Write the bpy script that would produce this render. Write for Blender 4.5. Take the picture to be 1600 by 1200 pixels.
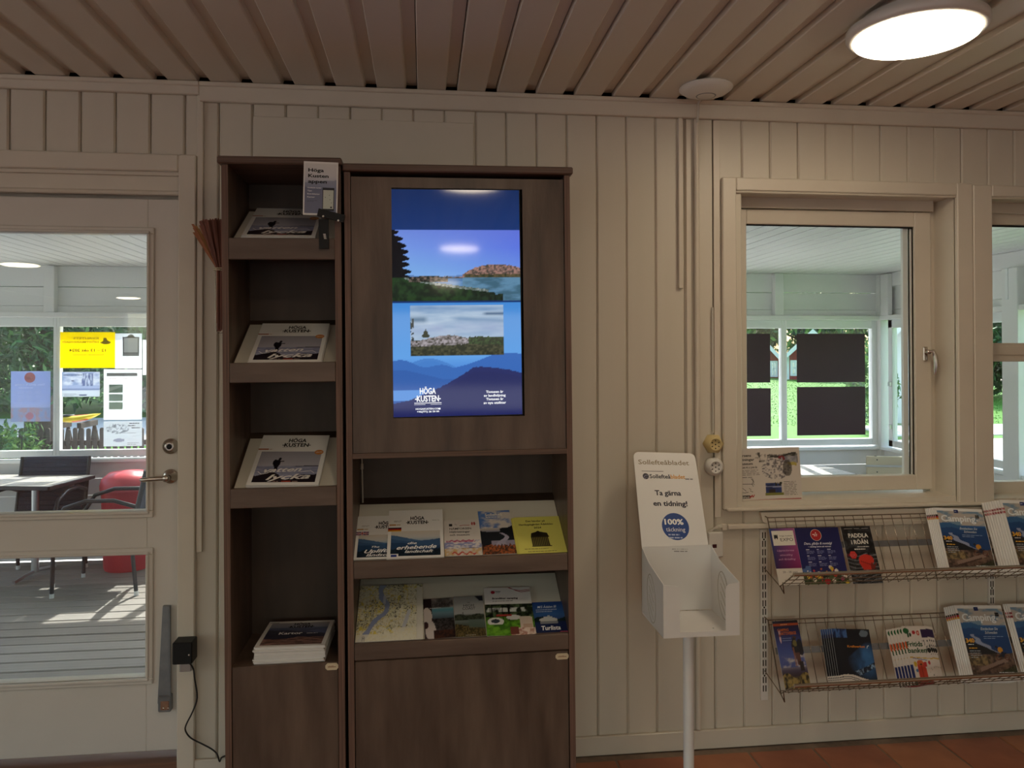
import bpy, math, random
import numpy as np
from mathutils import Vector, Matrix

for _o in list(bpy.data.objects):
    bpy.data.objects.remove(_o)
S = bpy.context.scene
COL = S.collection
random.seed(4)
PI = math.pi

# ------------------------------------------------------------------ camera
def cam_matrix(yaw, pit, rol):
    cy, sy = math.cos(yaw), math.sin(yaw); cp, sp = math.cos(pit), math.sin(pit); cr, sr = math.cos(rol), math.sin(rol)
    A = Matrix(((1, 0, 0), (0, 0, -1), (0, 1, 0)))
    Rz = Matrix(((cy, -sy, 0), (sy, cy, 0), (0, 0, 1)))
    Rx = Matrix(((1, 0, 0), (0, cp, -sp), (0, sp, cp)))
    Rr = Matrix(((cr, -sr, 0), (sr, cr, 0), (0, 0, 1)))
    return Rr @ Rx @ A @ Rz
FPX, CYP = 1211.0, 540.0
CAMPOS = Vector((0, -2.95, 1.545))
CM = cam_matrix(math.radians(6.53), math.radians(-.59), math.radians(-.08))
cd = bpy.data.cameras.new('camera')
cd.sensor_width = 36.0
cd.lens = FPX * 36 / 1600
cd.shift_y = -(600 - CYP) / 1600
cd.clip_start = .05
cd.clip_end = 500
cam = bpy.data.objects.new('camera', cd)
COL.objects.link(cam)
Rb = CM.transposed() @ Matrix(((1, 0, 0), (0, -1, 0), (0, 0, -1)))
cam.matrix_world = Matrix.Translation(CAMPOS) @ Rb.to_4x4()
S.camera = cam

def ray(x, y):
    return CM.transposed() @ Vector(((x - 800) / FPX, (y - CYP) / FPX, 1))
def at(x, y, Y=0.0):            # a measured photo point, put on the plane y = Y of the room
    d = ray(x, y); return CAMPOS + d * ((Y - CAMPOS.y) / d.y)
def atz(x, y, z):
    d = ray(x, y); return CAMPOS + d * ((z - CAMPOS.z) / d.z)
def atp(x, y, p, n):
    d = ray(x, y); return CAMPOS + d * ((p - CAMPOS).dot(n) / d.dot(n))

# ------------------------------------------------------------------ world, sun, exposure
SUN_EL, SUN_AZ = math.radians(49), math.radians(10)
w = bpy.data.worlds.new('world'); S.world = w; w.use_nodes = True
nt = w.node_tree
sky = nt.nodes.new('ShaderNodeTexSky'); sky.sky_type = 'NISHITA'; sky.sun_disc = False
sky.sun_elevation = SUN_EL; sky.sun_rotation = SUN_AZ; sky.air_density = 1.4; sky.dust_density = 2.5
bg = nt.nodes['Background']; bg.inputs['Strength'].default_value = .55
nt.links.new(sky.outputs[0], bg.inputs[0])
sl = bpy.data.lights.new('sun', 'SUN'); sl.energy = 8.0; sl.angle = math.radians(.6); sl.color = (1, .95, .87)
sun = bpy.data.objects.new('sun', sl); COL.objects.link(sun)
sdir = Vector((math.sin(SUN_AZ) * math.cos(SUN_EL), math.cos(SUN_AZ) * math.cos(SUN_EL), math.sin(SUN_EL)))
sun.rotation_euler = sdir.to_track_quat('Z', 'Y').to_euler(); sun.location = sdir * 40
LAMP_POWER = 22.0
LAMP_COL = (1.0, .825, .585)
S.view_settings.view_transform = 'Standard'
S.view_settings.look = 'None'
S.view_settings.gamma = 1
S.view_settings.use_curve_mapping = False
S.view_settings.exposure = 0.0
S.cycles.max_bounces = 10
S.cycles.diffuse_bounces = 6
S.cycles.transparent_max_bounces = 24

# ------------------------------------------------------------------ materials
def lin(c):
    if isinstance(c, str):
        c = c.lstrip('#'); c = tuple(int(c[i:i + 2], 16) / 255 for i in (0, 2, 4))
    return tuple((v / 12.92 if v <= .04045 else ((v + .055) / 1.055) ** 2.4) for v in c)
_flat = {}
def pr(m): return m.node_tree.nodes['Principled BSDF']
def mat(name, col, rough=.5, metal=0.0, spec=.5, noise=None, bump=None, stretch=(1, 1, 1), col2=None, alpha=None):
    m = bpy.data.materials.new(name); m.use_nodes = True
    p = pr(m); nt = m.node_tree
    p.inputs['Base Color'].default_value = (*col, 1)
    p.inputs['Roughness'].default_value = rough
    p.inputs['Metallic'].default_value = metal
    p.inputs['Specular IOR Level'].default_value = spec
    if noise or bump:
        tc = nt.nodes.new('ShaderNodeTexCoord'); mp = nt.nodes.new('ShaderNodeMapping')
        mp.inputs['Scale'].default_value = stretch
        nt.links.new(tc.outputs['Object'], mp.inputs[0])
        nz = nt.nodes.new('ShaderNodeTexNoise'); nz.inputs['Scale'].default_value = noise or bump[0]
        nz.inputs['Detail'].default_value = 6
        nt.links.new(mp.outputs[0], nz.inputs['Vector'])
        if col2:
            r = nt.nodes.new('ShaderNodeValToRGB')
            r.color_ramp.elements[0].position = .3; r.color_ramp.elements[1].position = .7
            r.color_ramp.elements[0].color = (*col, 1); r.color_ramp.elements[1].color = (*col2, 1)
            nt.links.new(nz.outputs['Fac'], r.inputs[0]); nt.links.new(r.outputs[0], p.inputs['Base Color'])
        if bump:
            b = nt.nodes.new('ShaderNodeBump'); b.inputs['Strength'].default_value = bump[1]; b.inputs['Distance'].default_value = .002
            nz2 = nt.nodes.new('ShaderNodeTexNoise'); nz2.inputs['Scale'].default_value = bump[0]; nz2.inputs['Detail'].default_value = 4
            nt.links.new(mp.outputs[0], nz2.inputs['Vector'])
            nt.links.new(nz2.outputs['Fac'], b.inputs['Height']); nt.links.new(b.outputs[0], p.inputs['Normal'])
    return m
def flat(c, rough=.45):
    key = (c if isinstance(c, str) else tuple(c), rough)
    if key not in _flat:
        _flat[key] = mat('ink_%d' % len(_flat), lin(c), rough)
    return _flat[key]
def attr_mat(name, rough=.4, emit=0.0, trans=0.0):
    m = bpy.data.materials.new(name); m.use_nodes = True; nt = m.node_tree; p = pr(m)
    a = nt.nodes.new('ShaderNodeAttribute'); a.attribute_name = 'Col'
    p.inputs['Roughness'].default_value = rough
    if emit:
        p.inputs['Base Color'].default_value = (.004, .004, .005, 1)
        nt.links.new(a.outputs['Color'], p.inputs['Emission Color']); p.inputs['Emission Strength'].default_value = emit
    else:
        nt.links.new(a.outputs['Color'], p.inputs['Base Color'])
    if trans:                      # thin paper: daylight comes through
        tr = nt.nodes.new('ShaderNodeBsdfTranslucent'); mx = nt.nodes.new('ShaderNodeMixShader'); mx.inputs[0].default_value = trans
        nt.links.new(a.outputs['Color'], tr.inputs[0]); nt.links.new(p.outputs[0], mx.inputs[1]); nt.links.new(tr.outputs[0], mx.inputs[2])
        nt.links.new(mx.outputs[0], nt.nodes['Material Output'].inputs[0])
    return m
def glass_mat(name, tint=(.975, .985, .98), refl=1.0):
    m = bpy.data.materials.new(name); m.use_nodes = True; nt = m.node_tree
    nt.nodes.remove(pr(m)); out = nt.nodes['Material Output']
    t = nt.nodes.new('ShaderNodeBsdfTransparent'); t.inputs[0].default_value = (*tint, 1)
    g = nt.nodes.new('ShaderNodeBsdfGlossy'); g.inputs['Roughness'].default_value = .01
    lw = nt.nodes.new('ShaderNodeLayerWeight'); lw.inputs[0].default_value = .5
    pw = nt.nodes.new('ShaderNodeMath'); pw.operation = 'POWER'; pw.inputs[1].default_value = 5
    f = nt.nodes.new('ShaderNodeMath'); f.operation = 'MULTIPLY_ADD'; f.inputs[1].default_value = .95; f.inputs[2].default_value = .035
    nt.links.new(lw.outputs['Facing'], pw.inputs[0]); nt.links.new(pw.outputs[0], f.inputs[0])
    mx = nt.nodes.new('ShaderNodeMixShader')
    nt.links.new(f.outputs[0], mx.inputs[0]); nt.links.new(t.outputs[0], mx.inputs[1]); nt.links.new(g.outputs[0], mx.inputs[2])
    nt.links.new(mx.outputs[0], out.inputs[0])
    return m
def emit_mat(name, col, s):
    m = bpy.data.materials.new(name); m.use_nodes = True; p = pr(m)
    p.inputs['Base Color'].default_value = (.8, .8, .8, 1)
    p.inputs['Emission Color'].default_value = (*col, 1); p.inputs['Emission Strength'].default_value = s
    return m

M = {}
M['wall'] = mat('cream_paint', (.66, .605, .515), .42, noise=3.0, col2=(.61, .56, .47), bump=(60, .12), stretch=(1, 1, .25))
M['trim'] = mat('cream_trim_paint', (.68, .62, .525), .38, noise=5, col2=(.64, .58, .49), bump=(80, .08))
M['ceil'] = mat('ceiling_paint', (.74, .69, .61), .5, noise=3, col2=(.70, .645, .56), bump=(40, .1), stretch=(1, .15, 1))
M['gap'] = mat('dark_gap', (.05, .043, .035), .9)
M['door'] = mat('door_paint', (.66, .62, .57), .38, noise=4, col2=(.63, .59, .54), bump=(70, .06))
M['outdoor_white'] = mat('veranda_paint', (.82, .82, .82), .5, noise=4, col2=(.77, .78, .78), bump=(50, .15))
M['pvc'] = mat('window_frame_white', (.82, .85, .86), .35)
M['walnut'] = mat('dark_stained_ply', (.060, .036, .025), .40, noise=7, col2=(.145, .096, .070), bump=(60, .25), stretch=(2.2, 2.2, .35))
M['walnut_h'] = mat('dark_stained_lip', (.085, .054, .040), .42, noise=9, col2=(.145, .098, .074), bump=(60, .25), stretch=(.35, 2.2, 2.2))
M['walnut_in_shade'] = mat('stained_inside_shaded', (.040, .024, .016), .5, noise=6, col2=(.068, .042, .029), stretch=(2, 2, .4))  # stained ply darkened further: shade of the compartments put into the colour
M['ply_edge'] = mat('ply_edge', (.085, .045, .032), .5, noise=60, col2=(.19, .105, .075), stretch=(4, 1, .05))
M['ply_edge_h'] = mat('ply_edge_h', (.075, .042, .03), .5, noise=60, col2=(.15, .09, .066), stretch=(.05, 1, 4))
M['paper'] = mat('paper', (.80, .79, .77), .55)
M['pages'] = mat('page_edges', (.74, .73, .71), .7, noise=300, col2=(.60, .59, .58), stretch=(.05, .05, 3))
M['card'] = mat('cream_card', (.66, .63, .55), .5)
M['yellow'] = mat('yellow_paper', lin('#d9d46a'), .6)
M['print'] = attr_mat('printed_cover', .35)
M['print_backlit'] = attr_mat('backlit_print', .6, trans=.6)
M['screen'] = attr_mat('lit_screen', .06, emit=1.0)
M['black'] = mat('black_plastic', (.009, .009, .010), .5, spec=.3)
M['blackm'] = mat('black_rubber', (.015, .015, .016), .6)
M['steel'] = mat('nickel', (.55, .50, .45), .22, 1.0)
M['wire'] = mat('zinc_wire', (.36, .31, .26), .26, 1.0)
M['bar'] = mat('polished_bar', (.62, .57, .50), .22, 1.0)
M['grey_metal'] = mat('grey_metal', (.22, .23, .25), .4, .8, noise=20, col2=(.30, .31, .33))
M['rust'] = mat('rusty_plate', (.22, .10, .06), .6, noise=40, col2=(.30, .16, .10))
M['white_pl'] = mat('white_plastic', (.74, .72, .68), .35)
M['white_metal'] = mat('white_powder_coat', (.74, .73, .72), .38)
M['yellowed'] = mat('yellowed_plastic', (.60, .47, .22), .4)
M['glass'] = glass_mat('window_glass')
M['acrylic'] = glass_mat('clear_acrylic', (.90, .90, .88))
M['diff'] = emit_mat('lamp_diffuser', LAMP_COL, LAMP_POWER)
M['terra'] = mat('terracotta', (.33, .115, .048), .42, noise=6, col2=(.44, .17, .075), bump=(30, .3))
M['terra2'] = mat('terracotta_ochre', (.30, .13, .055), .42, noise=5, col2=(.42, .20, .09), bump=(30, .3))
M['terra3'] = mat('terracotta_red', (.28, .085, .04), .42, noise=7, col2=(.38, .13, .06), bump=(30, .3))
M['grout'] = mat('grout', (.20, .15, .11), .9, noise=30, col2=(.27, .20, .15))
M['twig'] = mat('twig_brown', (.13, .035, .018), .6, noise=40, col2=(.20, .055, .025), stretch=(3, 3, .2))
M['twig2'] = mat('twig_orange', (.30, .10, .03), .6)
M['twig3'] = mat('twig_ochre', (.36, .18, .05), .6)
M['deck'] = mat('weathered_deck', (.22, .195, .175), .65, noise=14, col2=(.34, .31, .285), bump=(40, .3), stretch=(.15, 3, 1))
M['board'] = mat('dark_board_back', (.050, .031, .041), .7, spec=.15)
M['wicker'] = mat('dark_wicker', (.016, .022, .042), .6, noise=90, col2=(.045, .06, .105), bump=(90, .6), stretch=(1, 1, 2))
M['tube'] = mat('charcoal_tube', (.05, .055, .065), .35, .3)
M['alu'] = mat('aluminium', (.6, .62, .64), .3, 1.0)
M['slat'] = mat('pale_slat', (.62, .60, .57), .4)
M['redpl'] = mat('red_plastic', (.62, .035, .06), .35)
M['redpl_lit'] = mat('red_plastic_lit', (.72, .10, .13), .35)  # bin red made paler and pinker: light on the lid put in colour
M['wood_pale'] = mat('pale_wood', (.70, .62, .45), .5, noise=8, col2=(.62, .53, .37), stretch=(.3, 2, 2))
M['lawn'] = mat('lawn', (.045, .19, .004), .8, noise=2.5, col2=(.07, .235, .008), bump=(60, .6))
M['gravel'] = mat('gravel', (.62, .60, .56), .9, noise=60, col2=(.75, .73, .70), bump=(80, .5))
M['bounce_ground'] = mat('grey_bounce_ground', (.34, .325, .30), .9, noise=40, col2=(.42, .40, .375))  # for the unseen ground added to bounce neutral light
M['leaf'] = mat('leaf_dark', (.03, .085, .035), .5)
M['leaf2'] = mat('leaf_mid', (.065, .17, .05), .5)
M['leaf3'] = mat('leaf_light', (.16, .30, .06), .5)
M['grass'] = mat('grass_blade', (.055, .21, .006), .8)
M['bark'] = mat('bark', (.045, .035, .03), .9, noise=20, col2=(.09, .07, .06), bump=(30, .8))
M['redwood'] = mat('falun_red', (.30, .035, .025), .7, noise=4, col2=(.36, .05, .035), stretch=(8, 8, .4))
M['roof'] = mat('dark_roof', (.07, .065, .065), .7)
M['fence'] = mat('fence_grey', (.07, .05, .042), .8, noise=10, col2=(.11, .085, .075))
M['kay_y'] = mat('kayak_yellow', (.85, .62, .03), .3)
M['kay_r'] = mat('kayak_red', (.75, .10, .03), .3)
M['kay_k'] = mat('kayak_black', (.02, .02, .02), .5)
M['cable'] = mat('black_cable', (.012, .010, .010), .5)
M['cable_w'] = mat('white_cable', (.6, .57, .5), .5)
M['brown_sill'] = mat('brown_threshold', (.15, .072, .045), .5, noise=8, col2=(.20, .10, .06), stretch=(.3, 3, 3))
M['plate'] = mat('cream_plate', (.62, .52, .36), .4)
M['emblem'] = mat('emblem_line', (.44, .41, .35), .5)
M['darkred'] = mat('dark_red_window', (.06, .008, .015), .3)

# ------------------------------------------------------------------ mesh builder
class MB:
    def __init__(s): s.v = []; s.f = []; s.m = []; s.s = []
    def add(s, vs, fs, m=0, smooth=False):
        b = len(s.v); s.v += [tuple(p) for p in vs]
        for f in fs: s.f.append(tuple(b + i for i in f)); s.m.append(m); s.s.append(smooth)
        return s
    def box(s, x0, x1, y0, y1, z0, z1, m=0, c=0.0):
        if x1 < x0: x0, x1 = x1, x0
        if y1 < y0: y0, y1 = y1, y0
        if z1 < z0: z0, z1 = z1, z0
        if c <= 0:
            vs = [(x, y, z) for z in (z0, z1) for y in (y0, y1) for x in (x0, x1)]
            fs = [(0, 2, 3, 1), (4, 5, 7, 6), (0, 1, 5, 4), (2, 6, 7, 3), (0, 4, 6, 2), (1, 3, 7, 5)]
            return s.add(vs, fs, m)
        c = min(c, (x1 - x0) * .45, (y1 - y0) * .45, (z1 - z0) * .45)
        # chamfered box: 24 vertices
        vs = []; idx = {}
        X = (x0, x1); Y = (y0, y1); Z = (z0, z1)
        for i in (0, 1):
            for j in (0, 1):
                for k in (0, 1):
                    sx, sy, sz = (c, -c)[i], (c, -c)[j], (c, -c)[k]
                    for a, p in enumerate(((X[i], Y[j] + sy, Z[k] + sz), (X[i] + sx, Y[j], Z[k] + sz), (X[i] + sx, Y[j] + sy, Z[k]))):
                        idx[i, j, k, a] = len(vs); vs.append(p)
        fs = []
        for i in (0, 1): fs.append([idx[i, j, k, 0] for j, k in ((0, 0), (1, 0), (1, 1), (0, 1))][::(1 if i else -1)])
        for j in (0, 1): fs.append([idx[i, j, k, 1] for i, k in ((0, 0), (0, 1), (1, 1), (1, 0))][::(1 if j else -1)])
        for k in (0, 1): fs.append([idx[i, j, k, 2] for i, j in ((0, 0), (1, 0), (1, 1), (0, 1))][::(1 if k else -1)])
        def q(a, b, cc, d, out):
            va = [Vector(vs[n]) for n in (a, b, cc, d)]
            n = (va[1] - va[0]).cross(va[2] - va[0])
            fs.append((a, b, cc, d) if n.dot(Vector(out)) > 0 else (d, cc, b, a))
        for i in (0, 1):
            for j in (0, 1): q(idx[i, j, 0, 0], idx[i, j, 0, 1], idx[i, j, 1, 1], idx[i, j, 1, 0], (2 * i - 1, 2 * j - 1, 0))
        for i in (0, 1):
            for k in (0, 1): q(idx[i, 0, k, 0], idx[i, 0, k, 2], idx[i, 1, k, 2], idx[i, 1, k, 0], (2 * i - 1, 0, 2 * k - 1))
        for j in (0, 1):
            for k in (0, 1): q(idx[0, j, k, 1], idx[0, j, k, 2], idx[1, j, k, 2], idx[1, j, k, 1], (0, 2 * j - 1, 2 * k - 1))
        for i in (0, 1):
            for j in (0, 1):
                for k in (0, 1):
                    t = [idx[i, j, k, a] for a in (0, 1, 2)]
                    va = [Vector(vs[n]) for n in t]
                    if (va[1] - va[0]).cross(va[2] - va[0]).dot(Vector((2 * i - 1, 2 * j - 1, 2 * k - 1))) < 0: t = t[::-1]
                    fs.append(t)
        return s.add(vs, fs, m)
    def tube(s, pts, r, n=8, m=0, cap=True):
        pts = [Vector(p) for p in pts]
        if not isinstance(r, (list, tuple)): r = [r] * len(pts)
        vs = []; up = None
        for i, p in enumerate(pts):
            if i == 0: t = pts[1] - p
            elif i == len(pts) - 1: t = p - pts[i - 1]
            else: t = (pts[i + 1] - p).normalized() + (p - pts[i - 1]).normalized()
            t.normalize()
            if up is None:
                up = Vector((0, 0, 1)) if abs(t.z) < .9 else Vector((1, 0, 0))
            a = t.cross(up).normalized(); b = a.cross(t).normalized(); up = b
            for k in range(n):
                an = 2 * PI * k / n
                vs.append(p + (a * math.cos(an) + b * math.sin(an)) * r[i])
        fs = []
        for i in range(len(pts) - 1):
            for k in range(n):
                fs.append((i * n + k, i * n + (k + 1) % n, (i + 1) * n + (k + 1) % n, (i + 1) * n + k))
        s.add(vs, fs, m, True)
        if cap:
            s.add(vs[:n], [tuple(range(n))[::-1]], m); s.add(vs[-n:], [tuple(range(n))], m)
        return s
    def lathe(s, prof, o, axis='z', n=32, m=0, smooth=True):
        # prof: list of (radius, height) along the axis from the origin o
        o = Vector(o); ax = {'z': ((1, 0, 0), (0, 1, 0), (0, 0, 1)), 'y': ((1, 0, 0), (0, 0, -1), (0, 1, 0)), '-y': ((1, 0, 0), (0, 0, 1), (0, -1, 0)), '-z': ((1, 0, 0), (0, -1, 0), (0, 0, -1)), 'x': ((0, 1, 0), (0, 0, 1), (1, 0, 0))}[axis]
        A, B, Cc = (Vector(a) for a in ax)
        vs = []
        for r, h in prof:
            for k in range(n):
                an = 2 * PI * k / n
                vs.append(o + (A * math.cos(an) + B * math.sin(an)) * r + Cc * h)
        fs = []
        for i in range(len(prof) - 1):
            for k in range(n):
                fs.append((i * n + k, i * n + (k + 1) % n, (i + 1) * n + (k + 1) % n, (i + 1) * n + k))
        s.add(vs, fs, m, smooth)
        if prof[0][0] > 1e-6: s.add(vs[:n], [tuple(range(n))[::-1]], m)
        if prof[-1][0] > 1e-6: s.add(vs[-n:], [tuple(range(n))], m)
        return s
    def prism(s, poly, f0, f1, m=0):
        # poly: 2D outline (counter-clockwise seen from f1 side); f0, f1 map (a,b) to the two end faces
        n = len(poly)
        vs = [f0(a, b) for a, b in poly] + [f1(a, b) for a, b in poly]
        fs = [tuple(range(n))[::-1], tuple(range(n, 2 * n))] + [(i, (i + 1) % n, n + (i + 1) % n, n + i) for i in range(n)]
        return s.add(vs, fs, m)
    def build(s, name, mats, parent=None, local=False):
        me = bpy.data.meshes.new(name)
        vs = s.v
        if parent is not None and not local:
            inv = wm(parent).inverted(); vs = [tuple(inv @ Vector(p)) for p in vs]
        me.from_pydata(vs, [], s.f)
        if not isinstance(mats, (list, tuple)): mats = [mats]
        for mm in mats: me.materials.append(M[mm] if isinstance(mm, str) else mm)
        me.polygons.foreach_set('material_index', s.m); me.polygons.foreach_set('use_smooth', s.s)
        me.validate(); me.update()
        o = bpy.data.objects.new(name, me); COL.objects.link(o)
        if parent is not None: o.parent = parent
        return o
def wm(o):
    m = o.matrix_basis.copy()
    while o.parent is not None:
        o = o.parent; m = o.matrix_basis @ m
    return m
def tag(o, label=None, cat=None, group=None, kind=None):
    if label: o['label'] = label
    if cat: o['category'] = cat
    if group: o['group'] = group
    if kind: o['kind'] = kind
    return o
def thing(name, label, cat, loc=(0, 0, 0), group=None, rot=(0, 0, 0), kind=None):
    o = bpy.data.objects.new(name, None); COL.objects.link(o); o.empty_display_size = .05
    o.location = loc; o.rotation_euler = rot
    o.matrix_basis = Matrix.Translation(Vector(loc)) @ o.rotation_euler.to_matrix().to_4x4()
    return tag(o, label, cat, group, kind)
def setting(name, loc=(0, 0, 0)):
    return thing(name, None, None, loc, kind='structure')
def inst(name, me, parent, loc, scale=(1, 1, 1), rot=(0, 0, 0)):
    o = bpy.data.objects.new(name, me); COL.objects.link(o); o.parent = parent
    o.location = loc; o.scale = scale; o.rotation_euler = rot
    return o
def copy_thing(src, mw, label=None, group=None, kids=True):
    c = src.copy(); COL.objects.link(c); c.matrix_basis = mw
    if label: c['label'] = label
    if group: c['group'] = group
    if kids:
        for ch in list(src.children):
            d = ch.copy(); COL.objects.link(d); d.parent = c
    return c

# ------------------------------------------------------------------ printed matter
_tc = {}
def glyphs(body, off=0.0, shear=0.0, res=2):
    k = (body, off, shear)
    if k not in _tc:
        cu = bpy.data.curves.new('text', 'FONT'); cu.body = body; cu.resolution_u = res; cu.offset = off; cu.shear = shear
        ob = bpy.data.objects.new('text', cu)
        me = bpy.data.meshes.new_from_object(ob)
        vs = np.array([v.co[:2] for v in me.vertices]) if len(me.vertices) else np.zeros((0, 2))
        fs = [tuple(p.vertices) for p in me.polygons]
        bpy.data.objects.remove(ob); bpy.data.curves.remove(cu); bpy.data.meshes.remove(me)
        _tc[k] = (vs, fs)
    return _tc[k]
class Page:                      # flat print in metres on a page: origin bottom left
    def __init__(s, wd, ht, z=0.0): s.w, s.h, s.z = wd, ht, z; s.mb = MB(); s.mats = []; s.k = 0
    def mi(s, c):
        mm = c if not isinstance(c, (str, tuple)) else flat(c)
        if mm not in s.mats: s.mats.append(mm)
        return s.mats.index(mm)
    def text(s, body, u, v, size, c='#111111', width=None, bold=.02, shear=0.0, al='c', mirror=False, rise=0.0):
        # u, v: fractions of the page for the text's anchor, baseline; size: cap height as fraction of page height
        vs, fs = glyphs(body, min(bold, .006), shear)
        if not len(vs): return s
        extra = max(0.0, bold - .006) * 1.15
        x0, x1 = vs[:, 0].min(), vs[:, 0].max(); k = size * s.h / .70
        sx = k if width is None else width * s.w / (x1 - x0)
        off = {'l': 0, 'c': -(x1 - x0) / 2, 'r': -(x1 - x0)}[al]
        X = (vs[:, 0] - x0 + off) * sx * (-1 if mirror else 1)
        px = u * s.w + X; py = v * s.h + vs[:, 1] * k + X * rise
        s.k += 1
        fs2 = [f[::-1] for f in fs] if mirror else fs
        for dx, dy in (((0, 0),) if extra < .004 else ((-1, 0), (1, 0), (0, .8), (0, -.8))):   # struck several times for weight
            s.mb.add([(a + dx * extra * sx, b + dy * extra * k, s.z + .00001 * (dx + 2 * dy)) for a, b in zip(px, py)], fs2, s.mi(c))
        return s
    def rect(s, u0, u1, v0, v1, c, dz=0.0):
        a, b, cc, d = u0 * s.w, u1 * s.w, v0 * s.h, v1 * s.h
        s.mb.add([(a, cc, s.z - dz), (b, cc, s.z - dz), (b, d, s.z - dz), (a, d, s.z - dz)], [(0, 1, 2, 3)], s.mi(c)); return s
    def disc(s, u, v, r, c, n=28, dz=0.0, ry=None):
        ry = r if ry is None else ry
        vs = [(u * s.w + r * s.w * math.cos(2 * PI * i / n), v * s.h + ry * s.w * math.sin(2 * PI * i / n), s.z - dz) for i in range(n)]
        s.mb.add(vs, [tuple(range(n))], s.mi(c)); return s
    def poly(s, pts, c, dz=0.0):
        s.mb.add([(a * s.w, b * s.h, s.z - dz) for a, b in pts], [tuple(range(len(pts)))], s.mi(c)); return s
    def lines(s, u, v, wd, n, pitch, th, c, seed=0):   # small unreadable print as fine bars
        rr = random.Random(seed)
        for i in range(n):
            x = u; y = v - i * pitch; end = u + wd * (rr.uniform(.55, 1) if i == n - 1 else rr.uniform(.85, 1))
            while x < end:
                l = rr.uniform(.03, .09); s.rect(x, min(x + l, end), y, y + th, c); x += l + .012
        return s
    def swash(s, pts, wd, c):
        # a brush stroke through the points
        P = [Vector((a * s.w, b * s.h, 0)) for a, b in pts]; n = len(P); vs = []
        for i, p in enumerate(P):
            t = (P[min(i + 1, n - 1)] - P[max(i - 1, 0)]).normalized(); nn = Vector((-t.y, t.x, 0))
            ww = wd * s.w * .5
            vs += [p + nn * ww, p - nn * ww]
        s.mb.add([(a.x, a.y, s.z) for a in vs], [(2 * i + 1, 2 * i + 3, 2 * i + 2, 2 * i) for i in range(n - 1)], s.mi(c)); return s
    def logo(s, u, v, size, c, narrow=.86):            # the two line place mark with its bars
        wd = size * 4.6 * s.h / s.w * narrow
        s.text('HÖGA', u, v + size * 1.28, size, c, width=wd * .72, bold=.035)
        s.text('KUSTEN', u, v, size, c, width=wd, bold=.035)
        for sg in (-1, 1):
            a = u + sg * wd * .48; b = u + sg * wd * .59
            s.rect(min(a, b), max(a, b), v + size * .32, v + size * .52, c)
        return s
    def build(s, parent, name='cover_lettering'):
        if not s.mats: return None
        o = s.mb.build(name, s.mats, parent, local=True); o['kind'] = 'stuff'; return o

def _h(ix, iy, seed):
    n = (ix * 374761393 + iy * 668265263 + seed * 1442695041) & 0xffffffff
    n = ((n ^ (n >> 13)) * 1274126177) & 0xffffffff
    return ((n ^ (n >> 16)) & 0xffff) / 65535.0
def vn(x, y, seed=0):
    ix = np.floor(x).astype(np.int64); iy = np.floor(y).astype(np.int64); fx = x - ix; fy = y - iy
    fx = fx * fx * (3 - 2 * fx); fy = fy * fy * (3 - 2 * fy)
    a = _h(ix, iy, seed); b = _h(ix + 1, iy, seed); c = _h(ix, iy + 1, seed); d = _h(ix + 1, iy + 1, seed)
    return (a * (1 - fx) + b * fx) * (1 - fy) + (c * (1 - fx) + d * fx) * fy
def fbm(x, y, seed=0, o=4):
    t = 0; a = .5
    for i in range(o): t = t + a * vn(x * 2 ** i, y * 2 ** i, seed + i * 7); a *= .5
    return t / (1 - .5 ** o)
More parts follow.
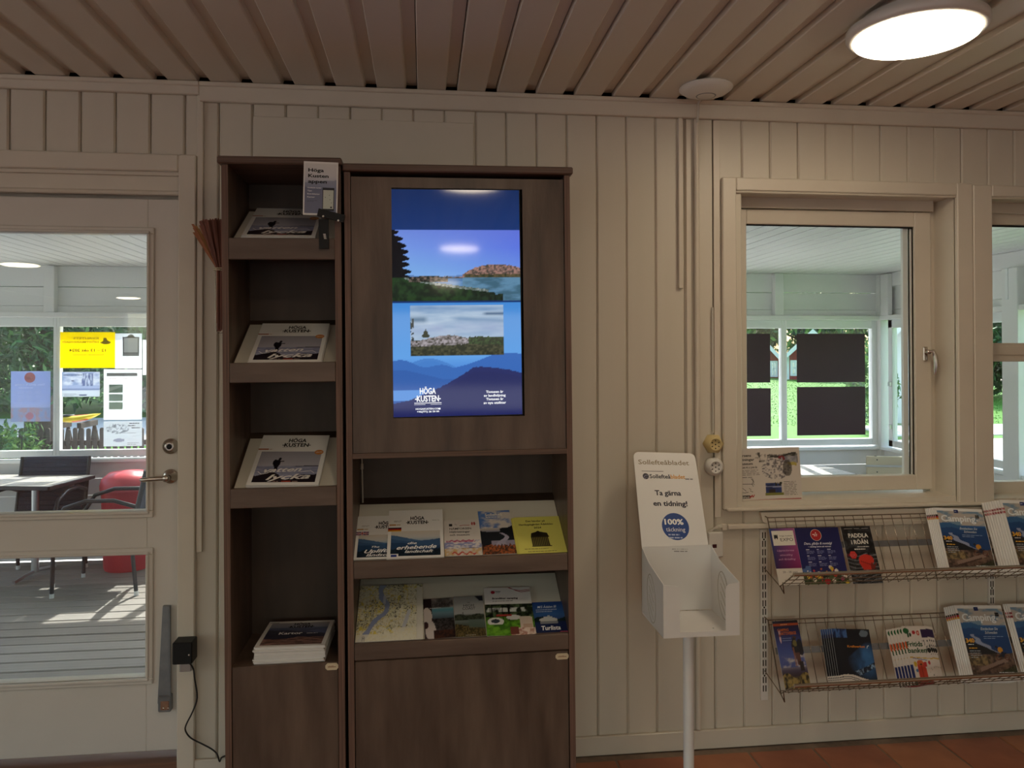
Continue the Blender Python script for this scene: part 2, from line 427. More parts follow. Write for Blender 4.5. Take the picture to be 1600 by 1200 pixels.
class Pic:
    def __init__(s, nx, ny):
        s.nx, s.ny = nx, ny
        s.U, s.V = np.meshgrid(np.linspace(0, 1, nx), np.linspace(0, 1, ny)); s.I = np.zeros((ny, nx, 3))
    def c(s, col): return np.array(lin(col))
    def fill(s, col): s.I[:] = s.c(col); return s
    def grad(s, stops):
        for k in range(3): s.I[..., k] = np.interp(s.V, [a for a, _ in stops], [s.c(b)[k] for _, b in stops])
        return s
    def put(s, mask, col, op=1.0):
        mask = np.clip(np.asarray(mask, float), 0, 1)[..., None] * op
        s.I = s.I * (1 - mask) + s.c(col) * mask; return s
    def tex(s, mask, fx, fy, seed, c0, c1, lo=.35, hi=.65):
        n = np.clip((fbm(s.U * fx, s.V * fy, seed) - lo) / (hi - lo), 0, 1)[..., None]
        col = s.c(c0) * (1 - n) + s.c(c1) * n; mk = np.clip(np.asarray(mask, float), 0, 1)[..., None]
        s.I = s.I * (1 - mk) + col * mk; return s
    def below(s, base, amp, f, seed, u0=0, u1=1):       # region under a ridge line
        line = base + amp * (fbm(s.U * f, s.U * 0, seed) - .5) if not callable(base) else base(s.U) + amp * (fbm(s.U * f, s.U * 0, seed) - .5)
        return (s.V < line) & (s.U >= u0) & (s.U <= u1)
    def rect(s, u0, u1, v0, v1): return (s.U >= u0) & (s.U <= u1) & (s.V >= v0) & (s.V <= v1)
    def ell(s, u, v, a, b): return ((s.U - u) / a) ** 2 + ((s.V - v) / b) ** 2 < 1
    def mesh(s, name, wd, ht, z, parent, m='print', u0=0, v0=0):
        nx, ny = s.nx, s.ny
        vs = np.stack([u0 + s.U * wd, v0 + s.V * ht, np.full_like(s.U, z)], -1).reshape(-1, 3)
        i = np.arange(ny - 1)[:, None] * nx + np.arange(nx - 1)[None, :]; i = i.ravel()
        q = np.stack([i, i + 1, i + nx + 1, i + nx], 1)
        me = bpy.data.meshes.new(name)
        me.vertices.add(len(vs)); me.vertices.foreach_set('co', vs.ravel())
        me.loops.add(q.size); me.loops.foreach_set('vertex_index', q.ravel().astype(np.int32))
        me.polygons.add(len(q)); me.polygons.foreach_set('loop_start', (np.arange(len(q)) * 4).astype(np.int32))
        me.update(calc_edges=True)
        at_ = me.color_attributes.new('Col', 'FLOAT_COLOR', 'POINT')
        rgba = np.concatenate([s.I.reshape(-1, 3), np.ones((nx * ny, 1))], 1)
        at_.data.foreach_set('color', rgba.ravel().astype(np.float32))
        me.materials.append(M[m])
        o = bpy.data.objects.new(name, me); COL.objects.link(o); o.parent = parent
        return o

def sheet(name, label, cat, BL, BR, TL, plane, t, body='paper', pages='pages', group=None, curl=0.0):
    """A booklet or sheet lying in a plane (point, normal); three corners measured in the photo.  Returns (object, w, h)."""
    p, n = plane
    bl, br, tl = (atp(*q, p, n) if not isinstance(q, Vector) else q for q in (BL, BR, TL))
    ex = (br - bl).normalized(); ez = n.normalized(); ey = ez.cross(ex).normalized()
    wd = (br - bl).length; ht = (tl - bl).dot(ey)
    o0 = bl - ez * t
    mw = Matrix(((ex.x, ey.x, ez.x, o0.x), (ex.y, ey.y, ez.y, o0.y), (ex.z, ey.z, ez.z, o0.z), (0, 0, 0, 1)))
    mb = MB()
    # body: cover faces material 0, the three page edges material 1
    vs = [(x, y, z) for z in (0, t) for y in (0, ht) for x in (0, wd)]
    mb.add(vs, [(0, 2, 3, 1), (4, 5, 7, 6)], 0)
    mb.add(vs, [(0, 1, 5, 4), (2, 6, 7, 3), (0, 4, 6, 2), (1, 3, 7, 5)], 1)
    o = mb.build(name, [body, pages])
    o.matrix_basis = mw
    tag(o, label, cat, group)
    return o, wd, ht

# =================================================================== the room
CEIL = 2.54
X0, X1, YB = -6.5, 4.5, -12.0          # room extents: left, right, behind the camera
# openings in the back wall
DX0, DX1, DZ1 = -1.93, -.885, at(140, 266).z
wi_l, wi_r = at(1148.4, 500).x, at(1492, 500).x
wi_t, wi_b = 2.188, .945
w2_l, w2_r = at(1546.7, 500).x, 3.36
w2_t, w2_b = at(1570, 309).z, .945
wall = setting('wall_back')
mb = MB()
TW = .16
for a, b, z0, z1 in ((X0, DX0, 0, CEIL), (DX0, DX1, DZ1, CEIL), (DX1, wi_l, 0, CEIL), (wi_l, wi_r, 0, wi_b), (wi_l, wi_r, wi_t, CEIL),
                     (wi_r, w2_l, 0, CEIL), (w2_l, w2_r, 0, w2_b), (w2_l, w2_r, w2_t, CEIL), (w2_r, X1, 0, CEIL)):
    mb.box(a, b, .014, TW, z0, z1)
mb.build('wall_core', 'wall', wall)
# outer cladding face of the wall seen by the veranda is the same core painted white
mb = MB()
for a, b, z0, z1 in ((X0, DX0, -.4, 2.7), (DX1, wi_l, -.4, 2.7), (wi_r, w2_l, -.4, 2.7), (w2_r, X1, -.4, 2.7), (DX0, DX1, DZ1, 2.7), (wi_l, wi_r, wi_t, 2.7), (w2_l, w2_r, w2_t, 2.7), (wi_l, wi_r, -.4, wi_b), (w2_l, w2_r, -.4, w2_b)):
    mb.box(a, b, TW, TW + .02, z0, z1)
mb.build('outer_cladding', 'outdoor_white', wall)

def plank_mesh(name, wd, th, ch, m, axis='z'):
    # unit-long plank with chamfered long edges; face towards -y (axis z) or towards -z (axis y)
    prof = [(0, th), (wd, th), (wd, ch), (wd - ch * .8, 0), (ch * .8, 0), (0, ch)]
    mb = MB()
    if axis == 'z': mb.prism(prof[::-1], lambda a, b: (a, b, 0), lambda a, b: (a, b, 1))
    else: mb.prism(prof, lambda a, b: (a, 0, b), lambda a, b: (a, 1, b))
    me = mb.build(name, m); d = me.data; bpy.data.objects.remove(me); return d
PW = .1177
pm = plank_mesh('plank', PW - .0015, .0138, .0065, 'wall')
edges = [-.624 - .1208 * k for k in range(48, 0, -1)] + [-.624 + PW * k for k in range(0, 44)]
for a in edges:
    if a > X1 - .05 or a < X0: continue
    c = a + PW / 2
    spans = [(0, CEIL)]
    if DX0 - .03 < c < DX1 + .03: spans = [(DZ1, CEIL)]
    elif wi_l - .02 < c < wi_r + .02: spans = [(0, wi_b), (wi_t, CEIL)]
    elif w2_l - .02 < c < w2_r + .02: spans = [(0, w2_b), (w2_t, CEIL)]
    for z0, z1 in spans:
        inst('plank', pm, wall, (a + random.uniform(-.0005, .0005), random.uniform(-.0008, .0004), z0), (1, 1, z1 - z0))
# plain cover board above the display cabinets
a, b = at(396, 200).x, at(740, 200).x
mb = MB(); mb.box(a, b, -.009, .0, at(560, 255, 0).z - .15, at(560, 186).z - .004, c=.002); mb.build('cover_board', 'wall', wall)

# other walls (behind the camera)
wl = setting('wall_left'); mb = MB()
mb.box(X0 - .15, X0, YB, 0, 0, .5).box(X0 - .15, X0, YB, 0, 2.3, CEIL).box(X0 - .15, X0, YB, -8.0, .5, 2.3).box(X0 - .15, X0, -4.7, -4.5, .5, 2.3).box(X0 - .15, X0, -1.0, 0, .5, 2.3)
mb.build('wall_core', 'wall', wl)
wr = setting('wall_right'); MB().box(X1, X1 + .15, YB, 0, 0, CEIL).build('wall_core', 'wall', wr)
wf = setting('wall_front'); mb = MB()
mb.box(X0, X1, YB - .15, YB, 0, .5).box(X0, X1, YB - .15, YB, 2.3, CEIL).box(X0, -5.5, YB - .15, YB, .5, 2.3).box(-1.2, -1, YB - .15, YB, .5, 2.3).box(3.8, X1, YB - .15, YB, .5, 2.3)
mb.build('wall_core', 'wall', wf)
# ceiling: boards running away from the wall with open grooves between
ceil = setting('ceiling')
MB().box(X0 - .15, X1 + .15, YB - .15, TW, CEIL + .027, CEIL + .15).build('ceiling_core', 'gap', ceil)
CP = .1503
mb = MB()
prof = [(.0, .026), (CP - .003, .026), (CP - .003, .019), (CP - .040, .019), (CP - .044, .003), (CP - .048, 0.0), (.003, 0.0), (0, .003)]
mb.prism(prof, lambda a, b: (a, 0, b), lambda a, b: (a, 1, b))
tmp = mb.build('plank', 'ceil'); cm = tmp.data; bpy.data.objects.remove(tmp)
k = -35
while -1.395 + CP * k < X1:
    x = -1.395 + CP * k + .020
    if x > X0 - .1:
        inst('plank', cm, ceil, (x, YB, CEIL + random.uniform(0, .0012)), (1, -YB - .004, 1))
    k += 1
# crown strips between wall and ceiling
for n, (x0, x1, zt, zb) in enumerate(((X0, -.812, CEIL, 2.492), (-.812, X1, CEIL, 2.468)), 1):
    o = MB().box(x0, x1, -.022, -.001, zb, zt - .002, c=.003).box(x0, x1, -.030, -.001, zt - .018, zt - .001, c=.003).build('trim_%d' % n, 'trim')
    tag(o, kind='structure')
# floor: terracotta tiles in grout
floor = setting('floor')
MB().box(X0 - .15, X1 + .15, YB - .15, TW, -.15, -.004).build('floor_core', 'grout', floor)
TS = .262
mb = MB(); mb.box(.004, TS - .004, .004, TS - .004, -.0035, .0035, c=.003); tmp = mb.build('tile', 'terra'); tms = [tmp.data]
for mm in ('terra2', 'terra3'):
    d = tmp.data.copy(); d.materials[0] = M[mm]; tms.append(d)
bpy.data.objects.remove(tmp)
tx0 = atz(968, 1199, 0).x
rt = random.Random(9)
for i in range(-7, 12):
    for j in range(0, 9):
        inst('tile', rt.choice([tms[0], tms[0], tms[1], tms[2]]), floor, (tx0 + i * TS, -.10 - TS * (j + 1) + .05, rt.uniform(-.004, -.0022)))
o = MB().box(X0, X1, YB, -.10 - TS * 9 + .05, -.004, -.0005).build('tile_field', 'terra', floor); tag(o, kind='stuff')
o = MB().box(DX1 + .06, X1, -.016, -.001, 0.0, .073, c=.003).build('baseboard_back', 'trim'); tag(o, kind='structure')

# ------------------------------------------------------------------ door
door = setting('door_1', (-1.39, .03, 0))
cx1 = -.885
mb = MB(); mb.box(DX0 - .06, DX0, -.02, .0, 0, DZ1 + .062, c=.004); mb.build('casing', 'trim', door)
mb = MB(); mb.box(cx1, -.823, -.02, .0, 0, DZ1 + .062, c=.004); mb.build('casing', 'trim', door)
mb = MB(); mb.box(DX0, cx1, -.02, .0, DZ1, DZ1 + .062, c=.004); mb.build('casing', 'trim', door)
mb = MB(); mb.box(DX0, cx1, .0, .16, DZ1 - .012, DZ1).box(DX0, cx1, .020, .16, at(140, 298, .02).z, DZ1 - .01).box(DX0, cx1, .095, .16, at(140, 316, .05).z, DZ1 - .01).lathe([(.009, DX0), (.009, cx1 - .004)], (0, .022, at(140, 298.5, .014).z), 'x', 14)
mb.box(cx1 - .003, cx1, .001, .16, 0, DZ1).box(DX0, DX0 + .003, .001, .16, 0, DZ1); mb.build('door_frame', 'trim', door)
YL = .045                                   # room face of the leaf
lx0, lx1 = DX0 + .02, cx1 - .004
lz0, lz1 = at(140, 1179, YL).z, at(140, 309, YL).z
gx0, gx1 = lx0 + .16, at(230.5, 600, YL).x
gu1, gu0 = at(140, 364.5, YL).z, at(140, 800, YL).z
gl1, gl0 = at(140, 868, YL).z, at(140, 1062, YL).z
mb = MB()
T = .045
mb.box(lx0, gx0, YL, YL + T, lz0, lz1, c=.002).box(gx1, lx1, YL, YL + T, lz0, lz1, c=.002)
mb.box(gx0, gx1, YL, YL + T, gu1, lz1, c=.002).box(gx0, gx1, YL, YL + T, gl1, gu0, c=.002).box(gx0, gx1, YL, YL + T, lz0, gl0, c=.002)
mb.build('door_leaf', 'door', door)
def moulding(x0, x1, z0, z1, y, wd, name, m, parent):
    mb = MB()
    for k, (o, t) in enumerate(((wd, .010), (wd * .45, .017))):
        a, b, c_, d = x0 - o, x1 + o, z0 - o, z1 + o
        i = o * .0
        mb.box(a, b, y - t, y, z1, d, c=.003).box(a, b, y - t, y, c_, z0, c=.003).box(a, x0, y - t, y, z0, z1, c=.003).box(x1, b, y - t, y, z0, z1, c=.003)
    return mb.build(name, m, parent)
for z0, z1 in ((gu0, gu1), (gl0, gl1)):
    moulding(gx0, gx1, z0, z1, YL, .024, 'glazing_bead', 'door', door)
    MB().box(gx0 - .004, gx1 + .004, YL + .012, YL + .016, z0 - .004, z1 + .004).build('glass_pane', 'glass', door)
    MB().box(gx0 - .004, gx1 + .004, YL + .030, YL + .034, z0 - .004, z1 + .004).build('glass_pane', 'glass', door)
# lock rosette, lever handle
hp = at(267, 697, YL)
o = MB().lathe([(.029, 0), (.029, .006), (.026, .011), (.019, .012), (.019, .018), (.014, .019)], hp, '-y').build('lock_rosette', 'steel', door)
MB().lathe([(.010, .0185), (.009, .022), (.0, .022)], hp, '-y').box(hp.x - .0015, hp.x + .0015, hp.y - .0225, hp.y - .0215, hp.z - .007, hp.z + .004).build('keyhole', 'black', o)
hp = at(267, 744, YL)
o = MB().lathe([(.027, 0), (.027, .006), (.023, .010), (.011, .011), (.010, .045), (.013, .047), (.013, .058), (.008, .062), (0, .063)], hp, '-y').build('handle_rosette', 'steel', door)
h2 = at(219, 750, YL - .052)
MB().tube([(hp.x, hp.y - .052, hp.z), (hp.x - .02, hp.y - .053, hp.z), (hp.x - .06, hp.y - .054, hp.z - .002), (h2.x + .01, h2.y, h2.z), (h2.x, h2.y + .004, h2.z)], [.0085, .009, .0085, .0085, .006], 12).build('lever', 'steel', o)
q = at(235, 760, YL - .001)
MB().box(q.x - .004, q.x + .004, q.y - .006, q.y, q.z - .016, q.z + .010, c=.002).build('brass_tag', 'rust', door)
# threshold
o = MB().box(DX0, cx1, -.01, .16, 0.0, at(140, 1187, .04).z - .004, c=.004).build('threshold', 'brown_sill', door)
# vertical strip beside the door
tr = at(313, 500)
o = MB().box(at(308.6, 500).x, at(318, 500).x, -.013, -.001, at(313, 862).z, at(313, 150).z, c=.002).build('trim_3', 'trim'); tag(o, kind='structure')

# ------------------------------------------------------------------ windows of the back wall
def cased_window(name, l, r, b, t, cas_l, cas_r, cas_t, cas_b, lip=True):
    wn = setting(name, ((l + r) / 2, 0, b))
    cy0, cy1 = -.020, .0
    mb = MB(); mb.box(cas_l, l, cy0, cy1, cas_b, cas_t, c=.004); mb.build('casing', 'trim', wn)
    mb = MB(); mb.box(r, cas_r, cy0, cy1, cas_b, cas_t, c=.004); mb.build('casing', 'trim', wn)
    mb = MB(); mb.box(l, r, cy0, cy1, t, cas_t, c=.004).box(l, r, cy0 + .006, .004, t - .008, t + .001, c=.003); mb.build('casing', 'trim', wn)
    mb = MB(); mb.box(l, l + .003, .001, .17, b, t).box(r - .003, r, .001, .17, b, t).box(l, r, .001, .17, t - .003, t); mb.build('reveal', 'trim', wn)
    return wn
w1 = cased_window('window_1', wi_l, wi_r, wi_b, wi_t, at(1126.6, 500).x, at(1516.4, 500).x, at(1320, 283).z, .93)
Ys = .105
sl_, sr_ = wi_l, at(1456, 500, Ys).x
st, sb = at(1300, 328, Ys).z, at(1300, 768, Ys).z
g_l, g_r, g_t, g_b = at(1167, 500, Ys).x, at(1430, 500, Ys).x, at(1300, 352, Ys).z, at(1300, 745, Ys).z
MB().box(wi_l, wi_r, .0, .17, wi_b - .02, sb - .012).box(wi_l, sr_, .09, .17, st, wi_t).box(sr_, wi_r, .125, .17, wi_b, wi_t).build('window_frame', 'trim', w1)
mb = MB()
mb.box(sl_, g_l, Ys, Ys + .05, sb, st - .003, c=.003).box(g_r, sr_ - .002, Ys, Ys + .05, sb, st - .003, c=.003)
mb.box(g_l, g_r, Ys, Ys + .05, g_t, st - .003, c=.003).box(g_l, g_r, Ys, Ys + .05, sb, g_b, c=.003)
sash = mb.build('sash', 'trim', w1)
# glazing gasket seen at the right and top as dark and pale lines
mb = MB()
gx = lambda u: at(u, 500, Ys + .02).x
mb.box(gx(1421), gx(1423), Ys + .0265, Ys + .0285, g_b, g_t).box(gx(1427.5), g_r, Ys + .012, Ys + .0215, g_b, g_t).box(g_l, g_r, Ys + .012, Ys + .0215, g_t - .005, g_t)
mb.build('gasket', 'black', sash)
mb = MB(); mb.box(gx(1423), gx(1427.5), Ys + .0265, Ys + .032, g_b, g_t).box(gx(1413.5), gx(1421), Ys + .030, Ys + .045, g_b, g_t); mb.build('spacer', 'pvc', sash)
MB().box(g_l - .003, g_r + .003, Ys + .022, Ys + .026, g_b - .003, g_t + .003).build('glass_pane', 'glass', sash)
# fastener
hp = at(1447, 553, Ys)
o = MB().box(hp.x - .016, hp.x + .004, hp.y - .008, hp.y, hp.z - .03, hp.z + .03, c=.003).lathe([(.009, 0), (.009, .02), (0, .021)], (hp.x - .004, hp.y - .008, hp.z + .008), '-y', 16).build('handle_plate', 'steel', w1)
MB().tube([(hp.x - .004, hp.y - .024, hp.z + .010), (hp.x + .012, hp.y - .03, hp.z + .012), (hp.x + .018, hp.y - .034, hp.z - .012), (hp.x + .020, hp.y - .036, hp.z - .05), (hp.x + .018, hp.y - .033, hp.z - .088)], [.006, .008, .010, .011, .006], 10).build('handle', 'steel', o)
# stool and apron boards, running on under both windows
xs = at(1132, 797).x
o = MB().box(xs, X1, -.034, .0, at(1133, 799.5, -.03).z, at(1133, 795, -.03).z, c=.003).build('trim_4', 'trim'); tag(o, kind='structure')
xa = at(1187, 810).x; zt = at(1187, 799).z; zb = at(1190, 816).z; rr_ = .02
poly = [(X1, zb), (X1, zt), (xa - .006, zt)] + [(xa + rr_ * (1 - math.cos(a)) , zb + rr_ * (1 - math.sin(a))) for a in (0, .4, .8, 1.2, PI / 2)]
o = MB().prism(poly, lambda a, b: (a, -.022, b), lambda a, b: (a, -.001, b)).build('trim_5', 'trim'); tag(o, kind='structure')

w2 = cased_window('window_2', w2_l, w2_r, w2_b, w2_t, at(1517.2, 500).x, w2_r + .08, at(1560, 291).z, .93)
Y2 = .11
t2, m2a, m2b, b2 = at(1570, 351, Y2).z, at(1570, 536, Y2).z, at(1570, 565, Y2).z, at(1570, 753, Y2).z
MB().box(w2_l, w2_r, .0, .17, w2_b - .02, b2 - .07).box(w2_l, w2_r, .09, .17, t2 + .045, w2_t).build('window_frame', 'trim', w2)
mb = MB(); l2 = w2_l + .001
mb.box(w2_l - .05, l2, Y2, Y2 + .05, b2 - .07, t2 + .045).box(w2_r - .06, w2_r, Y2, Y2 + .05, b2 - .07, t2 + .045, c=.003)
mb.box(l2, w2_r, Y2, Y2 + .05, t2, t2 + .05, c=.003).box(l2, w2_r, Y2, Y2 + .05, m2b, m2a, c=.003).box(l2, w2_r, Y2, Y2 + .05, b2 - .07, b2, c=.003)
mb.box(l2, w2_r, Y2 - .006, Y2, m2b + (m2a - m2b) * .35, m2a - .012, c=.002)
s2 = mb.build('sash', 'trim', w2)
for a, b in ((m2a, t2), (b2, m2b)):
    MB().box(l2, w2_r - .058, Y2 + .022, Y2 + .026, a - .003, b + .003).build('glass_pane', 'glass', s2)
MB().box(l2, w2_r, Y2 + .014, Y2 + .02, t2 - .008, t2).build('gasket', 'black', s2)

# ------------------------------------------------------------------ strips, conduit, sockets on the wall
tx = at(1062, 300).x
o = MB().box(at(1058.5, 320).x, at(1065.5, 320).x, -.016, -.001, at(1061, 451).z, at(1061, 186).z, c=.002).build('trim_6', 'trim'); tag(o, kind='structure')
o = MB().box(at(1072, 400).x, at(1079, 400).x, -.006, .0, .075, 2.466, c=.001).build('trim_7', 'trim'); tag(o, kind='structure')
o = MB().box(at(1114.5, 400).x, at(1124, 400).x, -.007, .0, .90, 2.466, c=.001).build('trim_8', 'trim'); tag(o, kind='structure')
cxp = at(1087, 400).x
o = MB().tube([(cxp, -.012, 2.466), (cxp, -.012, .08)], .0105, 14).build('cable_conduit', 'trim'); tag(o, 'round cream cable conduit running down the panelled wall left of the window', 'conduit')
sx = at(1113, 693).x
def socket(name, py, r, m, label, square):
    c = at(1113, py, -.001); root = thing(name, label, 'power socket', (c.x, 0, c.z))
    mb = MB()
    if square: mb.lathe([(r * 1.12, 0), (r * 1.12, .012), (r * .98, .028), (r * .72, .033)], c, '-y', 6)
    else: mb.lathe([(r * .95, 0), (r, .012), (r * .96, .028), (r * .72, .034)], c, '-y', 28)
    yy = c.y - (.033 if square else .034)
    mb.build('socket_body', m, root)
    MB().lathe([(r * .70, 0.0), (r * .70, .004), (r * .60, .004), (r * .57, .0008), (0, .0008)], (c.x, yy, c.z), '-y', 26).build('socket_face', m, root)
    mb = MB()
    for a in range(6):
        an = a * PI / 3 + PI / 6; d = Vector((math.cos(an), 0, math.sin(an)))
        mb.tube([Vector((c.x, yy - .0018, c.z)) + d * r * .34, Vector((c.x, yy - .0018, c.z)) + d * r * .50], .0018, 5)
    mb.lathe([(.003, 0), (0, .001)], (c.x, yy - .0012, c.z), '-y', 8).build('socket_slots', 'black', root)['kind'] = 'stuff'
    return root
socket('wall_socket', 693, .036, 'yellowed', 'yellowed old surface-mounted wall socket, the upper of two', True)
socket('wall_socket', 728, .036, 'white_pl', 'grey-white round surface-mounted wall socket, the lower of two', False)
mb = MB(); q = at(1113, 709)
mb.tube([(q.x, -.008, at(1113, 676).z), (q.x, -.008, at(1113, 480).z)], .004, 8).build('cable_cord', 'cable_w')
bpy.data.objects['cable_cord'].name = 'socket_cord'
tag(bpy.data.objects['socket_cord'], 'thin cream cord running up the wall from the yellowed socket', 'cord')
# cable trunking below the window, with loose cords at its end
za, zb = at(1160, 817.5).z, at(1160, 825).z
root = thing('cable_trunking', 'horizontal cream cable trunking under the window sill', 'cable trunking', (at(1134, 820).x, 0, zb))
MB().box(at(1134, 820).x, 3.4, -.024, -.001, zb, za, c=.003).build('trunk_cover', 'trim', root)
MB().box(at(1126, 820).x, at(1134, 820).x, -.018, -.001, zb - .004, za + .002, c=.002).build('trunk_base', 'trim', root)
mb = MB(); e = at(1134, 821, -.012); e2 = at(1108, 829, -.014)
for k in range(3):
    mb.tube([e + Vector((.01, .004 * k - .003, -.003 * k)), e + Vector((-.03, -.003 * k, .002 - .004 * k)), (e + e2) / 2 + Vector((0, -.006, .004 + .004 * k)), e2 + Vector((0, 0, -.004 * k))], .0035, 6)
tag(mb.build('loose_cords', 'cable_w', root), kind='stuff')
q0, q1 = at(1104, 830), at(1127, 868)
root = thing('switch_box', 'small cream box with dark red window behind the newspaper stand', 'switch box', (q0.x, 0, q1.z))
MB().box(q0.x, q1.x, -.022, -.001, q1.z, q0.z, c=.003).build('box_body', 'white_pl', root)
a, b = at(1113.3, 850.5, -.022), at(1119.7, 856, -.022)
MB().box(a.x, b.x, -.0232, -.021, b.z, a.z).build('indicator', 'darkred', root)
a, b = at(1113, 856.5, -.022), at(1119.5, 860, -.022)
MB().box(a.x, b.x, -.0235, -.021, b.z, a.z, c=.0005).build('button', 'white_metal', root)

# ------------------------------------------------------------------ ceiling lamps and the access point
def ceiling_lamp(loc, label, group=None, r=.192):
    root = thing('ceiling_lamp', label, 'ceiling lamp', loc, group)
    MB().lathe([(r * .80, 0), (r * .84, -.012), (r, -.028), (r * 1.0, -.046), (r * .97, -.054), (r * .90, -.056)], loc, 'z', 56).build('rim', 'white_pl', root)
    MB().lathe([(r * .905, -.0555), (r * .88, -.064), (r * .80, -.068), (0, -.070)], loc, 'z', 56).build('diffuser', 'diff', root)
ceiling_lamp((1.45, -.815, CEIL), 'lit round white ceiling lamp above the window')
for x, y in ((.26, -2.0), (.32, -4.63), (-4.2, -5.57), (-4.9, -10.5), (-2.4, -2.6), (2.6, -4.4), (.3, -8.0)):  # some follow from reflections, the rest are added to light the room
    ceiling_lamp((x, y, CEIL), 'lit round ceiling lamp further back in the room behind the viewer', 'round lamps behind the viewer')
q = atz(1103, 143, CEIL - .02)
root = thing('access_point', 'white disc-shaped access point on the ceiling by the wall', 'access point', (q.x, q.y, CEIL))
r = .098
MB().lathe([(r * .9, 0), (r, -.006), (r, -.012), (r * .80, -.026), (r * .42, -.036), (r * .36, -.037)], (q.x, q.y, CEIL), 'z', 48).build('housing', 'white_pl', root)
MB().lathe([(r * .385, -.0362), (r * .365, -.0375), (r * .345, -.0378)], (q.x, q.y, CEIL), 'z', 40).build('seam_ring', 'grey_metal', root)
MB().lathe([(r * .345, -.037), (r * .30, -.039), (0, -.0395)], (q.x, q.y, CEIL), 'z', 40).build('centre_cap', 'white_pl', root)
o = MB().tube([(q.x + .01, q.y + .06, CEIL - .008), (cxp + .005, -.05, CEIL - .012), (cxp, -.036, CEIL - .02), (cxp, -.034, 2.47), (cxp, -.012, 2.44)], .004, 8).build('network_cable', 'cable_w')
tag(o, 'short white cable from ceiling disc down into the conduit', 'cable')

# ------------------------------------------------------------------ door stay, black box, black cable
y = YL
root = thing('door_stay', 'grey metal door stay fixed upright on the lower door', 'door stay', tuple(at(259, 1110, y)))
a, b, c_, d = at(256.5, 945, y), at(267.5, 945, y), at(249.5, 1095, y), at(267.5, 1095, y)
mb = MB()
mb.add([(a.x, y - .016, a.z), (b.x, y - .016, b.z), (d.x, y - .024, d.z), (c_.x, y - .024, c_.z), (a.x, y - .001, a.z), (b.x, y - .001, b.z), (d.x, y - .001, d.z), (c_.x, y - .001, c_.z)],
       [(0, 3, 2, 1), (0, 1, 5, 4), (1, 2, 6, 5), (2, 3, 7, 6), (3, 0, 4, 7), (4, 5, 6, 7)])
e0, e1 = at(264.5, 946, y - .017), at(266, 1090, y - .025)
mb.tube([e0, e1], .0035, 6); mb.build('stay_bar', 'grey_metal', root)
a, b = at(248, 1086, y - .02), at(268, 1111, y - .02)
MB().box(a.x, b.x, y - .030, y - .001, b.z, a.z, c=.004).build('foot_bracket', 'grey_metal', root)
a, b = at(251, 1096, y - .03), at(264, 1109, y - .03)
o = MB().box(a.x, b.x, y - .0325, y - .029, b.z, a.z, c=.001).build('rust_plate', 'rust', root)
mb = MB()
for u in (255.5, 263): p = at(u, 1106.5, y - .0325); mb.lathe([(.0035, 0), (.003, .002), (0, .002)], p, '-y', 10)
tag(mb.build('screws', 'steel', o), kind='stuff')
root = thing('sensor_box', 'black box screwed to the door casing with a cable below', 'sensor box', tuple(at(290, 1038, -.021)))
a, b = at(269, 1005, -.085), at(300, 1038, -.085)
MB().box(a.x, b.x, -.085, -.0205, b.z, a.z, c=.003).build('box_body', 'black', root)
p = at(295.5, 1023.5, -.0852); MB().lathe([(.004, 0), (.003, .002), (0, .0025)], p, '-y', 12).build('screw', 'steel', root)
a, b = at(283, 1037, -.03), at(301, 1046, -.03)
MB().box(a.x, b.x, -.05, -.0205, b.z, a.z + .012, c=.002).build('bracket', 'alu', root)
pts = [(296, 1036, -.05), (302, 1045, -.045), (304, 1060, -.045), (308, 1090, -.04), (301, 1112, -.04), (291, 1132, -.04), (290, 1142, -.04), (298, 1153, -.035), (315, 1162, -.03), (330, 1170, -.03), (339, 1178, -.03), (343, 1190, -.03), (346, 1184, -.03), (352, 1181, -.03)]
P = [at(*q) for q in pts]; sm = []
for i in range(len(P) - 1):
    p0, p1, p2, p3 = P[max(i - 1, 0)], P[i], P[i + 1], P[min(i + 2, len(P) - 1)]
    for t in (0, .25, .5, .75):
        sm.append(.5 * ((2 * p1) + (p2 - p0) * t + (2 * p0 - 5 * p1 + 4 * p2 - p3) * t * t + (3 * p1 - p0 - 3 * p2 + p3) * t ** 3))
sm.append(P[-1])
o = MB().tube(sm, .0028, 8).build('power_cable', 'cable'); tag(o, 'thin black cable hanging from the black box to the floor', 'cable')

# =================================================================== display cabinets
TILT = .009
def cabinet_root(name, label, xc):
    r = thing(name, label, 'display cabinet', (xc + .0108, -.17, 0), rot=(0, -TILT, 0))
    r['xc'] = xc
    return r
def cpart(mb, name, m, root):
    xc = root['xc']; mb.v = [(x - xc, y + .17, z) for x, y, z in mb.v]
    return mb.build(name, m, root, local=True)
YF, YBK = -.34, -.03
SL = .55                                   # slope of the display shelves
TH = math.atan(SL)
UP = Vector((0, math.cos(TH), math.sin(TH))); NRM = Vector((0, -math.sin(TH), math.cos(TH)))
def shelf_plane(ztop, lift=0.0): return (Vector((0, -.322, ztop - .004)) + NRM * lift, NRM)
def sloped_shelf(mb, x0, x1, zl):
    p0 = Vector((0, -.322, zl - .006)) - NRM * .002; p1 = p0 + UP * .33
    if p1.y > YBK: p1 = p0 + UP * ((YBK - p0.y) / UP.y)
    q0, q1 = p0 - NRM * .014, p1 - NRM * .014
    q1.y = min(q1.y, YBK)
    mb.add([(x, p.y, p.z) for x in (x0, x1) for p in (p0, p1, q1, q0)], [(0, 3, 2, 1), (4, 5, 6, 7), (0, 1, 5, 4), (1, 2, 6, 5), (2, 3, 7, 6), (3, 0, 4, 7)])
    return mb
def scrap(mb, x0, x1, y, z, seed):
    rr = random.Random(seed)

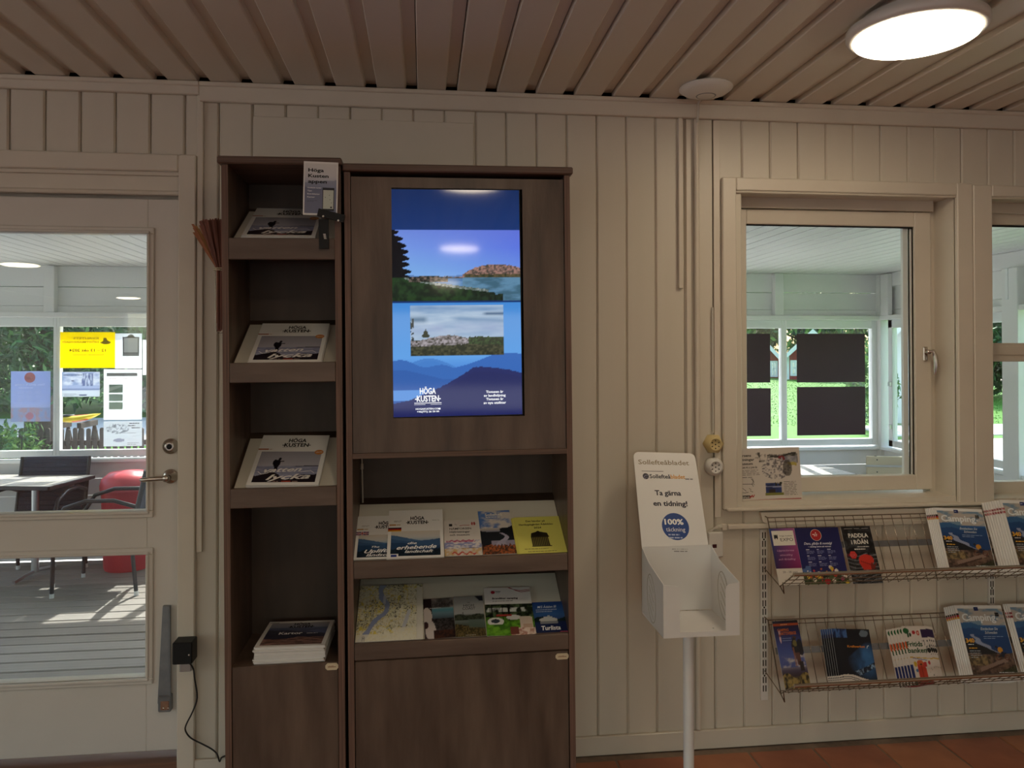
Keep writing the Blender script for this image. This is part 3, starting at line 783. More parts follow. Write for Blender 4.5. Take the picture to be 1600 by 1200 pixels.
# --- narrow cabinet
L = cabinet_root('display_cabinet', 'narrow tall dark-stained cabinet of four open shelf compartments beside the door', -.454)
lo, hi, t = -.645, -.2635, .0205
cpart(MB().box(lo, lo + t, YF, -.012, 0, 2.166, c=.0015), 'side_panel', 'walnut', L)
cpart(MB().box(hi - t, hi, YF, -.012, 0, 2.166, c=.0015), 'side_panel', 'walnut', L)
cpart(MB().box(lo, lo + t, YF - .0012, YF - .0002, 0.002, 2.164), 'edge_band', 'ply_edge', L)
cpart(MB().box(hi - t, hi, YF - .0012, YF - .0002, 0.002, 2.164), 'edge_band', 'ply_edge', L)
cpart(MB().box(lo - .012, hi + .004, YF - .012, -.006, 2.166, 2.191, c=.004), 'top_board', 'ply_edge_h', L)
cpart(MB().box(lo + t, hi - t, YBK, -.012, .0, 2.166), 'back_panel', 'walnut_in_shade', L)
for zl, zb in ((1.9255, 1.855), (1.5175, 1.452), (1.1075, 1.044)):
    cpart(sloped_shelf(MB(), lo + t, hi - t, zl), 'sloped_shelf', 'walnut_in_shade', L)
    cpart(MB().box(lo + t + .001, hi - t - .001, YF - .003, -.322, zb, zl, c=.002), 'shelf_lip', 'walnut_h', L)
cpart(MB().box(lo + t, hi - t, -.332, YBK, .508, .528), 'bottom_shelf', 'walnut', L)
cpart(MB().box(lo + t + .001, hi - t - .001, -.337, -.32, .05, .5285, c=.002), 'bottom_panel', 'walnut', L)
cpart(MB().box(lo + t, hi - t, -.30, -.285, .0, .05), 'plinth', 'walnut_in_shade', L)
def label_plate(root, u0, v0, u1, v1):
    a, b = at(u0, v0, -.337), at(u1, v1, -.337); xc = root['xc']
    c = ((a.x + b.x) / 2, (a.z + b.z) / 2); w_, h_ = (b.x - a.x), (a.z - b.z)
    rot = root.matrix_basis.inverted()
    p = rot @ Vector((c[0], -.337, c[1]))
    mb = MB(); ch = h_ * .3
    poly = [(-w_ / 2, -h_ / 2 + ch), (-w_ / 2 + ch, -h_ / 2), (w_ / 2 - ch, -h_ / 2), (w_ / 2, -h_ / 2 + ch), (w_ / 2, h_ / 2 - ch), (w_ / 2 - ch, h_ / 2), (-w_ / 2 + ch, h_ / 2), (-w_ / 2, h_ / 2 - ch)]
    y0 = p.y - .0005
    mb.prism(poly, lambda a, b: (p.x + a, y0 + .0004, p.z + b), lambda a, b: (p.x + a, y0 - .0018, p.z + b))
    o = mb.build('label_plate', 'plate', root, local=True)
    pg = MB(); rr = random.Random(3)
    for i in range(7): pg.box(p.x - w_ * .3 + i * w_ * .09, p.x - w_ * .3 + i * w_ * .09 + w_ * .06, y0 - .0021, y0 - .0017, p.z - h_ * .12, p.z + h_ * rr.uniform(.05, .2))
    tag(pg.build('engraving', 'rust', o, local=True), kind='stuff')
label_plate(L, 508.5, 1036.5, 529, 1046)

# --- wide cabinet
R = cabinet_root('display_cabinet', 'wide dark-stained cabinet with built-in lit screen and two brochure shelves', .127)
lo, hi, t = -.2525, .5065, .0195
cpart(MB().box(lo, lo + t, YF, -.012, 0, 2.153, c=.0015), 'side_panel', 'walnut', R)
cpart(MB().box(hi - t, hi, YF, -.012, 0, 2.153, c=.0015), 'side_panel', 'walnut', R)
cpart(MB().box(lo, lo + t, YF - .0012, YF - .0002, 0.002, 2.151), 'edge_band', 'ply_edge', R)
cpart(MB().box(hi - t, hi, YF - .0012, YF - .0002, 0.002, 2.151), 'edge_band', 'ply_edge', R)
cpart(MB().box(lo - .004, hi + .010, YF - .014, -.006, 2.153, 2.178, c=.004), 'top_board', 'ply_edge_h', R)
cpart(MB().box(lo + t, hi - t, YBK, -.012, .0, 2.153), 'back_panel', 'walnut_in_shade', R)
# screen geometry (front panel with a cut-out)
SC = [at(612.5, 295.8, -.33), at(813.3, 297.5, -.33), at(818.3, 648.3, -.33), at(617.5, 650.8, -.33)]
smid = sum(SC, Vector()) / 4
sw = ((SC[1] - SC[0]).length + (SC[2] - SC[3]).length) / 2; sh = ((SC[3] - SC[0]).length + (SC[2] - SC[1]).length) / 2
sxm = smid.x + TILT * (smid.z - 1.2)
s0, s1, sz0, sz1 = sxm - sw / 2 - .004, sxm + sw / 2 + .004, smid.z - sh / 2 - .004, smid.z + sh / 2 + .004
ia, ib = lo + t + .002, hi - t - .002
mb = MB(); pz0, pz1 = 1.2185, 2.138
mb.box(ia, s0, -.334, -.318, pz0, pz1).box(s1, ib, -.334, -.318, pz0, pz1).box(s0, s1, -.334, -.318, pz0, sz0).box(s0, s1, -.334, -.318, sz1, pz1)
cpart(mb, 'screen_panel', 'walnut', R)
cpart(MB().box(lo + t, hi - t, -.341, YBK, 1.2, 1.218, c=.001), 'ledge_board', 'ply_edge_h', R)
for zl, zb in ((.862, .8035), (.590, .5345)):
    cpart(sloped_shelf(MB(), lo + t, hi - t, zl), 'sloped_shelf', 'walnut_in_shade', R)
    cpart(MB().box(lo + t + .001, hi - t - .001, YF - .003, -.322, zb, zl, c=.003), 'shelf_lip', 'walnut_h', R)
cpart(MB().box(lo + t, hi - t, -.30, -.285, .0, .05), 'plinth', 'walnut_in_shade', R)
cpart(MB().box(lo + t + .002, hi - t - .002, -.336, -.319, .05, .5305, c=.002), 'bottom_panel', 'walnut', R)
label_plate(R, 868, 1021, 888.5, 1029.5)
# the white cable hanging in the niche
a, b = at(565, 714, -.05), at(567, 788, -.05)
o = MB().tube([(a.x, -.05, 1.198), ((a.x + b.x) / 2, -.046, (a.z + b.z) / 2), (b.x, -.052, b.z + .004)], .003, 8).lathe([(.006, 0), (.006, .02)], (a.x + .001, -.05, a.z - .045), 'z', 8).build('screen_cable', 'cable_w')
tag(o, 'thin white cable hanging at left in the niche below the screen', 'cable')

# --- the lit screen
scr = thing('display_screen', 'upright lit blue screen set in the wide dark cabinet', 'screen', tuple(smid - Vector((0, 0, sh / 2))), rot=(0, -.0138, 0))
mb = MB(); e = .003
mb.box(-sw / 2 - e, sw / 2 + e, .002, .010, -e, sh + e)
mb.box(-sw / 2 - e, -sw / 2, -.003, .002, -e, sh + e).box(sw / 2, sw / 2 + e, -.003, .002, -e, sh + e).box(-sw / 2, sw / 2, -.003, .002, -e, 0).box(-sw / 2, sw / 2, -.003, .002, sh, sh + e)
mb.build('bezel', 'black', scr, local=True)
P = Pic(150, 262)
P.grad([(0, '#16246a'), (.25, '#1c3f94'), (.49, '#3a7bc8'), (.5, '#3a7bc8'), (.823, '#1d3a78'), (.825, '#15336c'), (1, '#122a58')])
P.put(P.rect(0, 1, .508, .823), '#6d97d8')
q = P.rect(0, 1, .508, .823); vv = (P.V - .508) / (.823 - .508)
for k in range(3):
    a = np.interp(vv, [.3, .45, .75, 1], [P.c(c)[k] for c in ('#7fb0e4', '#78a8e2', '#7396e0', '#6a86d6')])
    b = np.interp(vv, [.3, .45, .75, 1], [P.c(c)[k] for c in ('#6f9ce0', '#668be0', '#5a74dc', '#5d70d4')])
    P.I[..., k] = np.where(q, a * (1 - P.U) + b * P.U, P.I[..., k])
P.tex(q & (vv < .335), 8, 60, 3, '#3f6da0', '#5584b4')
P.tex(q & (vv < .335) & (P.U > .55), 10, 70, 5, '#3a5f74', '#5a84a2')
hill = .335 + .175 * np.clip(1 - np.abs((P.U - .82) / .30) ** 2.4, 0, 1) * (P.U > .54)
P.tex(q & (vv > .33) & (vv < hill + .02 * (fbm(P.U * 40, P.V * 0, 2) - .5)), 70, 160, 8, '#45403a', '#a07a70')
P.tex(q & (vv > .33) & (vv < .36 + .03 * fbm(P.U * 30, P.V * 0, 1)) & (P.U > .56), 60, 100, 9, '#2a3320', '#5a5038')
P.put(q & (vv > .335) & (vv < .35 + .012 * np.sin(P.U * 14)) & (P.U < .55), '#5a80b8')
P.tex(q & (vv < .345 - .30 * np.clip(P.U - .05, 0, 1) ** .75 + .02 * fbm(P.U * 12, P.V * 0, 3)) & (P.U < .8), 30, 60, 11, '#0c1c10', '#1e3a1c')
sh_ = .335 - .27 * np.clip(P.U - .08, 0, 1) ** .7
P.tex(q & (np.abs(vv - sh_ - .01) < .018) & (P.U > .1) & (P.U < .75), 60, 100, 12, '#4a5a50', '#8f9a9a')
P.tex(q & (vv > .27) & (vv < .335 + .03 * fbm(P.U * 25, P.V * 0, 6)) & (P.U > .13) & (P.U < .43), 50, 120, 13, '#0f1a14', '#7a6a62', .4, .7)
P.put(q & (vv > .315) & (vv < .330) & (P.U > .38) & (P.U < .55), '#3a3f4a')
edge = .085 + .055 * np.abs(np.sin(vv * 34)) + .05 * (fbm(P.V * 90, P.V * 0, 7) - .5) - .09 * np.clip((vv - .72) / .28, 0, 1) + .05 * np.clip(1 - vv / .5, 0, 1)
P.put(q & (vv > .33) & (P.U < edge), '#080a10')
P.tex(q & (vv < .06 + .05 * fbm(P.U * 20, P.V * 0, 17)) & (P.U > .6) & (P.U < .86), 60, 60, 15, '#0a140c', '#1d3320')
P.put(P.rect(0, 1, .5, .508), '#0d2c66')
lowm = (P.V < .5)
for k in range(3):
    P.I[..., k] = np.where(lowm, np.interp(P.V, [0, .22, .26, .5], [P.c(c)[k] for c in ('#2a62b8', '#4a8ad8', '#5a9ce2', '#3f86d2')]), P.I[..., k])
P.put(lowm & (P.V < .225 + .03 * np.sin((P.U - .1) * 9) * (P.U < .6)), '#3f7cc8')
P.put(lowm & (P.V < .205 + .04 * np.exp(-((P.U - .28) / .14) ** 2)), '#3a78c6')
P.put(lowm & (P.V < .235 + .04 * np.exp(-((P.U - .9) / .25) ** 2) - .09 * np.clip(.75 - P.U, 0, 1)), '#2a62b4')
P.put(lowm & (P.V < .245 - .075 * P.U + .01 * np.sin(P.U * 20)), '#2c63b2')
P.put(lowm & (P.V < .205 - .11 * np.clip(P.U - .1, 0, .3) / .3 * .4) & (P.U < .62), '#2558a6')
P.put(P.rect(.0, .22, .095, .115 + 0) | (lowm & (P.V < .118) & (P.V > .07) & (P.U < .26 - (.118 - P.V) * 2)), '#5a92da')
rg = .03 + .185 * np.clip((P.U + .15) / .8, 0, 1) ** 1.0
rg = np.where(P.U > .63, .215 - .02 * ((P.U - .63) / .37) ** 2 * 1.5, .06 + (.215 - .06) * np.clip(P.U / .63, 0, 1) ** 1.5)
P.put(lowm & (P.V < rg + .006 * (fbm(P.U * 60, P.V * 0, 21) - .5)), '#141e5e')
P.put(lowm & (P.V < rg - .02), '#121a58', .7)
# inset photograph of clouds and rock
ins = P.rect(.14, .862, .266, .488); uu = (P.U - .14) / .722; vi = (P.V - .266) / .222
n = fbm(uu * 5, vi * 14, 31)[..., None]
P.I = np.where(ins[..., None], P.c('#7d9cc0') * (1 - n) + P.c('#b8cadd') * n, P.I)
G = lambda d, s: np.exp(-(d / s) ** 2)
P.put(ins * G(vi - .72, .06) * np.clip((.2 - uu) / .06, 0, 1), '#4f7090')
P.put(ins * G(vi - .74 + .10 * (uu - .45), .05) * np.clip((uu - .40) / .12, 0, 1), '#5f83ac', .8); P.put(ins * G(vi - .83, .03) * np.clip((uu - .76) / .06, 0, 1), '#3f5c80')
P.put(ins * G(vi - .55, .12) * fbm(uu * 7, vi * 9, 41), '#8f9cc4', .7); P.put(ins * G(vi - .93, .06) * fbm(uu * 5, vi * 20, 43), '#5f86b4', .9)
P.tex(ins & (vi < .36 + .05 * np.sin(uu * 9 - 2) + .03 * (fbm(uu * 30, vi * 0, 4) - .5)) & (uu < .64), 70, 150, 33, '#2e2a26', '#a8a0a8', .3, .72)
P.tex(ins & (vi < .37 + .02 * (fbm(uu * 60, vi * 0, 5) - .5)) & (uu >= .62), 90, 160, 35, '#0f1c10', '#35502a', .4, .8)
P.tex(ins & (vi < .17 + .08 * fbm(uu * 9, vi * 0, 8)), 60, 130, 37, '#141a0e', '#4a4a34', .4, .8)
P.put(ins & (np.abs(uu - .16) < .05 * np.clip((.54 - vi) / .16, 0, 1) * (.6 + .4 * np.abs(np.sin(vi * 50)))) & (vi > .36), '#101c12')
P.put(ins & (uu < .03) & (vi > .3) & (vi < .75) & (fbm(uu * 60, vi * 20, 3) > .45), '#1a2430')
po = P.mesh('screen_picture', sw, sh, 0, scr, 'screen')
po.matrix_basis = Matrix.Translation((-sw / 2, -.0005, 0)) @ Matrix.Rotation(PI / 2, 4, 'X')
pg = Page(sw, sh, .0006)
lit = emit_mat('lit_lettering', (.82, .9, 1), .85)
pg.logo(.265, .066, .026, lit, .80)
pg.rect(.16, .37, .058, .061, lit).rect(.16, .245, .052, .0535, lit).rect(.285, .37, .052, .0535, lit)
pg.text('HOGAKUSTEN.COM', .265, .030, .0075, lit, width=.19, bold=.03).text('+46(771) 26 50 00', .265, .018, .0075, lit, width=.17, bold=.03)
for i, tx_ in enumerate(('Tiotusen år', 'av landhöjning', 'Tiotusen år', 'av nya utsikter')):
    pg.text(tx_, .785, .098 - i * .0162, .0105, lit, width=(.135, .17, .135, .175)[i], bold=.03)
lo_ = pg.build(scr, 'screen_lettering'); lo_.matrix_basis = po.matrix_basis.copy()

# =================================================================== cards lying on the sloped shelves
def liner(label, zl, xa, xb, depth=.285):
    o = MB(); p0 = Vector((0, -.321, zl - .006)); p1 = p0 + UP * depth
    p0 = p0 + NRM * .0003; p1 = p1 + NRM * .0003; q0, q1 = p0 + NRM * .0015, p1 + NRM * .0015
    dx = lambda z: -TILT * (z - 1.2)
    o.add([(x + dx(p.z), p.y, p.z) for x in (xa, xb) for p in (p0, p1, q1, q0)], [(0, 3, 2, 1), (4, 5, 6, 7), (0, 1, 5, 4), (1, 2, 6, 5), (2, 3, 7, 6), (3, 0, 4, 7)])
    return tag(o.build('shelf_liner', 'card'), label, 'card sheet')
liner('cream card sheet under the uppermost magazine pile of the narrow cabinet', 1.9255, -.615, -.288)
liner('cream card sheet under the second magazine pile of the narrow cabinet', 1.5175, -.615, -.287)
liner('cream card sheet under the third magazine pile of the narrow cabinet', 1.1075, -.617, -.288)
liner('cream card sheet behind the brochures on the niche shelf below the screen', .862, -.2315, .4855)
liner('cream card sheet behind the map and brochures on the lowest open shelf', .590, -.2315, .4855)

# =================================================================== covers
def hiker(nx=90, ny=66):
    P = Pic(nx, ny); P.grad([(0, '#8d8fa6'), (.42, '#a2a3b8'), (.5, '#b3b2bd'), (1, '#9c9aa4')])
    P.tex(P.V < .52, 6, 60, 2, '#8286a4', '#a2a5bd')
    P.put(P.rect(.62, 1, .50, .505 + .03) & (P.V < .515 + .028 * np.clip((P.U - .66) * 3, 0, 1)), '#3b3640')
    P.put(P.below(lambda u: .20 + .13 * np.clip(1 - np.abs(u - .28) / .25, 0, 1) + .06 * np.clip((u - .6) * 2, 0, 1) - .14 * np.exp(-((u - .5) / .1) ** 2), .07, 9, 5), '#241d24')
    P.put(P.ell(.31, .60, .055, .13) & (P.V < .72), '#17131a'); P.put(P.ell(.345, .745, .026, .045), '#17131a')
    P.put(P.rect(.29, .345, .38, .6), '#17131a'); P.put(P.rect(.33, .42, .66, .685), '#17131a'); P.put(P.ell(.275, .63, .035, .1), '#17131a')
    return P
def mag_cover(o, wd, ht, t, kind):
    Z = t
    if kind == 'hiker':
        hiker().mesh('cover_picture', wd * .88, ht * .60, Z + .0003, o, u0=wd * .06, v0=ht * .05)
        pg = Page(wd, ht, Z + .0007)
        pg.logo(.54, .75, .074, '#1c1a1c')
        pg.lines(.34, .735, .4, 1, .02, .005, '#6a6668', 1)
        pg.rect(.0, .15, .685, .71, '#b0623a').lines(.16, .69, .08, 1, .02, .01, '#b08a70', 4)
        pg.disc(.90, .635, .065, '#c8803c', ry=.06).text('GRATIS', .90, .625, .022, '#f0e0d0', width=.09, bold=.03, rise=.1)
        wh = '#ece8e4'
        pg.text('vatten', .45, .245, .085, wh, width=.52, shear=.35, bold=.025, rise=.06)
        pg.text('lycka', .55, .105, .095, wh, width=.60, shear=.35, bold=.025, rise=.05)
        pg.swash([(.10, .25), (.16, .20), (.24, .22), (.34, .30)], .012, wh).swash([(.70, .24), (.84, .27), (.90, .22)], .010, wh)
        pg.rect(.47, .60, .055, .075, '#b04a3a').lines(.35, .06, .11, 1, .01, .008, '#d8b0a0', 7).lines(.62, .06, .12, 1, .01, .008, '#d8b0a0', 8)
        pg.build(o)
    elif kind == 'ridge':
        P = Pic(90, 70); P.grad([(0, '#1d2a44'), (.3, '#3a5c88'), (.6, '#8aa2bb'), (.75, '#c2c2c0'), (1, '#cfc6ba')])
        P.put(P.below(lambda u: .86 - .42 * u, .05, 8, 3), '#4a6a90'); P.put(P.below(lambda u: .72 - .12 * u - .1 * np.sin(u * 4), .06, 9, 4), '#39587f')
        P.put(P.below(lambda u: .45 + .1 * np.sin(u * 5 + 1), .08, 10, 6), '#274468'); P.tex(P.below(lambda u: .26 + .05 * np.sin(u * 7), .1, 40, 9), 40, 30, 8, '#101826', '#1d3040')
        return P
def cover(o, wd, ht, t, fn):
    fn(o, wd, ht, t)

# --- narrow cabinet: three piles of the same magazine, one pile of maps
def pile(n, src, nrm, t, label, group, jitter=.003, seed=1, keep=None):
    rr = random.Random(seed)
    for k in range(1, n + 1):
        mw = Matrix.Translation(-nrm * (t + .0003) * k + Vector((rr.uniform(-jitter, jitter), 0, 0))) @ src.matrix_basis
        copy_thing(src, mw, label % ('first', 'second', 'third')[k - 1], group, kids=False)
plw = shelf_plane(1.9255, .010)
HK = dict(body='paper', pages='pages')
o, wd, ht = sheet('tourist_magazine', 'hiker-cover magazine on top of the pile on the uppermost shelf', 'magazine', (377, 368.5), (492.5, 370), (398.8, 325), plw, .004, group=None)
mag_cover(o, wd, ht, .004, 'hiker')
pile(2, o, NRM, .004, 'white-edged magazine, %s under the hiker-cover one on the uppermost shelf', 'magazines under the top one, uppermost shelf')
plw = shelf_plane(1.5175, .0145)
o2, wd, ht = sheet('tourist_magazine', 'hiker-cover magazine on top of the pile on the second shelf', 'magazine', (386.7, 565.5), (501.7, 565), (408, 505.3), plw, .004)
mag_cover(o2, wd, ht, .004, 'hiker')
pile(3, o2, NRM, .004, 'white-edged magazine, %s under the hiker-cover one on the second shelf', 'magazines under the top one, second shelf', seed=2)
plw = shelf_plane(1.1075, .0145)
o3, wd, ht = sheet('tourist_magazine', 'hiker-cover magazine on top of the pile on the third shelf', 'magazine', (384, 758), (497.5, 757.5), (405.8, 680), plw, .004)
mag_cover(o3, wd, ht, .004, 'hiker')
pile(3, o3, NRM, .004, 'white-edged magazine, %s under the hiker-cover one on the third shelf', 'magazines under the top one, third shelf', seed=3)
# map pile on the bottom shelf
ztop = .528 + .0545
o4, wd, ht = sheet('map_booklet', 'map booklet with mountain cover on top of the thick pile', 'map booklet', (396.5, 1012), (507.5, 1008), (418, 972), (Vector((0, 0, ztop)), Vector((0, 0, 1))), .0042)
P = Pic(90, 60); P.grad([(0, '#6a4a44'), (.22, '#6a504c'), (.45, '#3c3a50'), (.75, '#5a6684'), (.8, '#8f94a8'), (1, '#a8a6aa')])
P.put(P.below(lambda u: .66 + .1 * np.sin(u * 5 + 2), .05, 8, 4), '#5b6488'); P.put(P.below(lambda u: .70 - .22 * u, .06, 8, 2), '#3a3c52'); P.put(P.below(lambda u: .5 - .04 * u, .05, 9, 7), '#2f3046')
P.tex(P.below(lambda u: .30 - .04 * np.sin(u * 6), .08, 10, 8), 8, 50, 9, '#4a3430', '#a07a70')
P.mesh('cover_picture', wd * .88, ht * .86, .0042 + .0003, o4, u0=wd * .06, v0=ht * .06)
pg = Page(wd, ht, .0042 + .0007); pg.logo(.53, .71, .085, '#141214', .8).text('Kartor', .42, .455, .09, '#f0eeee', width=.34, bold=.03).lines(.66, .47, .16, 1, .02, .02, '#d0d0d4', 2)
pg.rect(.02, .16, .925, .94, '#2a2528'); pg.build(o4)
rr = random.Random(6)
for k in range(1, 12):
    mw = Matrix.Translation(Vector((rr.uniform(-.006, .004), rr.uniform(-.004, .004), -.00455 * k))) @ o4.matrix_basis @ Matrix.Rotation(rr.uniform(-.012, .012), 4, 'Z')
    copy_thing(o4, mw, 'white-edged map booklet, %s under the top one in the thick pile' % ('first', 'second', 'third', 'fourth', 'fifth', 'sixth', 'seventh', 'eighth', 'ninth', 'tenth', 'eleventh')[k - 1], 'map booklets under the top one', kids=False)

# --- app card in a black clip holder
n = Vector((0, -1, 0)); pl = (Vector((0, -.366, 0)), n)
o, wd, ht = sheet('app_card', 'white card advertising an app, clipped to the narrow cabinet', 'card', (473, 335.5), (527, 337.5), (477, 251.8), pl, .0012)
P = Pic(40, 62); P.grad([(0, '#b4b2be'), (.35, '#8f90a6'), (.42, '#a0a2b6'), (.5, '#8790a6'), (.58, '#a8aec0'), (.75, '#cfced2'), (1, '#d8d6d4')])
P.put(P.below(lambda u: .62 + .06 * u, .03, 5, 3), '#7f86a0', .7); P.put(P.below(lambda u: .53 - .05 * u, .04, 6, 5), '#666c86', .7)
P.mesh('cover_picture', wd * .92, ht * .93, .0012 + .0003, o, u0=wd * .04, v0=ht * .035)
pg = Page(wd, ht, .0019)
for i, (tx_, ww) in enumerate((('Höga', .44), ('Kusten', .58), ('appen', .53))): pg.text(tx_, .14, .81 - .105 * i, .062, '#121118', width=ww, bold=.035, al='l')
for i, tx_ in enumerate(('Guidade turer', 'Tips', 'Boendekartor', 'Kartor')): pg.text(tx_, .12, .50 - .058 * i, .024, '#e8e8ee', width=(.40, .13, .36, .22)[i], bold=.02, al='l')
pg.lines(.12, .27, .34, 2, .022, .008, '#5a5a66', 3)
pg.poly([(.56, .09), (.90, .09), (.90, .52), (.56, .52)], '#23242c', .0002).poly([(.58, .125), (.88, .125), (.88, .475), (.58, .475)], '#c3cbc0', .0001)
for a, b in ((.64, .34), (.76, .38), (.78, .30), (.82, .24)): pg.disc(a, b, .012, '#444a4a', 8)
pg.rect(.79, .84, .14, .17, '#3a3a40').build(o, 'card_lettering')
root = thing('card_holder', 'black plastic clip holder gripping the app card on the cabinet edge', 'card holder', tuple(at(505, 385, -.362)))
a, b = at(497, 331.5, -.372), at(538, 342, -.372)
mb = MB(); ctr = (a + b) / 2; d = (b - a).normalized(); d = Vector((d.x, 0, d.z)); up = Vector((-d.z, 0, d.x)); hw = (b - a).length / 2; hh = .012
def obox(mb, c, ex, ez, hx, hz, y0, y1):
    pts = [c + ex * sx * hx + ez * sz * hz for sx, sz in ((-1, -1), (1, -1), (1, 1), (-1, 1))]
    mb.add([(p.x, y, p.z) for y in (y0, y1) for p in pts], [(0, 1, 2, 3), (7, 6, 5, 4), (0, 4, 5, 1), (1, 5, 6, 2), (2, 6, 7, 3), (3, 7, 4, 0)])
obox(mb, ctr, d, up, hw, hh, -.378, -.3675); obox(mb, ctr, d, up, hw, hh * .8, -.364, -.357); obox(mb, ctr + up * -.008, d, up, hw, .004, -.369, -.362)
mb.build('clip_bar', 'black', root)
a, b = at(505, 340, -.362), at(506, 386, -.362)
mb = MB(); d2 = (b - a).normalized(); e2 = Vector((-d2.z, 0, d2.x)); obox(mb, (a + b) / 2 + d2 * .004, e2, -d2, .0155, (b - a).length / 2, -.358, -.349); mb.build('clip_stem', 'black', root)
mb = MB()
for u, v in ((505, 338), (528.5, 344.5)): p = at(u, v, -.3785); mb.lathe([(.0035, 0), (.003, .001), (0, .001)], p, '-y', 10)
tag(mb.build('rivets', 'white_pl', root), kind='stuff')
mb = MB()
for k in range(4): p = at(507 + k * .4, 366 + k * 2.2, -.3585); mb.box(p.x - .004, p.x + .004, p.y - .0006, p.y + .0006, p.z - .0012, p.z + .0012)
tag(mb.build('print', 'white_pl', root), kind='stuff')

# --- niche shelf below the screen
GM = 'brochures on the niche shelf'
def brochure(name, label, cat, BL, BR, TL, plane, t, fn, body='paper', pages='pages', group=None):
    o, wd, ht = sheet(name, label, cat, BL, BR, TL, plane, t, body, pages, group)
    fn(o, wd, ht, t); return o
def f_ridge(flag, title):
    def f(o, wd, ht, t):
        P = mag_cover(o, wd, ht, t, 'ridge'); P.mesh('cover_picture', wd * .88, ht * .50, t + .0003, o, u0=wd * .06, v0=ht * .04)
        pg = Page(wd, ht, t + .0007); pg.logo(.53, .69, .070, '#17161a')
        pg.lines(.10, .76, .16, 2, .02, .006, '#8a8680', 1).lines(.80, .76, .14, 1, .02, .006, '#8a8680', 2).rect(.02, .14, .665, .69, '#c08030').rect(.15, .22, .67, .685, '#b8905a')
        if flag == 'uk':
            pg.rect(-.0, .24, .54, .62, '#23306e', .0002); pg.rect(0, .24, .568, .592, '#e8e4e0', .0001).rect(.10, .14, .54, .62, '#e8e4e0', .0001)
            pg.poly([(0, .54), (.03, .54), (.24, .62), (.21, .62)], '#c87078', .00015).poly([(0, .62), (.03, .62), (.24, .54), (.21, .54)], '#c87078', .00015)
            pg.rect(0, .24, .574, .586, '#b83040').rect(.11, .13, .54, .62, '#b83040')
        else:
            pg.rect(0, .24, .595, .62, '#15141a').rect(0, .24, .567, .595, '#b02028').rect(0, .24, .54, .567, '#d8a020')
        if flag == 'uk':
            pg.text('The', .38, .245, .04, '#f2f2f2', width=.14, shear=.35, bold=.02).text('Uplifting', .50, .14, .075, '#f2f2f2', width=.62, shear=.35, bold=.025, rise=.04).text('landscape', .50, .06, .055, '#f2f2f2', width=.55, shear=.35, bold=.02)
        else:
            pg.text('die', .44, .27, .045, '#f2f2f2', width=.16, shear=.35, bold=.02).text('erhebende', .52, .175, .075, '#f2f2f2', width=.70, shear=.35, bold=.025, rise=.03).text('landschaft', .56, .10, .055, '#f2f2f2', width=.50, shear=.35, bold=.02)
            pg.rect(.05, .20, .01, .085, '#e6e4e2', .0001).rect(.07, .17, .025, .07, '#2a3a8a')
        pg.build(o)
    return f
pA = shelf_plane(.862, .006); pB = shelf_plane(.862, .013)
zb_ = .004
brochure('tourist_magazine', 'magazine with British flag, partly behind the German-flag magazine', 'magazine', (551.5, 874.5), (640, 871.5), (559, 807), pA, .005, f_ridge('uk', 0))
brochure('tourist_magazine', 'magazine with German flag and blue mountain cover on the niche shelf', 'magazine', (604, 873), (694, 870), (608.6, 798), pB, .005, f_ridge('de', 0))
def f_namf(o, wd, ht, t):
    P = Pic(50, 60); P.fill('#d8d2cc'); P.tex((P.V < .42), 10, 30, 3, '#8a92c0', '#e0dad8', .45, .6); P.tex(P.rect(.05, .85, .37, .42 + 0) , 30, 40, 5, '#b05a80', '#d8ccd0')
    P.put((np.abs(P.V - .40 - .02 * np.sin(P.U * 40)) < .018) & (P.U > .15) & (P.U < .8), '#b04a70'); P.tex(P.V < .2, 14, 20, 7, '#d0b080', '#d8d2cc', .4, .6)
    P.put((np.abs(P.V - .06 - .03 * np.sin(P.U * 30)) < .02) & (P.U > .2) & (P.U < .85), '#c04838')
    P.mesh('cover_picture', wd, ht, t + .0003, o)
    pg = Page(wd, ht, t + .0007); c = '#2a282c'
    pg.text('NÄMFORSEN', .16, .72, .055, c, width=.60, bold=.012, al='l').text('Hällristningar', .16, .63, .055, c, width=.56, bold=.012, al='l').text('och museum', .16, .545, .055, c, width=.54, bold=.012, al='l')
    pg.rect(.15, .24, .82, .89, c).swash([(.30, .86), (.33, .89), (.36, .84)], .01, '#8a7a78').swash([(.44, .83), (.55, .845), (.72, .84)], .018, '#b83a3a').rect(.78, .81, .84, .93, '#b83a3a').rect(.84, .875, .84, .93, '#b83a3a').swash([(.76, .88), (.82, .90), (.9, .88)], .015, '#b83a3a')
    pg.lines(.45, .19, .42, 1, .02, .012, '#6a5a58', 2); pg.build(o)
brochure('brochure', 'white brochure with red petroglyph drawings and NÄMFORSEN heading', 'brochure', (695, 869), (753.8, 867), (695.5, 813.5), shelf_plane(.862, .006), .004, f_namf)
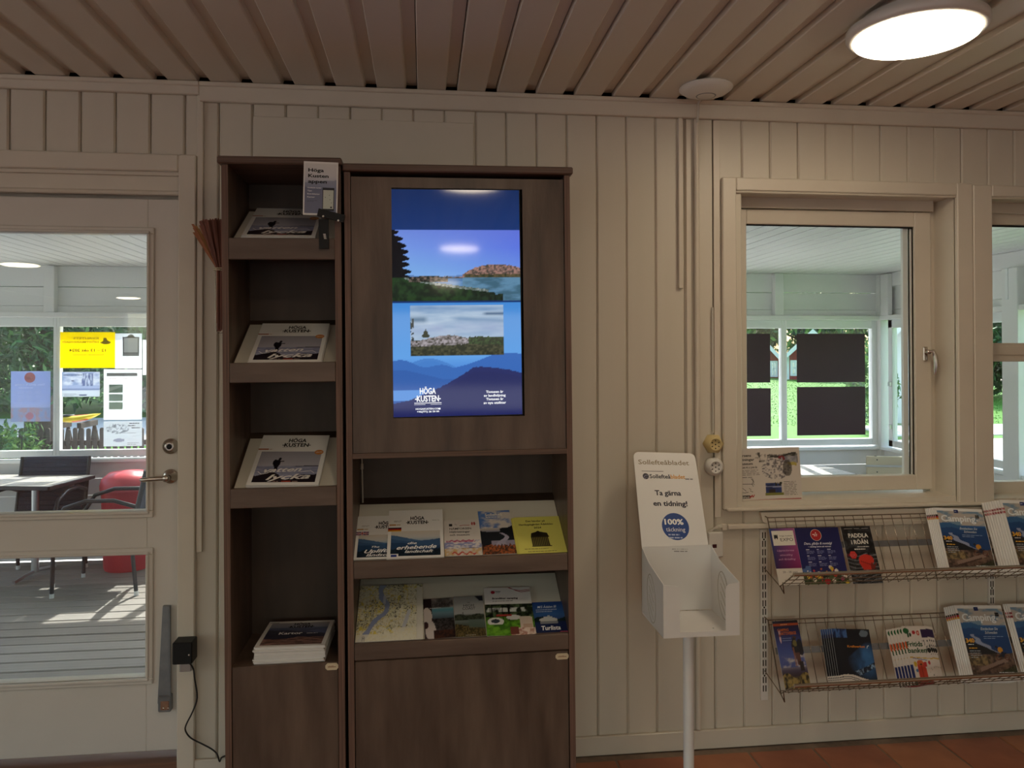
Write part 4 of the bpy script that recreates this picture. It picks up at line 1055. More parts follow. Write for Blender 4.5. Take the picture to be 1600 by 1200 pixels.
def f_river(o, wd, ht, t):
    P = Pic(50, 70); P.grad([(0, '#6a5a5a'), (.15, '#8a8298'), (.5, '#7f8498'), (.58, '#c2b8ae'), (.75, '#6f8fc4'), (1, '#5878b8')])
    P.tex(P.V > .58, 4, 9, 3, '#5a80c0', '#d6cec6', .4, .62)
    P.put(P.below(lambda u: .46 + .16 * u, .05, 6, 4) & (P.U > .6 - .6 * (P.V < .5)), '#1c2026'); P.put(P.below(lambda u: .53 - .12 * u, .04, 7, 5) & (P.V > .22), '#20242a')
    riv = .70 - 1.1 * np.abs(P.V - .42) * (P.V > .3) - .25 * np.sin((P.V - .3) * 18) * .3
    P.put((np.abs(P.U - .68 - .10 * np.sin((P.V - .3) * 22)) < .05 + .55 * np.clip(.40 - P.V, 0, 1)) & (P.V < .47) & (P.V > .1), '#a49fb4')
    P.put((P.V < .30) & (P.V > .12) & (P.U > .3), '#9c98ae', .8); P.tex(P.V < .15 + .1 * fbm(P.U * 20, P.V * 0, 8), 30, 40, 9, '#3a2c28', '#b8683a', .4, .7)
    P.mesh('cover_picture', wd, ht, t + .0003, o)
    pg = Page(wd, ht, t + .0007); pg.text('Sollefteå', .48, .875, .065, '#e8e2d4', width=.54, bold=.03).lines(.22, .835, .54, 1, .02, .022, '#e6e0d6', 5); pg.build(o)
brochure('brochure', 'brochure with winding river and cloudy sky cover on the niche shelf', 'brochure', (755, 867), (807.8, 864.5), (751.5, 799), shelf_plane(.862, .008), .004, f_river)
def f_yellow(o, wd, ht, t):
    pg = Page(wd, ht, t + .0005); c = '#2a2618'
    pg.text('Det händer på', .46, .85, .050, c, width=.42, bold=.015).text('Hembygdsgården Ådalsliden', .46, .755, .050, c, width=.74, bold=.015).text('2024', .48, .66, .05, c, width=.16, bold=.02)
    pg.disc(.47, .52, .05, c, ry=.08).poly([(.30, .44), (.68, .44), (.66, .53), (.58, .55), (.47, .58), (.38, .55), (.32, .53)], c).poly([(.30, .18), (.68, .18), (.66, .44), (.30, .44)], '#8a8048', .0002)
    for i in range(10): pg.rect(.31 + i * .037, .33 + i * .037, .19, .42, c)
    pg.rect(.30, .69, .415, .445, c).rect(.29, .71, .165, .185, c).lines(.12, .10, .76, 1, .03, .012, c, 3).lines(.18, .03, .66, 1, .03, .012, c, 6); pg.build(o)
oy = brochure('booklet', 'yellow booklet at the right end of the niche shelf', 'booklet', (812, 865), (886.5, 862), (806.6, 808.5), shelf_plane(.862, .010), .002, f_yellow, 'yellow', 'yellow')
for k in (1, 2): copy_thing(oy, Matrix.Translation(-NRM * .0026 * k + Vector((-.006 * k, 0, 0))) @ oy.matrix_basis, ('yellow booklet just under the top yellow one, edge showing', 'lowest yellow booklet of the pile, edge showing')[k - 1], 'yellow booklets underneath', kids=False)
# --- lowest open shelf
pl = shelf_plane(.590, .006)
def f_map(o, wd, ht, t):
    P = Pic(100, 90); P.tex(P.U >= 0, 6, 7, 3, '#cfcfa8', '#e0deca', .35, .65)
    P.tex(P.U >= 0, 60, 60, 5, '#a8a488', '#dedbc6', .30, .42)
    cl = (fbm(P.U * 6, P.V * 6, 9) > .52); P.tex(cl & (P.V > .2), 90, 90, 6, '#3c3a3c', '#d4d2b4', .38, .46)
    yl = np.abs(fbm(P.U * 7, P.V * 7, 12) - .5) < .022; P.put(yl, '#d8c860'); P.put(np.abs(fbm(P.U * 9, P.V * 9, 15) - .5) < .012, '#c8b46a')
    cu = np.interp(P.V, [0, .1, .35, .5, .62, .75, .9, 1], [.06, .13, .27, .43, .45, .36, .33, .37])
    P.put(np.abs(P.U - cu) < .045 + .01 * np.sin(P.V * 20), '#8f9cc0'); P.put((np.abs(P.U - .40) < .02) & (np.abs(P.V - .72) < .07), '#c0c4d0')
    cu2 = .70 + .28 * (P.V - .2); P.put((np.abs(P.U - cu2) < .03) & (P.V > .15) & (P.V < .52), '#c3c6cc')
    P.put(P.V < .12 + .1 * (P.U > .55), '#dcd8c4', .8)
    P.mesh('cover_picture', wd, ht, t + .0003, o)
    pg = Page(wd, ht, t + .0007); pg.rect(.90, .995, .01, .94, '#d8d4c8').rect(.90, .905, .01, .94, '#a8a49a')
    pg.rect(.095, .10, 0, .08, '#222222').rect(.125, .13, 0, .08, '#222222').rect(.095, .13, .075, .08, '#222222').rect(.10, .125, .045, .055, '#222222'); pg.build(o)
brochure('folded_map', 'large folded town map with blue river on the lowest open shelf', 'map', (555, 1003.5), (661.4, 998.5), (563, 916), pl, .005, f_map)
def f_gjall(o, wd, ht, t):
    P = Pic(50, 60); P.grad([(0, '#241c1c'), (.3, '#2a2428'), (.45, '#39424c'), (.62, '#6a8490'), (.7, '#4f8a98'), (.78, '#8fa0a4'), (1, '#5d5654')])
    P.tex(P.V < .48, 20, 50, 3, '#171415', '#4a4444'); P.tex(P.V > .76, 6, 8, 4, '#4f4a48', '#8a8280')
    P.put(P.U < .28, '#2f1f20'); P.put(P.ell(.10, .55, .17, .22), '#c8bdb6'); P.put(P.ell(.2, .2, .17, .24), '#c2b8b4'); P.put(P.ell(.05, .33, .09, .09), '#40282a')
    P.tex((P.V < .2) & (P.U > .3), 25, 30, 9, '#4a2c20', '#20181a'); P.mesh('cover_picture', wd, ht, t + .0003, o)
    pg = Page(wd, ht, t + .0007); pg.text('Gästabud', .52, .80, .09, '#17151a', width=.78, shear=.35, bold=.0, rise=.03).lines(.2, .745, .6, 1, .02, .012, '#c8c4c4', 3); pg.build(o)
brochure('brochure', 'brochure with dark rocky shore and handwritten title', 'brochure', (664, 999), (712.5, 995.5), (663, 936.5), shelf_plane(.590, .005), .003, f_gjall)
def f_high(o, wd, ht, t):
    P = Pic(50, 60); P.grad([(0, '#27241c'), (.25, '#3f4a40'), (.44, '#7f8a86'), (.5, '#3a4038'), (.56, '#a8aaaa'), (1, '#8f908e')])
    P.tex((P.V > .40) & (P.V < .53 + .02 * np.sin(P.U * 10)), 20, 50, 3, '#23281e', '#4c5242'); P.tex((P.V < .18 + .14 * (1 - P.U)), 25, 30, 4, '#2a2416', '#6a5c38')
    P.put((P.V > .22) & (P.V < .42) & (P.U > .45), '#5a6a60', .7); P.put((np.abs(P.U - .28) < .012) & (P.V > .4) & (P.V < .6), '#1a1a1a'); P.put((P.V > .88) & (P.U > .72 + (1 - P.V) * 1.2), '#2a2c36')
    P.mesh('cover_picture', wd, ht, t + .0003, o)
    pg = Page(wd, ht, t + .0007); pg.text('HIGH', .50, .73, .065, '#1c1b1e', width=.36, bold=.0).text('COAST', .50, .655, .065, '#1c1b1e', width=.44, bold=.0).text('THE', .50, .82, .028, '#1c1b1e', width=.09, bold=0).lines(.33, .03, .34, 1, .02, .012, '#b0aca8', 2); pg.build(o)
brochure('brochure', 'brochure reading HIGH COAST above a calm lake picture', 'brochure', (712.3, 996), (760, 993.5), (711, 932.7), shelf_plane(.590, .007), .003, f_high)
def f_camp(o, wd, ht, t):
    P = Pic(70, 80); P.fill('#d6d4d4'); m = P.V < .645
    P.put(m, '#20281c'); P.tex(m & (P.V > .36), 16, 26, 3, '#141a12', '#5a6e4a', .4, .75); P.tex(m & (P.V > .47) & (P.V < .56), 10, 8, 8, '#20281c', '#c8ccc8', .45, .6); P.put(m & (P.V < .37), '#4f7a28'); P.tex(m & (P.V < .30), 10, 14, 5, '#3c6a1c', '#6aa02e')
    for u in (.10, .14, .36, .48, .5, .74): P.put(m & (np.abs(P.U - u) < .012) & (P.V > .3), '#0e0e0c')
    P.put(P.ell(.20, .28, .17, .085) & (P.V > .22), '#d8d8d4'); P.put(P.ell(.2, .29, .09, .04), '#3a4450'); P.put(P.ell(.58, .36, .15, .05), '#cfd0cc'); P.put(P.rect(.22, .55, .39, .42), '#a83a34')
    P.put(P.rect(.70, .97, .14, .38) & (P.V < .38 - .1 * np.abs(P.U - .8)), '#c9b8a8'); P.put(P.rect(.76, .95, .1, .22), '#b89c88'); P.tex(m & (P.V < .14) & (P.U > .5), 20, 20, 9, '#a87868', '#dac8bc'); P.put(m & (P.V < .17) & (P.V > .02) & (P.U > .48) & (P.U < .66), '#6a3a30')
    P.mesh('cover_picture', wd, ht, t + .0003, o)
    pg = Page(wd, ht, t + .0007); pg.disc(.19, .895, .043, '#9a2034').rect(.25, .36, .905, .918, '#4a484c').rect(.25, .34, .88, .89, '#8a888c')
    pg.text('Brandåker camping', .17, .745, .036, '#241c24', width=.54, bold=.03, al='l').lines(.17, .70, .66, 1, .02, .010, '#6a666a', 4)
    for d in (0, .022, .04): pg.swash([(.52 + d, .995), (.64 + d, .95 - d * .6), (.80, .925 - d), (.99, .945 - d)], .010, '#9a2034')
    pg.build(o)
brochure('brochure', 'tall white brochure with caravans on green grass on the lowest open shelf', 'brochure', (761, 994), (838, 991.5), (753, 919), shelf_plane(.590, .010), .003, f_camp)
def f_tur(o, wd, ht, t):
    P = Pic(56, 50); P.grad([(0, '#18224a'), (.35, '#1e2c58'), (.42, '#3a5080'), (.6, '#37609a'), (1, '#1d3a7c')])
    P.put(P.below(lambda u: .48 + .05 * np.sin(u * 7), .05, 9, 3) & (P.V > .36), '#1a2a2c'); P.put(P.ell(.44, .42, .28, .075) & (P.V > .38), '#c8c8c4'); P.put(P.rect(.30, .58, .44, .52), '#c4c6c6'); P.put(P.rect(.42, .5, .5, .57), '#b0b4b4'); P.put(P.rect(.18, .72, .30, .37), '#8a8c90')
    P.put((P.V < .05) & (P.U > .74), '#b0506a'); P.mesh('cover_picture', wd, ht, t + .0003, o)
    pg = Page(wd, ht, t + .0007); pg.text('M/S Ådalen III', .46, .80, .075, '#dfe4ee', width=.60, shear=.3, bold=.005).lines(.1, .73, .74, 2, .06, .025, '#a8b4cc', 4).text('Turlista', .47, .10, .13, '#f0f0f0', width=.58, shear=.15, bold=.025); pg.build(o)
brochure('brochure', 'small blue boat timetable reading Turlista at the right end of lowest open shelf', 'brochure', (838.5, 990.5), (889.5, 988), (832, 941.5), shelf_plane(.590, .006), .003, f_tur)

# --- twig bundle hung on the side of the narrow cabinet
root = thing('twig_bundle', 'rust-brown bundle of thin splints hung on the side of the narrow cabinet', 'splint bundle', tuple(at(343, 517, -.2)))
rr = random.Random(12); mb = MB()
bx = at(342.5, 420, -.2)
def splint(u_top, v_top, u_b, v_b, y, wdt, m):
    a, kx, c = at(u_top, v_top, y + rr.uniform(-.02, .02)), at(bx_u(u_b), 421, y), at(u_b, v_b, y)
    n0 = len(mb.v); ww = wdt
    vs = []
    for p, s in ((a, ww), (kx, ww * .55), (c, ww * .6)):
        vs += [(p.x - s, p.y, p.z), (p.x + s, p.y - .001, p.z), (p.x, p.y + .0015, p.z)]
    fs = []
    for i in (0, 3):
        for k in range(3): fs.append((i + k, i + (k + 1) % 3, i + 3 + (k + 1) % 3, i + 3 + k))
    fs += [(2, 1, 0), (6, 7, 8)]
    mb.add(vs, fs, m)
def bx_u(u): return u
for k in range(46):
    f = k / 45; ut = 312 + 36 * f + rr.uniform(-1, 1); vt = 344 - 2 * math.sin(f * 3) + rr.uniform(-2, 2) + (1 - f) * 1.5
    splint(ut, vt, 339.5 + 7 * f + rr.uniform(-.3, .3), 518 - rr.uniform(0, 4), -.2 + rr.uniform(-.014, .014), .0024, 0)
for k, (ut, vt) in enumerate(((301, 350), (303, 356), (306, 353), (303, 363), (310, 357), (313, 352), (318, 365), (316, 358))):
    splint(ut, vt, 339.5 + .2 * k, 505, -.205 + .002 * k, .0045, 1 + (k in (2, 4)))
tag(mb.build('splints', ['twig', 'twig2', 'twig3'], root), kind='stuff')
a = at(343.3, 419.5, -.2)
mb = MB()
for dz in (0, .006): mb.lathe([(.020, 0), (.0215, .0018), (.020, .0036)], (a.x, a.y, a.z - dz - .002), 'z', 16)
tag(mb.build('cord', 'plate', root), kind='stuff')
a, b = at(336, 420, -.19), at(338.5, 520, -.19)
MB().tube([(a.x, a.y, a.z), (b.x - .003, b.y, b.z + .012), (b.x + .003, b.y, b.z), (-.647, b.y, b.z - .002)], .0015, 6).tube([(a.x, a.y, a.z), (-.652, a.y, a.z + .002)], .0015, 6).build('wire_holder', 'wire', root)

# =================================================================== newspaper stand
ST = thing('newspaper_stand', 'white metal newspaper stand with an empty open box on a pole', 'newspaper stand', (.893, -.395, 0))
bt0, bt1 = at(989, 706, -.08), at(1085.5, 705, -.08)
bb0, bb1 = at(1003, 856, -.27), at(1107.5, 857, -.27)
PN = ((bb1 - bb0).cross(bt0 - bb0)).normalized()
if PN.y > 0: PN = -PN
# header panel with rounded top corners
ex = (bb1 - bb0).normalized(); ey = PN.cross(ex).normalized()
wb = (bb1 - bb0).length; hp_ = (bt0 - bb0).dot(ey); xo = (bt0 - bb0).dot(ex); wt = (bt1 - bt0).length
MWP = Matrix(((ex.x, ey.x, PN.x, bb0.x), (ex.y, ey.y, PN.y, bb0.y), (ex.z, ey.z, PN.z, bb0.z), (0, 0, 0, 1)))
poly = [(0, 0), (wb, 0)]; rc = .022
for a in range(7): an = a / 6 * PI / 2; poly.append((xo + wt - rc + rc * math.cos(an), hp_ - rc + rc * math.sin(an)))
for a in range(7): an = PI / 2 + a / 6 * PI / 2; poly.append((xo + rc + rc * math.cos(an), hp_ - rc + rc * math.sin(an)))
mb = MB(); mb.prism(poly, lambda a, b: MWP @ Vector((a, b, -.0025)), lambda a, b: MWP @ Vector((a, b, 0)))
hdr = mb.build('header_panel', 'white_metal', ST)
pg = Page(wb, hp_, .0006); sk = xo / wb
cut = '#8f8168'
pg.text('Sollefteåbladet', sk + .465, .865, .050, cut, width=.80, bold=.012)
nav = '#15122e'
pg.rect(sk + .10, sk + .44, .788, .793, nav)
pg.disc(sk + .155, .735, .048, nav).swash([(sk + .12, .72), (sk + .15, .745), (sk + .19, .745)], .012, '#8a86a0').swash([(sk + .13, .705), (sk + .16, .725), (sk + .19, .72)], .012, '#8a86a0')
pg.text('Sollefteå', sk + .215, .715, .043, nav, width=.325, bold=.022, al='l').text('bladet', sk + .545, .715, .043, '#d89a34', width=.225, bold=.022, al='l')
pg.lines(.77 + sk, .708, .18, 1, .02, .008, nav, 3)
pg.text('Ta gärna', .50, .535, .052, nav, width=.40, bold=.03).text('en tidning!', .515, .425, .052, nav, width=.52, bold=.03)
pg.disc(.545, .215, .205, '#123f86', 40, dz=.0002)
pg.text('100%', .53, .235, .055, '#f0f0ee', width=.28, bold=.035).text('täckning', .54, .165, .043, '#e8e8ee', width=.29, bold=.0).lines(.42, .125, .26, 1, .03, .014, '#aab8d8', 4).lines(.42, .095, .25, 1, .03, .014, '#aab8d8', 5)
pg.text('ADC MEDIA', .565, -.10 + .09, .026, '#2a262c', width=.23, bold=.04).lines(.47, -.035, .22, 1, .02, .007, '#6a6668', 6)
o = pg.build(ST, 'header_lettering'); o.matrix_basis = wm(ST).inverted() @ MWP
# box: back, sides with cut pattern, front lips, floor
bx0, bx1 = .768, 1.0235
yb, yf = -.27, -.515
zf0, zb0 = .627, .640
zt_side_b, zt_side_f = bb0.z + .002, .800
mb = MB(); q = .002
mb.box(bx0, bx1, yb - q, yb, .632, bb0.z + .004); mb.build('box_back', 'white_metal', ST)
sidep = [(yb, .632), (yb, zt_side_b - .006), (yb - .075, .868 - .03), (yf + .06, .81), (yf, zt_side_f - .005), (yf, zf0), (yf + .02, zf0)]
sidep = [(yb, .632), (yb, zt_side_b), (yb - .085, .826), (yf, zt_side_f), (yf, zf0)]
for x in (bx0, bx1 - .002):
    o = MB().prism(sidep, lambda a, b: (x, a, b), lambda a, b: (x + .002, a, b)).build('box_side', 'white_metal', ST)
    # oval cut line with slanting slots: raised rims on both faces
    cy, cz = -.385, .715
    mb = MB(); ring = []
    for i in range(26):
        an = 2 * PI * i / 25; ring.append((x + .001, cy + .048 * math.cos(an) + .012 * math.sin(an), cz + .078 * math.sin(an)))
    mb.tube(ring, .0022, 6)
    for k in range(4):
        zc = cz + .045 - .03 * k
        mb.tube([(x + .001, cy + .026, zc + .020), (x + .001, cy - .024, zc - .020)], .0022, 6)
    tag(mb.build('oval_emblem', 'emblem', o), kind='stuff')
mb = MB(); mb.box(bx0, bx1, yf, yb, zf0, zf0 + .002)
mb.build('box_floor', 'white_metal', ST)
fl = at(1062, 930, yf).x; fr = at(1133.5, 930, yf).x; fz = at(1090, 987, yf).z
def lipc(x0, x1, side):
    n = 6; r = .018; pts = [(x0, zf0), (x1, zf0)]
    if side < 0:
        pts += [(x1, zt_side_f - .008 - r * 1.2)] + [(x1 - r + r * math.cos(a), zt_side_f - .006 - r + r * math.sin(a)) for a in (0.2, .6, 1.0, 1.4)] + [(x0, zt_side_f - .002)]
    else:
        pts += [(x1, zt_side_f - .002)] + [(x0 + r - r * math.cos(a), zt_side_f - .006 - r + r * math.sin(a)) for a in (1.4, 1.0, .6, .2)] + [(x0, zt_side_f - .008 - r * 1.2)]
    return MB().prism(pts, lambda a, b: (a, yf - .002, b), lambda a, b: (a, yf, b))
lipc(bx0, fl, -1).build('front_lip', 'white_metal', ST); lipc(fr, bx1, 1).build('front_lip', 'white_metal', ST)
MB().box(fl, fr, yf - .002, yf, zf0, fz).build('front_lip', 'white_metal', ST)
MB().tube([(.893, -.395, .012), (.893, -.395, zf0)], .0178, 24).build('pole', 'white_metal', ST)
MB().lathe([(.17, 0), (.17, .006), (.16, .01), (.025, .012), (.022, .03), (.018, .03)], (.893, -.395, 0), 'z', 40).build('base_plate', 'white_metal', ST)
mb = MB()
for u, v in ((1051, 856.5),): p = MWP @ Vector((wb * .46, hp_ * -.01, 0)); mb.lathe([(.0025, 0), (0, .0008)], p, '-y', 8)
for a, b in ((.90, -.45), (.95, -.44)): mb.lathe([(.003, .002), (0, .0035)], (a + .06, b, zf0), 'z', 8)
tag(mb.build('rivets', 'grey_metal', ST), kind='stuff')

# =================================================================== poster leaning in the window recess
pl = (Vector((0, .03, .95)), Vector((0, -1, .10)).normalized())
o, wd, ht = sheet('poster', 'landscape poster with rock carving drawing leaning in the window corner', 'poster', (1139, 787.6), (1254, 783), (1139, 701.8), pl, .003)
vis = .10   # part hidden behind the casing
P = Pic(116, 84); P.fill('#cfc6bc')
u = (P.U - vis) / (1 - vis); v = P.V
P.put((u > 0) & (v < .035), '#c8c0b6')
P.tex((u > .38) & (u < .97) & (v < .88) & (v > .70 + .12 * np.clip(.75 - u, 0, 1)) & (v < .90 - .04 * (fbm(u * 9, v * 0, 4))), 30, 30, 3, '#2e2a22', '#8f8a84', .3, .65)
P.put((u > .55) & (u < .95) & (np.abs(v - .86 + .03 * np.sin(u * 12)) < .018), '#332f28'); P.tex((u > .68) & (u < .96) & (v < .84) & (v > .72), 20, 20, 6, '#7a7a84', '#a8a6aa')
P.put((((u - .72) / .055) ** 2 + ((v - .80) / .055) ** 2 < 1) & (fbm(u * 40, v * 40, 2) > .42), '#7a1f26')
P.put((u > .80) & (u < .95) & (np.abs(v - .70 + .06 * (u - .8)) < .03), '#b0a050')
rock = (((u - .62) / .22) ** 2 + ((v - .62) / .20) ** 2 < 1 + .5 * (fbm(u * 8, v * 8, 5) - .5))
P.tex(rock, 42, 42, 7, '#6a6468', '#d0c8c0', .36, .56); P.put((((u - .80) / .07) ** 2 + ((v - .62) / .15) ** 2 < 1), '#3a322a', .8); P.tex((u > .32) & (u < .5) & (v < .88) & (v > .78), 40, 40, 8, '#8f8880', '#cfc6bc', .35, .5)
P.put((u > .34) & (u < .40) & (v > .80) & (v < .92) & (fbm(u * 60, v * 20, 9) > .5), '#4a463e')
blu = (u > .455) & (u < .70) & (v > .16) & (v < .34 + .02 * (u < .6)); P.tex(blu, 20, 20, 11, '#1a2650', '#2c3c74'); P.put((u > .44) & (u < .72) & (v > .13) & (v < .18), '#7a7a34'); P.put(blu & (np.abs(v - .29 + .05 * (u - .5)) < .01), '#8f94b0'); P.put((u > .50) & (u < .60) & (v > .17) & (v < .23), '#2e221a'); P.put((u > .60) & (u < .71) & (v > .30) & (v < .37) & (fbm(u * 50, v * 10, 3) > .42), '#1e2018')
P.mesh('poster_picture', wd, ht, .003 + .0003, o)
pg = Page(wd, ht, .0038); k = '#2a2420'
V = lambda a: vis + a * (1 - vis)
for tx_, vv, ww in (('ämforsens', .85, .235), ('ällristningar', .775, .275), ('ch museum', .70, .25)): pg.text(tx_, V(0), vv, .045, k, width=ww, bold=.03, al='l')
pg.text('TORSDAGAR PÅ 21 JUNI ÅR', V(0), .635, .030, k, width=.31, bold=.03, al='l')
pg.lines(V(0), .595, .36, 4, .028, .008, '#5a5248', 3).lines(V(0), .465, .28, 1, .03, .009, k, 5)
for pts in ([(.0, .40), (.05, .42), (.04, .34), (.10, .28), (.16, .22)], [(.03, .35), (.13, .35), (.26, .345)], [(.24, .45), (.27, .40), (.25, .34), (.27, .30)], [(.26, .45), (.28, .38), (.27, .345), (.29, .33)], [(0, .3), (.05, .24), (.08, .20), (.14, .19), (.19, .20)], [(.20, .27), (.23, .25), (.22, .22), (.26, .20)], [(.02, .44), (.07, .43)]):
    pg.swash([(V(a), b) for a, b in pts], .006, '#3a322c')
pg.text('Nämforsens', V(0), .115, .042, k, width=.19, bold=.05, al='l').text('HÄLLRISTNINGSMUSEUM', V(0), .085, .020, k, width=.185, bold=.03, al='l')
pg.swash([(V(.20), .11), (V(.23), .13), (V(.27), .12)], .012, '#b03028').swash([(V(.21), .09), (V(.23), .12), (V(.25), .15)], .010, '#b03028').swash([(V(.25), .10), (V(.27), .13), (V(.28), .155)], .009, '#b03028')
pg.lines(V(.73), .365, .19, 9, .030, .008, '#4a4440', 8)
pg.rect(V(0) - .08, .985, .018, .062, '#9a2028', .0002).lines(V(.03), .034, .84, 1, .02, .012, '#d8b8b0', 11)
pg.build(o, 'poster_lettering')

# =================================================================== slotted uprights and wire racks
def upright(name, px0, px1, py0, py1, label):
    a, b = at(px0, 900), at(px1, 900); z1, z0 = at(px0, py0).z, at(px0, py1).z
    root = thing(name, label, 'shelf upright', ((a.x + b.x) / 2, 0, z0))
    MB().box(a.x, b.x, -.011, -.001, z0, z1, c=.001).build('rail', 'white_pl', root)
    mb = MB(); z = z1 - .012; k = 0
    while z - .022 > z0 + .006:
        for f in (.32, .68):
            x = a.x + (b.x - a.x) * f
            mb.box(x - .0022, x + .0022, -.0118, -.0105, z - .024, z)
        z -= .0335; k += 1
        if k % 8 == 1: mb.lathe([(.004, 0), (0, .0006)], ((a.x + b.x) / 2, -.0113, z + .005), '-y', 8)
    tag(mb.build('slots', 'gap', root), kind='stuff')
upright('shelf_upright', 1186.5, 1197.5, 826, 1092.5, 'white slotted shelf upright at left end of the wire racks')
upright('shelf_upright', 1542, 1551.5, 800, 1066, 'white slotted shelf upright behind the right-hand wire racks')
XE = 3.05
def rack(label, zt, zb, zf, yt=-.042, ybm=-.15, yfr=-.26):
    x0 = 1.3385
    root = thing('wire_rack', label, 'wire rack', (x0, -.04, zb))
    up = Vector((0, yt - ybm, zt - zb)).normalized()
    mb = MB(); x = x0 + .03
    while x < XE:
        mb.tube([(x, yt, zt), (x, ybm, zb), (x, yfr + .002, zf)], .0016, 5, cap=False); x += .0405
    mb.tube([(x0, yt, zt), (XE, yt, zt)], .0024, 6)
    for f in (.94, .04):
        p = Vector((0, ybm + (yt - ybm) * f, zb + (zt - zb) * f)); mb.tube([(x0, p.y - .002, p.z), (XE, p.y - .002, p.z)], .0018, 5)
    for f in (.30, .62):
        p = Vector((0, ybm + (yfr - ybm) * f, zb + (zf - zb) * f)); mb.tube([(x0, p.y, p.z - .003), (XE, p.y, p.z - .003)], .0018, 5)
    w_ = mb.build('wire_grid', 'wire', root); tag(w_, kind='stuff')
    mb = MB(); mb.tube([(x0, -.012, zt + .002), (x0, yt, zt), (x0, ybm, zb), (x0, yfr, zf)], .0026, 6)
    mb.tube([(x0, -.012, zb + .03), (x0, ybm, zb - .002), (x0, ybm - .03, zb - .018), (x0, ybm - .02, zb + .02)], .0022, 6)
    mb.build('end_frame', 'wire', root)
    MB().tube([(x0 - .002, yfr, zf), (XE, yfr, zf)], .0068, 12).build('front_bar', 'bar', root)
    f = .56; p = Vector((0, ybm + (yt - ybm) * f, zb + (zt - zb) * f)); dn = Vector((0, up.y, up.z)) * .0115
    mb = MB(); q = Vector((0, .0045, 0))
    mb.add([(x, v.y, v.z) for x in (x0 + .012, XE) for v in (p - dn + q, p + dn + q, p + dn + q * 1.7, p - dn + q * 1.7)], [(0, 3, 2, 1), (4, 5, 6, 7), (0, 1, 5, 4), (1, 2, 6, 5), (2, 3, 7, 6), (3, 0, 4, 7)])
    mb.build('label_strip', 'grey_metal', root)
    MB().box(2.297, 2.312, -.05, -.0125, zt - .03, zt - .002, c=.002).build('bracket', 'grey_metal', root); MB().box(2.297, 2.312, ybm + .01, -.0125, zb + .02, zb + .034, c=.002).build('bracket', 'grey_metal', root)
    nrm = Vector((0, -up.z, up.y)); return root, Vector((0, ybm, zb)), nrm
zt1, zb1, zf1 = at(1198, 809, -.042).z, at(1219, 916, -.15).z, at(1242, 898, -.26).z
zt2, zb2, zf2 = at(1199, 969, -.042).z, at(1222.5, 1083.7, -.15).z, at(1245, 1071.7, -.26).z
_, rp1, rn = rack('upper wire brochure rack on the wall under the windows', zt1, zb1, zf1)
_, rp2, rn2 = rack('lower wire brochure rack on the wall below the other rack', zt2, zb2, zf2)
def rpl(p, n, lift): return (p + n * (lift + .003), n)

def f_expo(o, wd, ht, t):
    P = Pic(46, 84); P.grad([(0, '#6a1f5a'), (1, '#6a1f5a')])
    a, b, c, d = P.c('#1a4a86'), P.c('#2a1a4e'), P.c('#8a2460'), P.c('#a8649a')
    U = P.U[..., None]; VV = P.V[..., None]
    P.I = (b * (1 - U) + c * U) * np.clip(1.3 - VV, 0, 1) + (a * (1 - U) + d * U) * np.clip(VV - .3, 0, 1)
    P.put(P.V < .29 - .02 * (fbm(P.U * 10, P.V * 0, 3)), '#d8d2c8'); P.mesh('cover_picture', wd, ht, t + .0003, o)
    pg = Page(wd, ht, t + .0007); pg.rect(.08, .94, .69, .955, '#dcd6ca', .0002)
    pg.disc(.22, .835, .075, '#17141a', ry=.09).disc(.22, .80, .035, '#dcd6ca', ry=.05, dz=-.0001)
    for k in range(4): pg.rect(.15 + .04 * k, .175 + .04 * k, .84, .885, '#17141a')
    pg.text('höga kusten', .62, .85, .026, '#2a262c', width=.50, bold=0).text('EXPO', .63, .765, .058, '#17141a', width=.50, bold=0)
    for tx_, vv, ww in (('Upptäcksresa', .585, .66), ('utveckling', .505, .50), ('och förädling', .43, .66)): pg.text(tx_, .50, vv, .034, '#d8a8c8', width=ww, shear=.35, bold=.0)
    pg.text('20 - 28 sept', .52, .205, .035, '#6a6468', width=.58, bold=0).text('2025', .62, .125, .035, '#6a6468', width=.26, bold=0).lines(.25, .075, .5, 1, .02, .012, '#8a8488', 3); pg.build(o)
brochure('leaflet', 'purple leaflet with white EXPO panel at left of the upper wire rack', 'leaflet', (1217.5, 914.5), (1258, 913), (1200.5, 826), rpl(rp1, rn, .0045), .0025, f_expo, group=None)
def dans(P):
    P.grad([(0, '#1a1c4a'), (.3, '#1c2260'), (1, '#181a4c')])
    P.put((P.V < .32) & (P.U < .2) & (fbm(P.U * 4, P.V * 6, 3) > .4), '#5a7ab0', .7)
    P.tex(P.V < .17 + .08 * fbm(P.U * 14, P.V * 0, 6), 30, 36, 7, '#1f2418', '#4c5a34', .35, .6)
    rr = random.Random(5)
    for k in range(34):
        u_, v_ = rr.uniform(.08, .98), rr.uniform(.02, .24); s_ = rr.uniform(.012, .045)
        if k < 5: v_ = rr.uniform(.16, .30)
        P.put(P.ell(u_, v_, s_, s_ * .8), rr.choice(['#c0392e', '#d8b83c', '#d8d2cc', '#c06a3a', '#b04a6a', '#e0d8c8']))
    return P
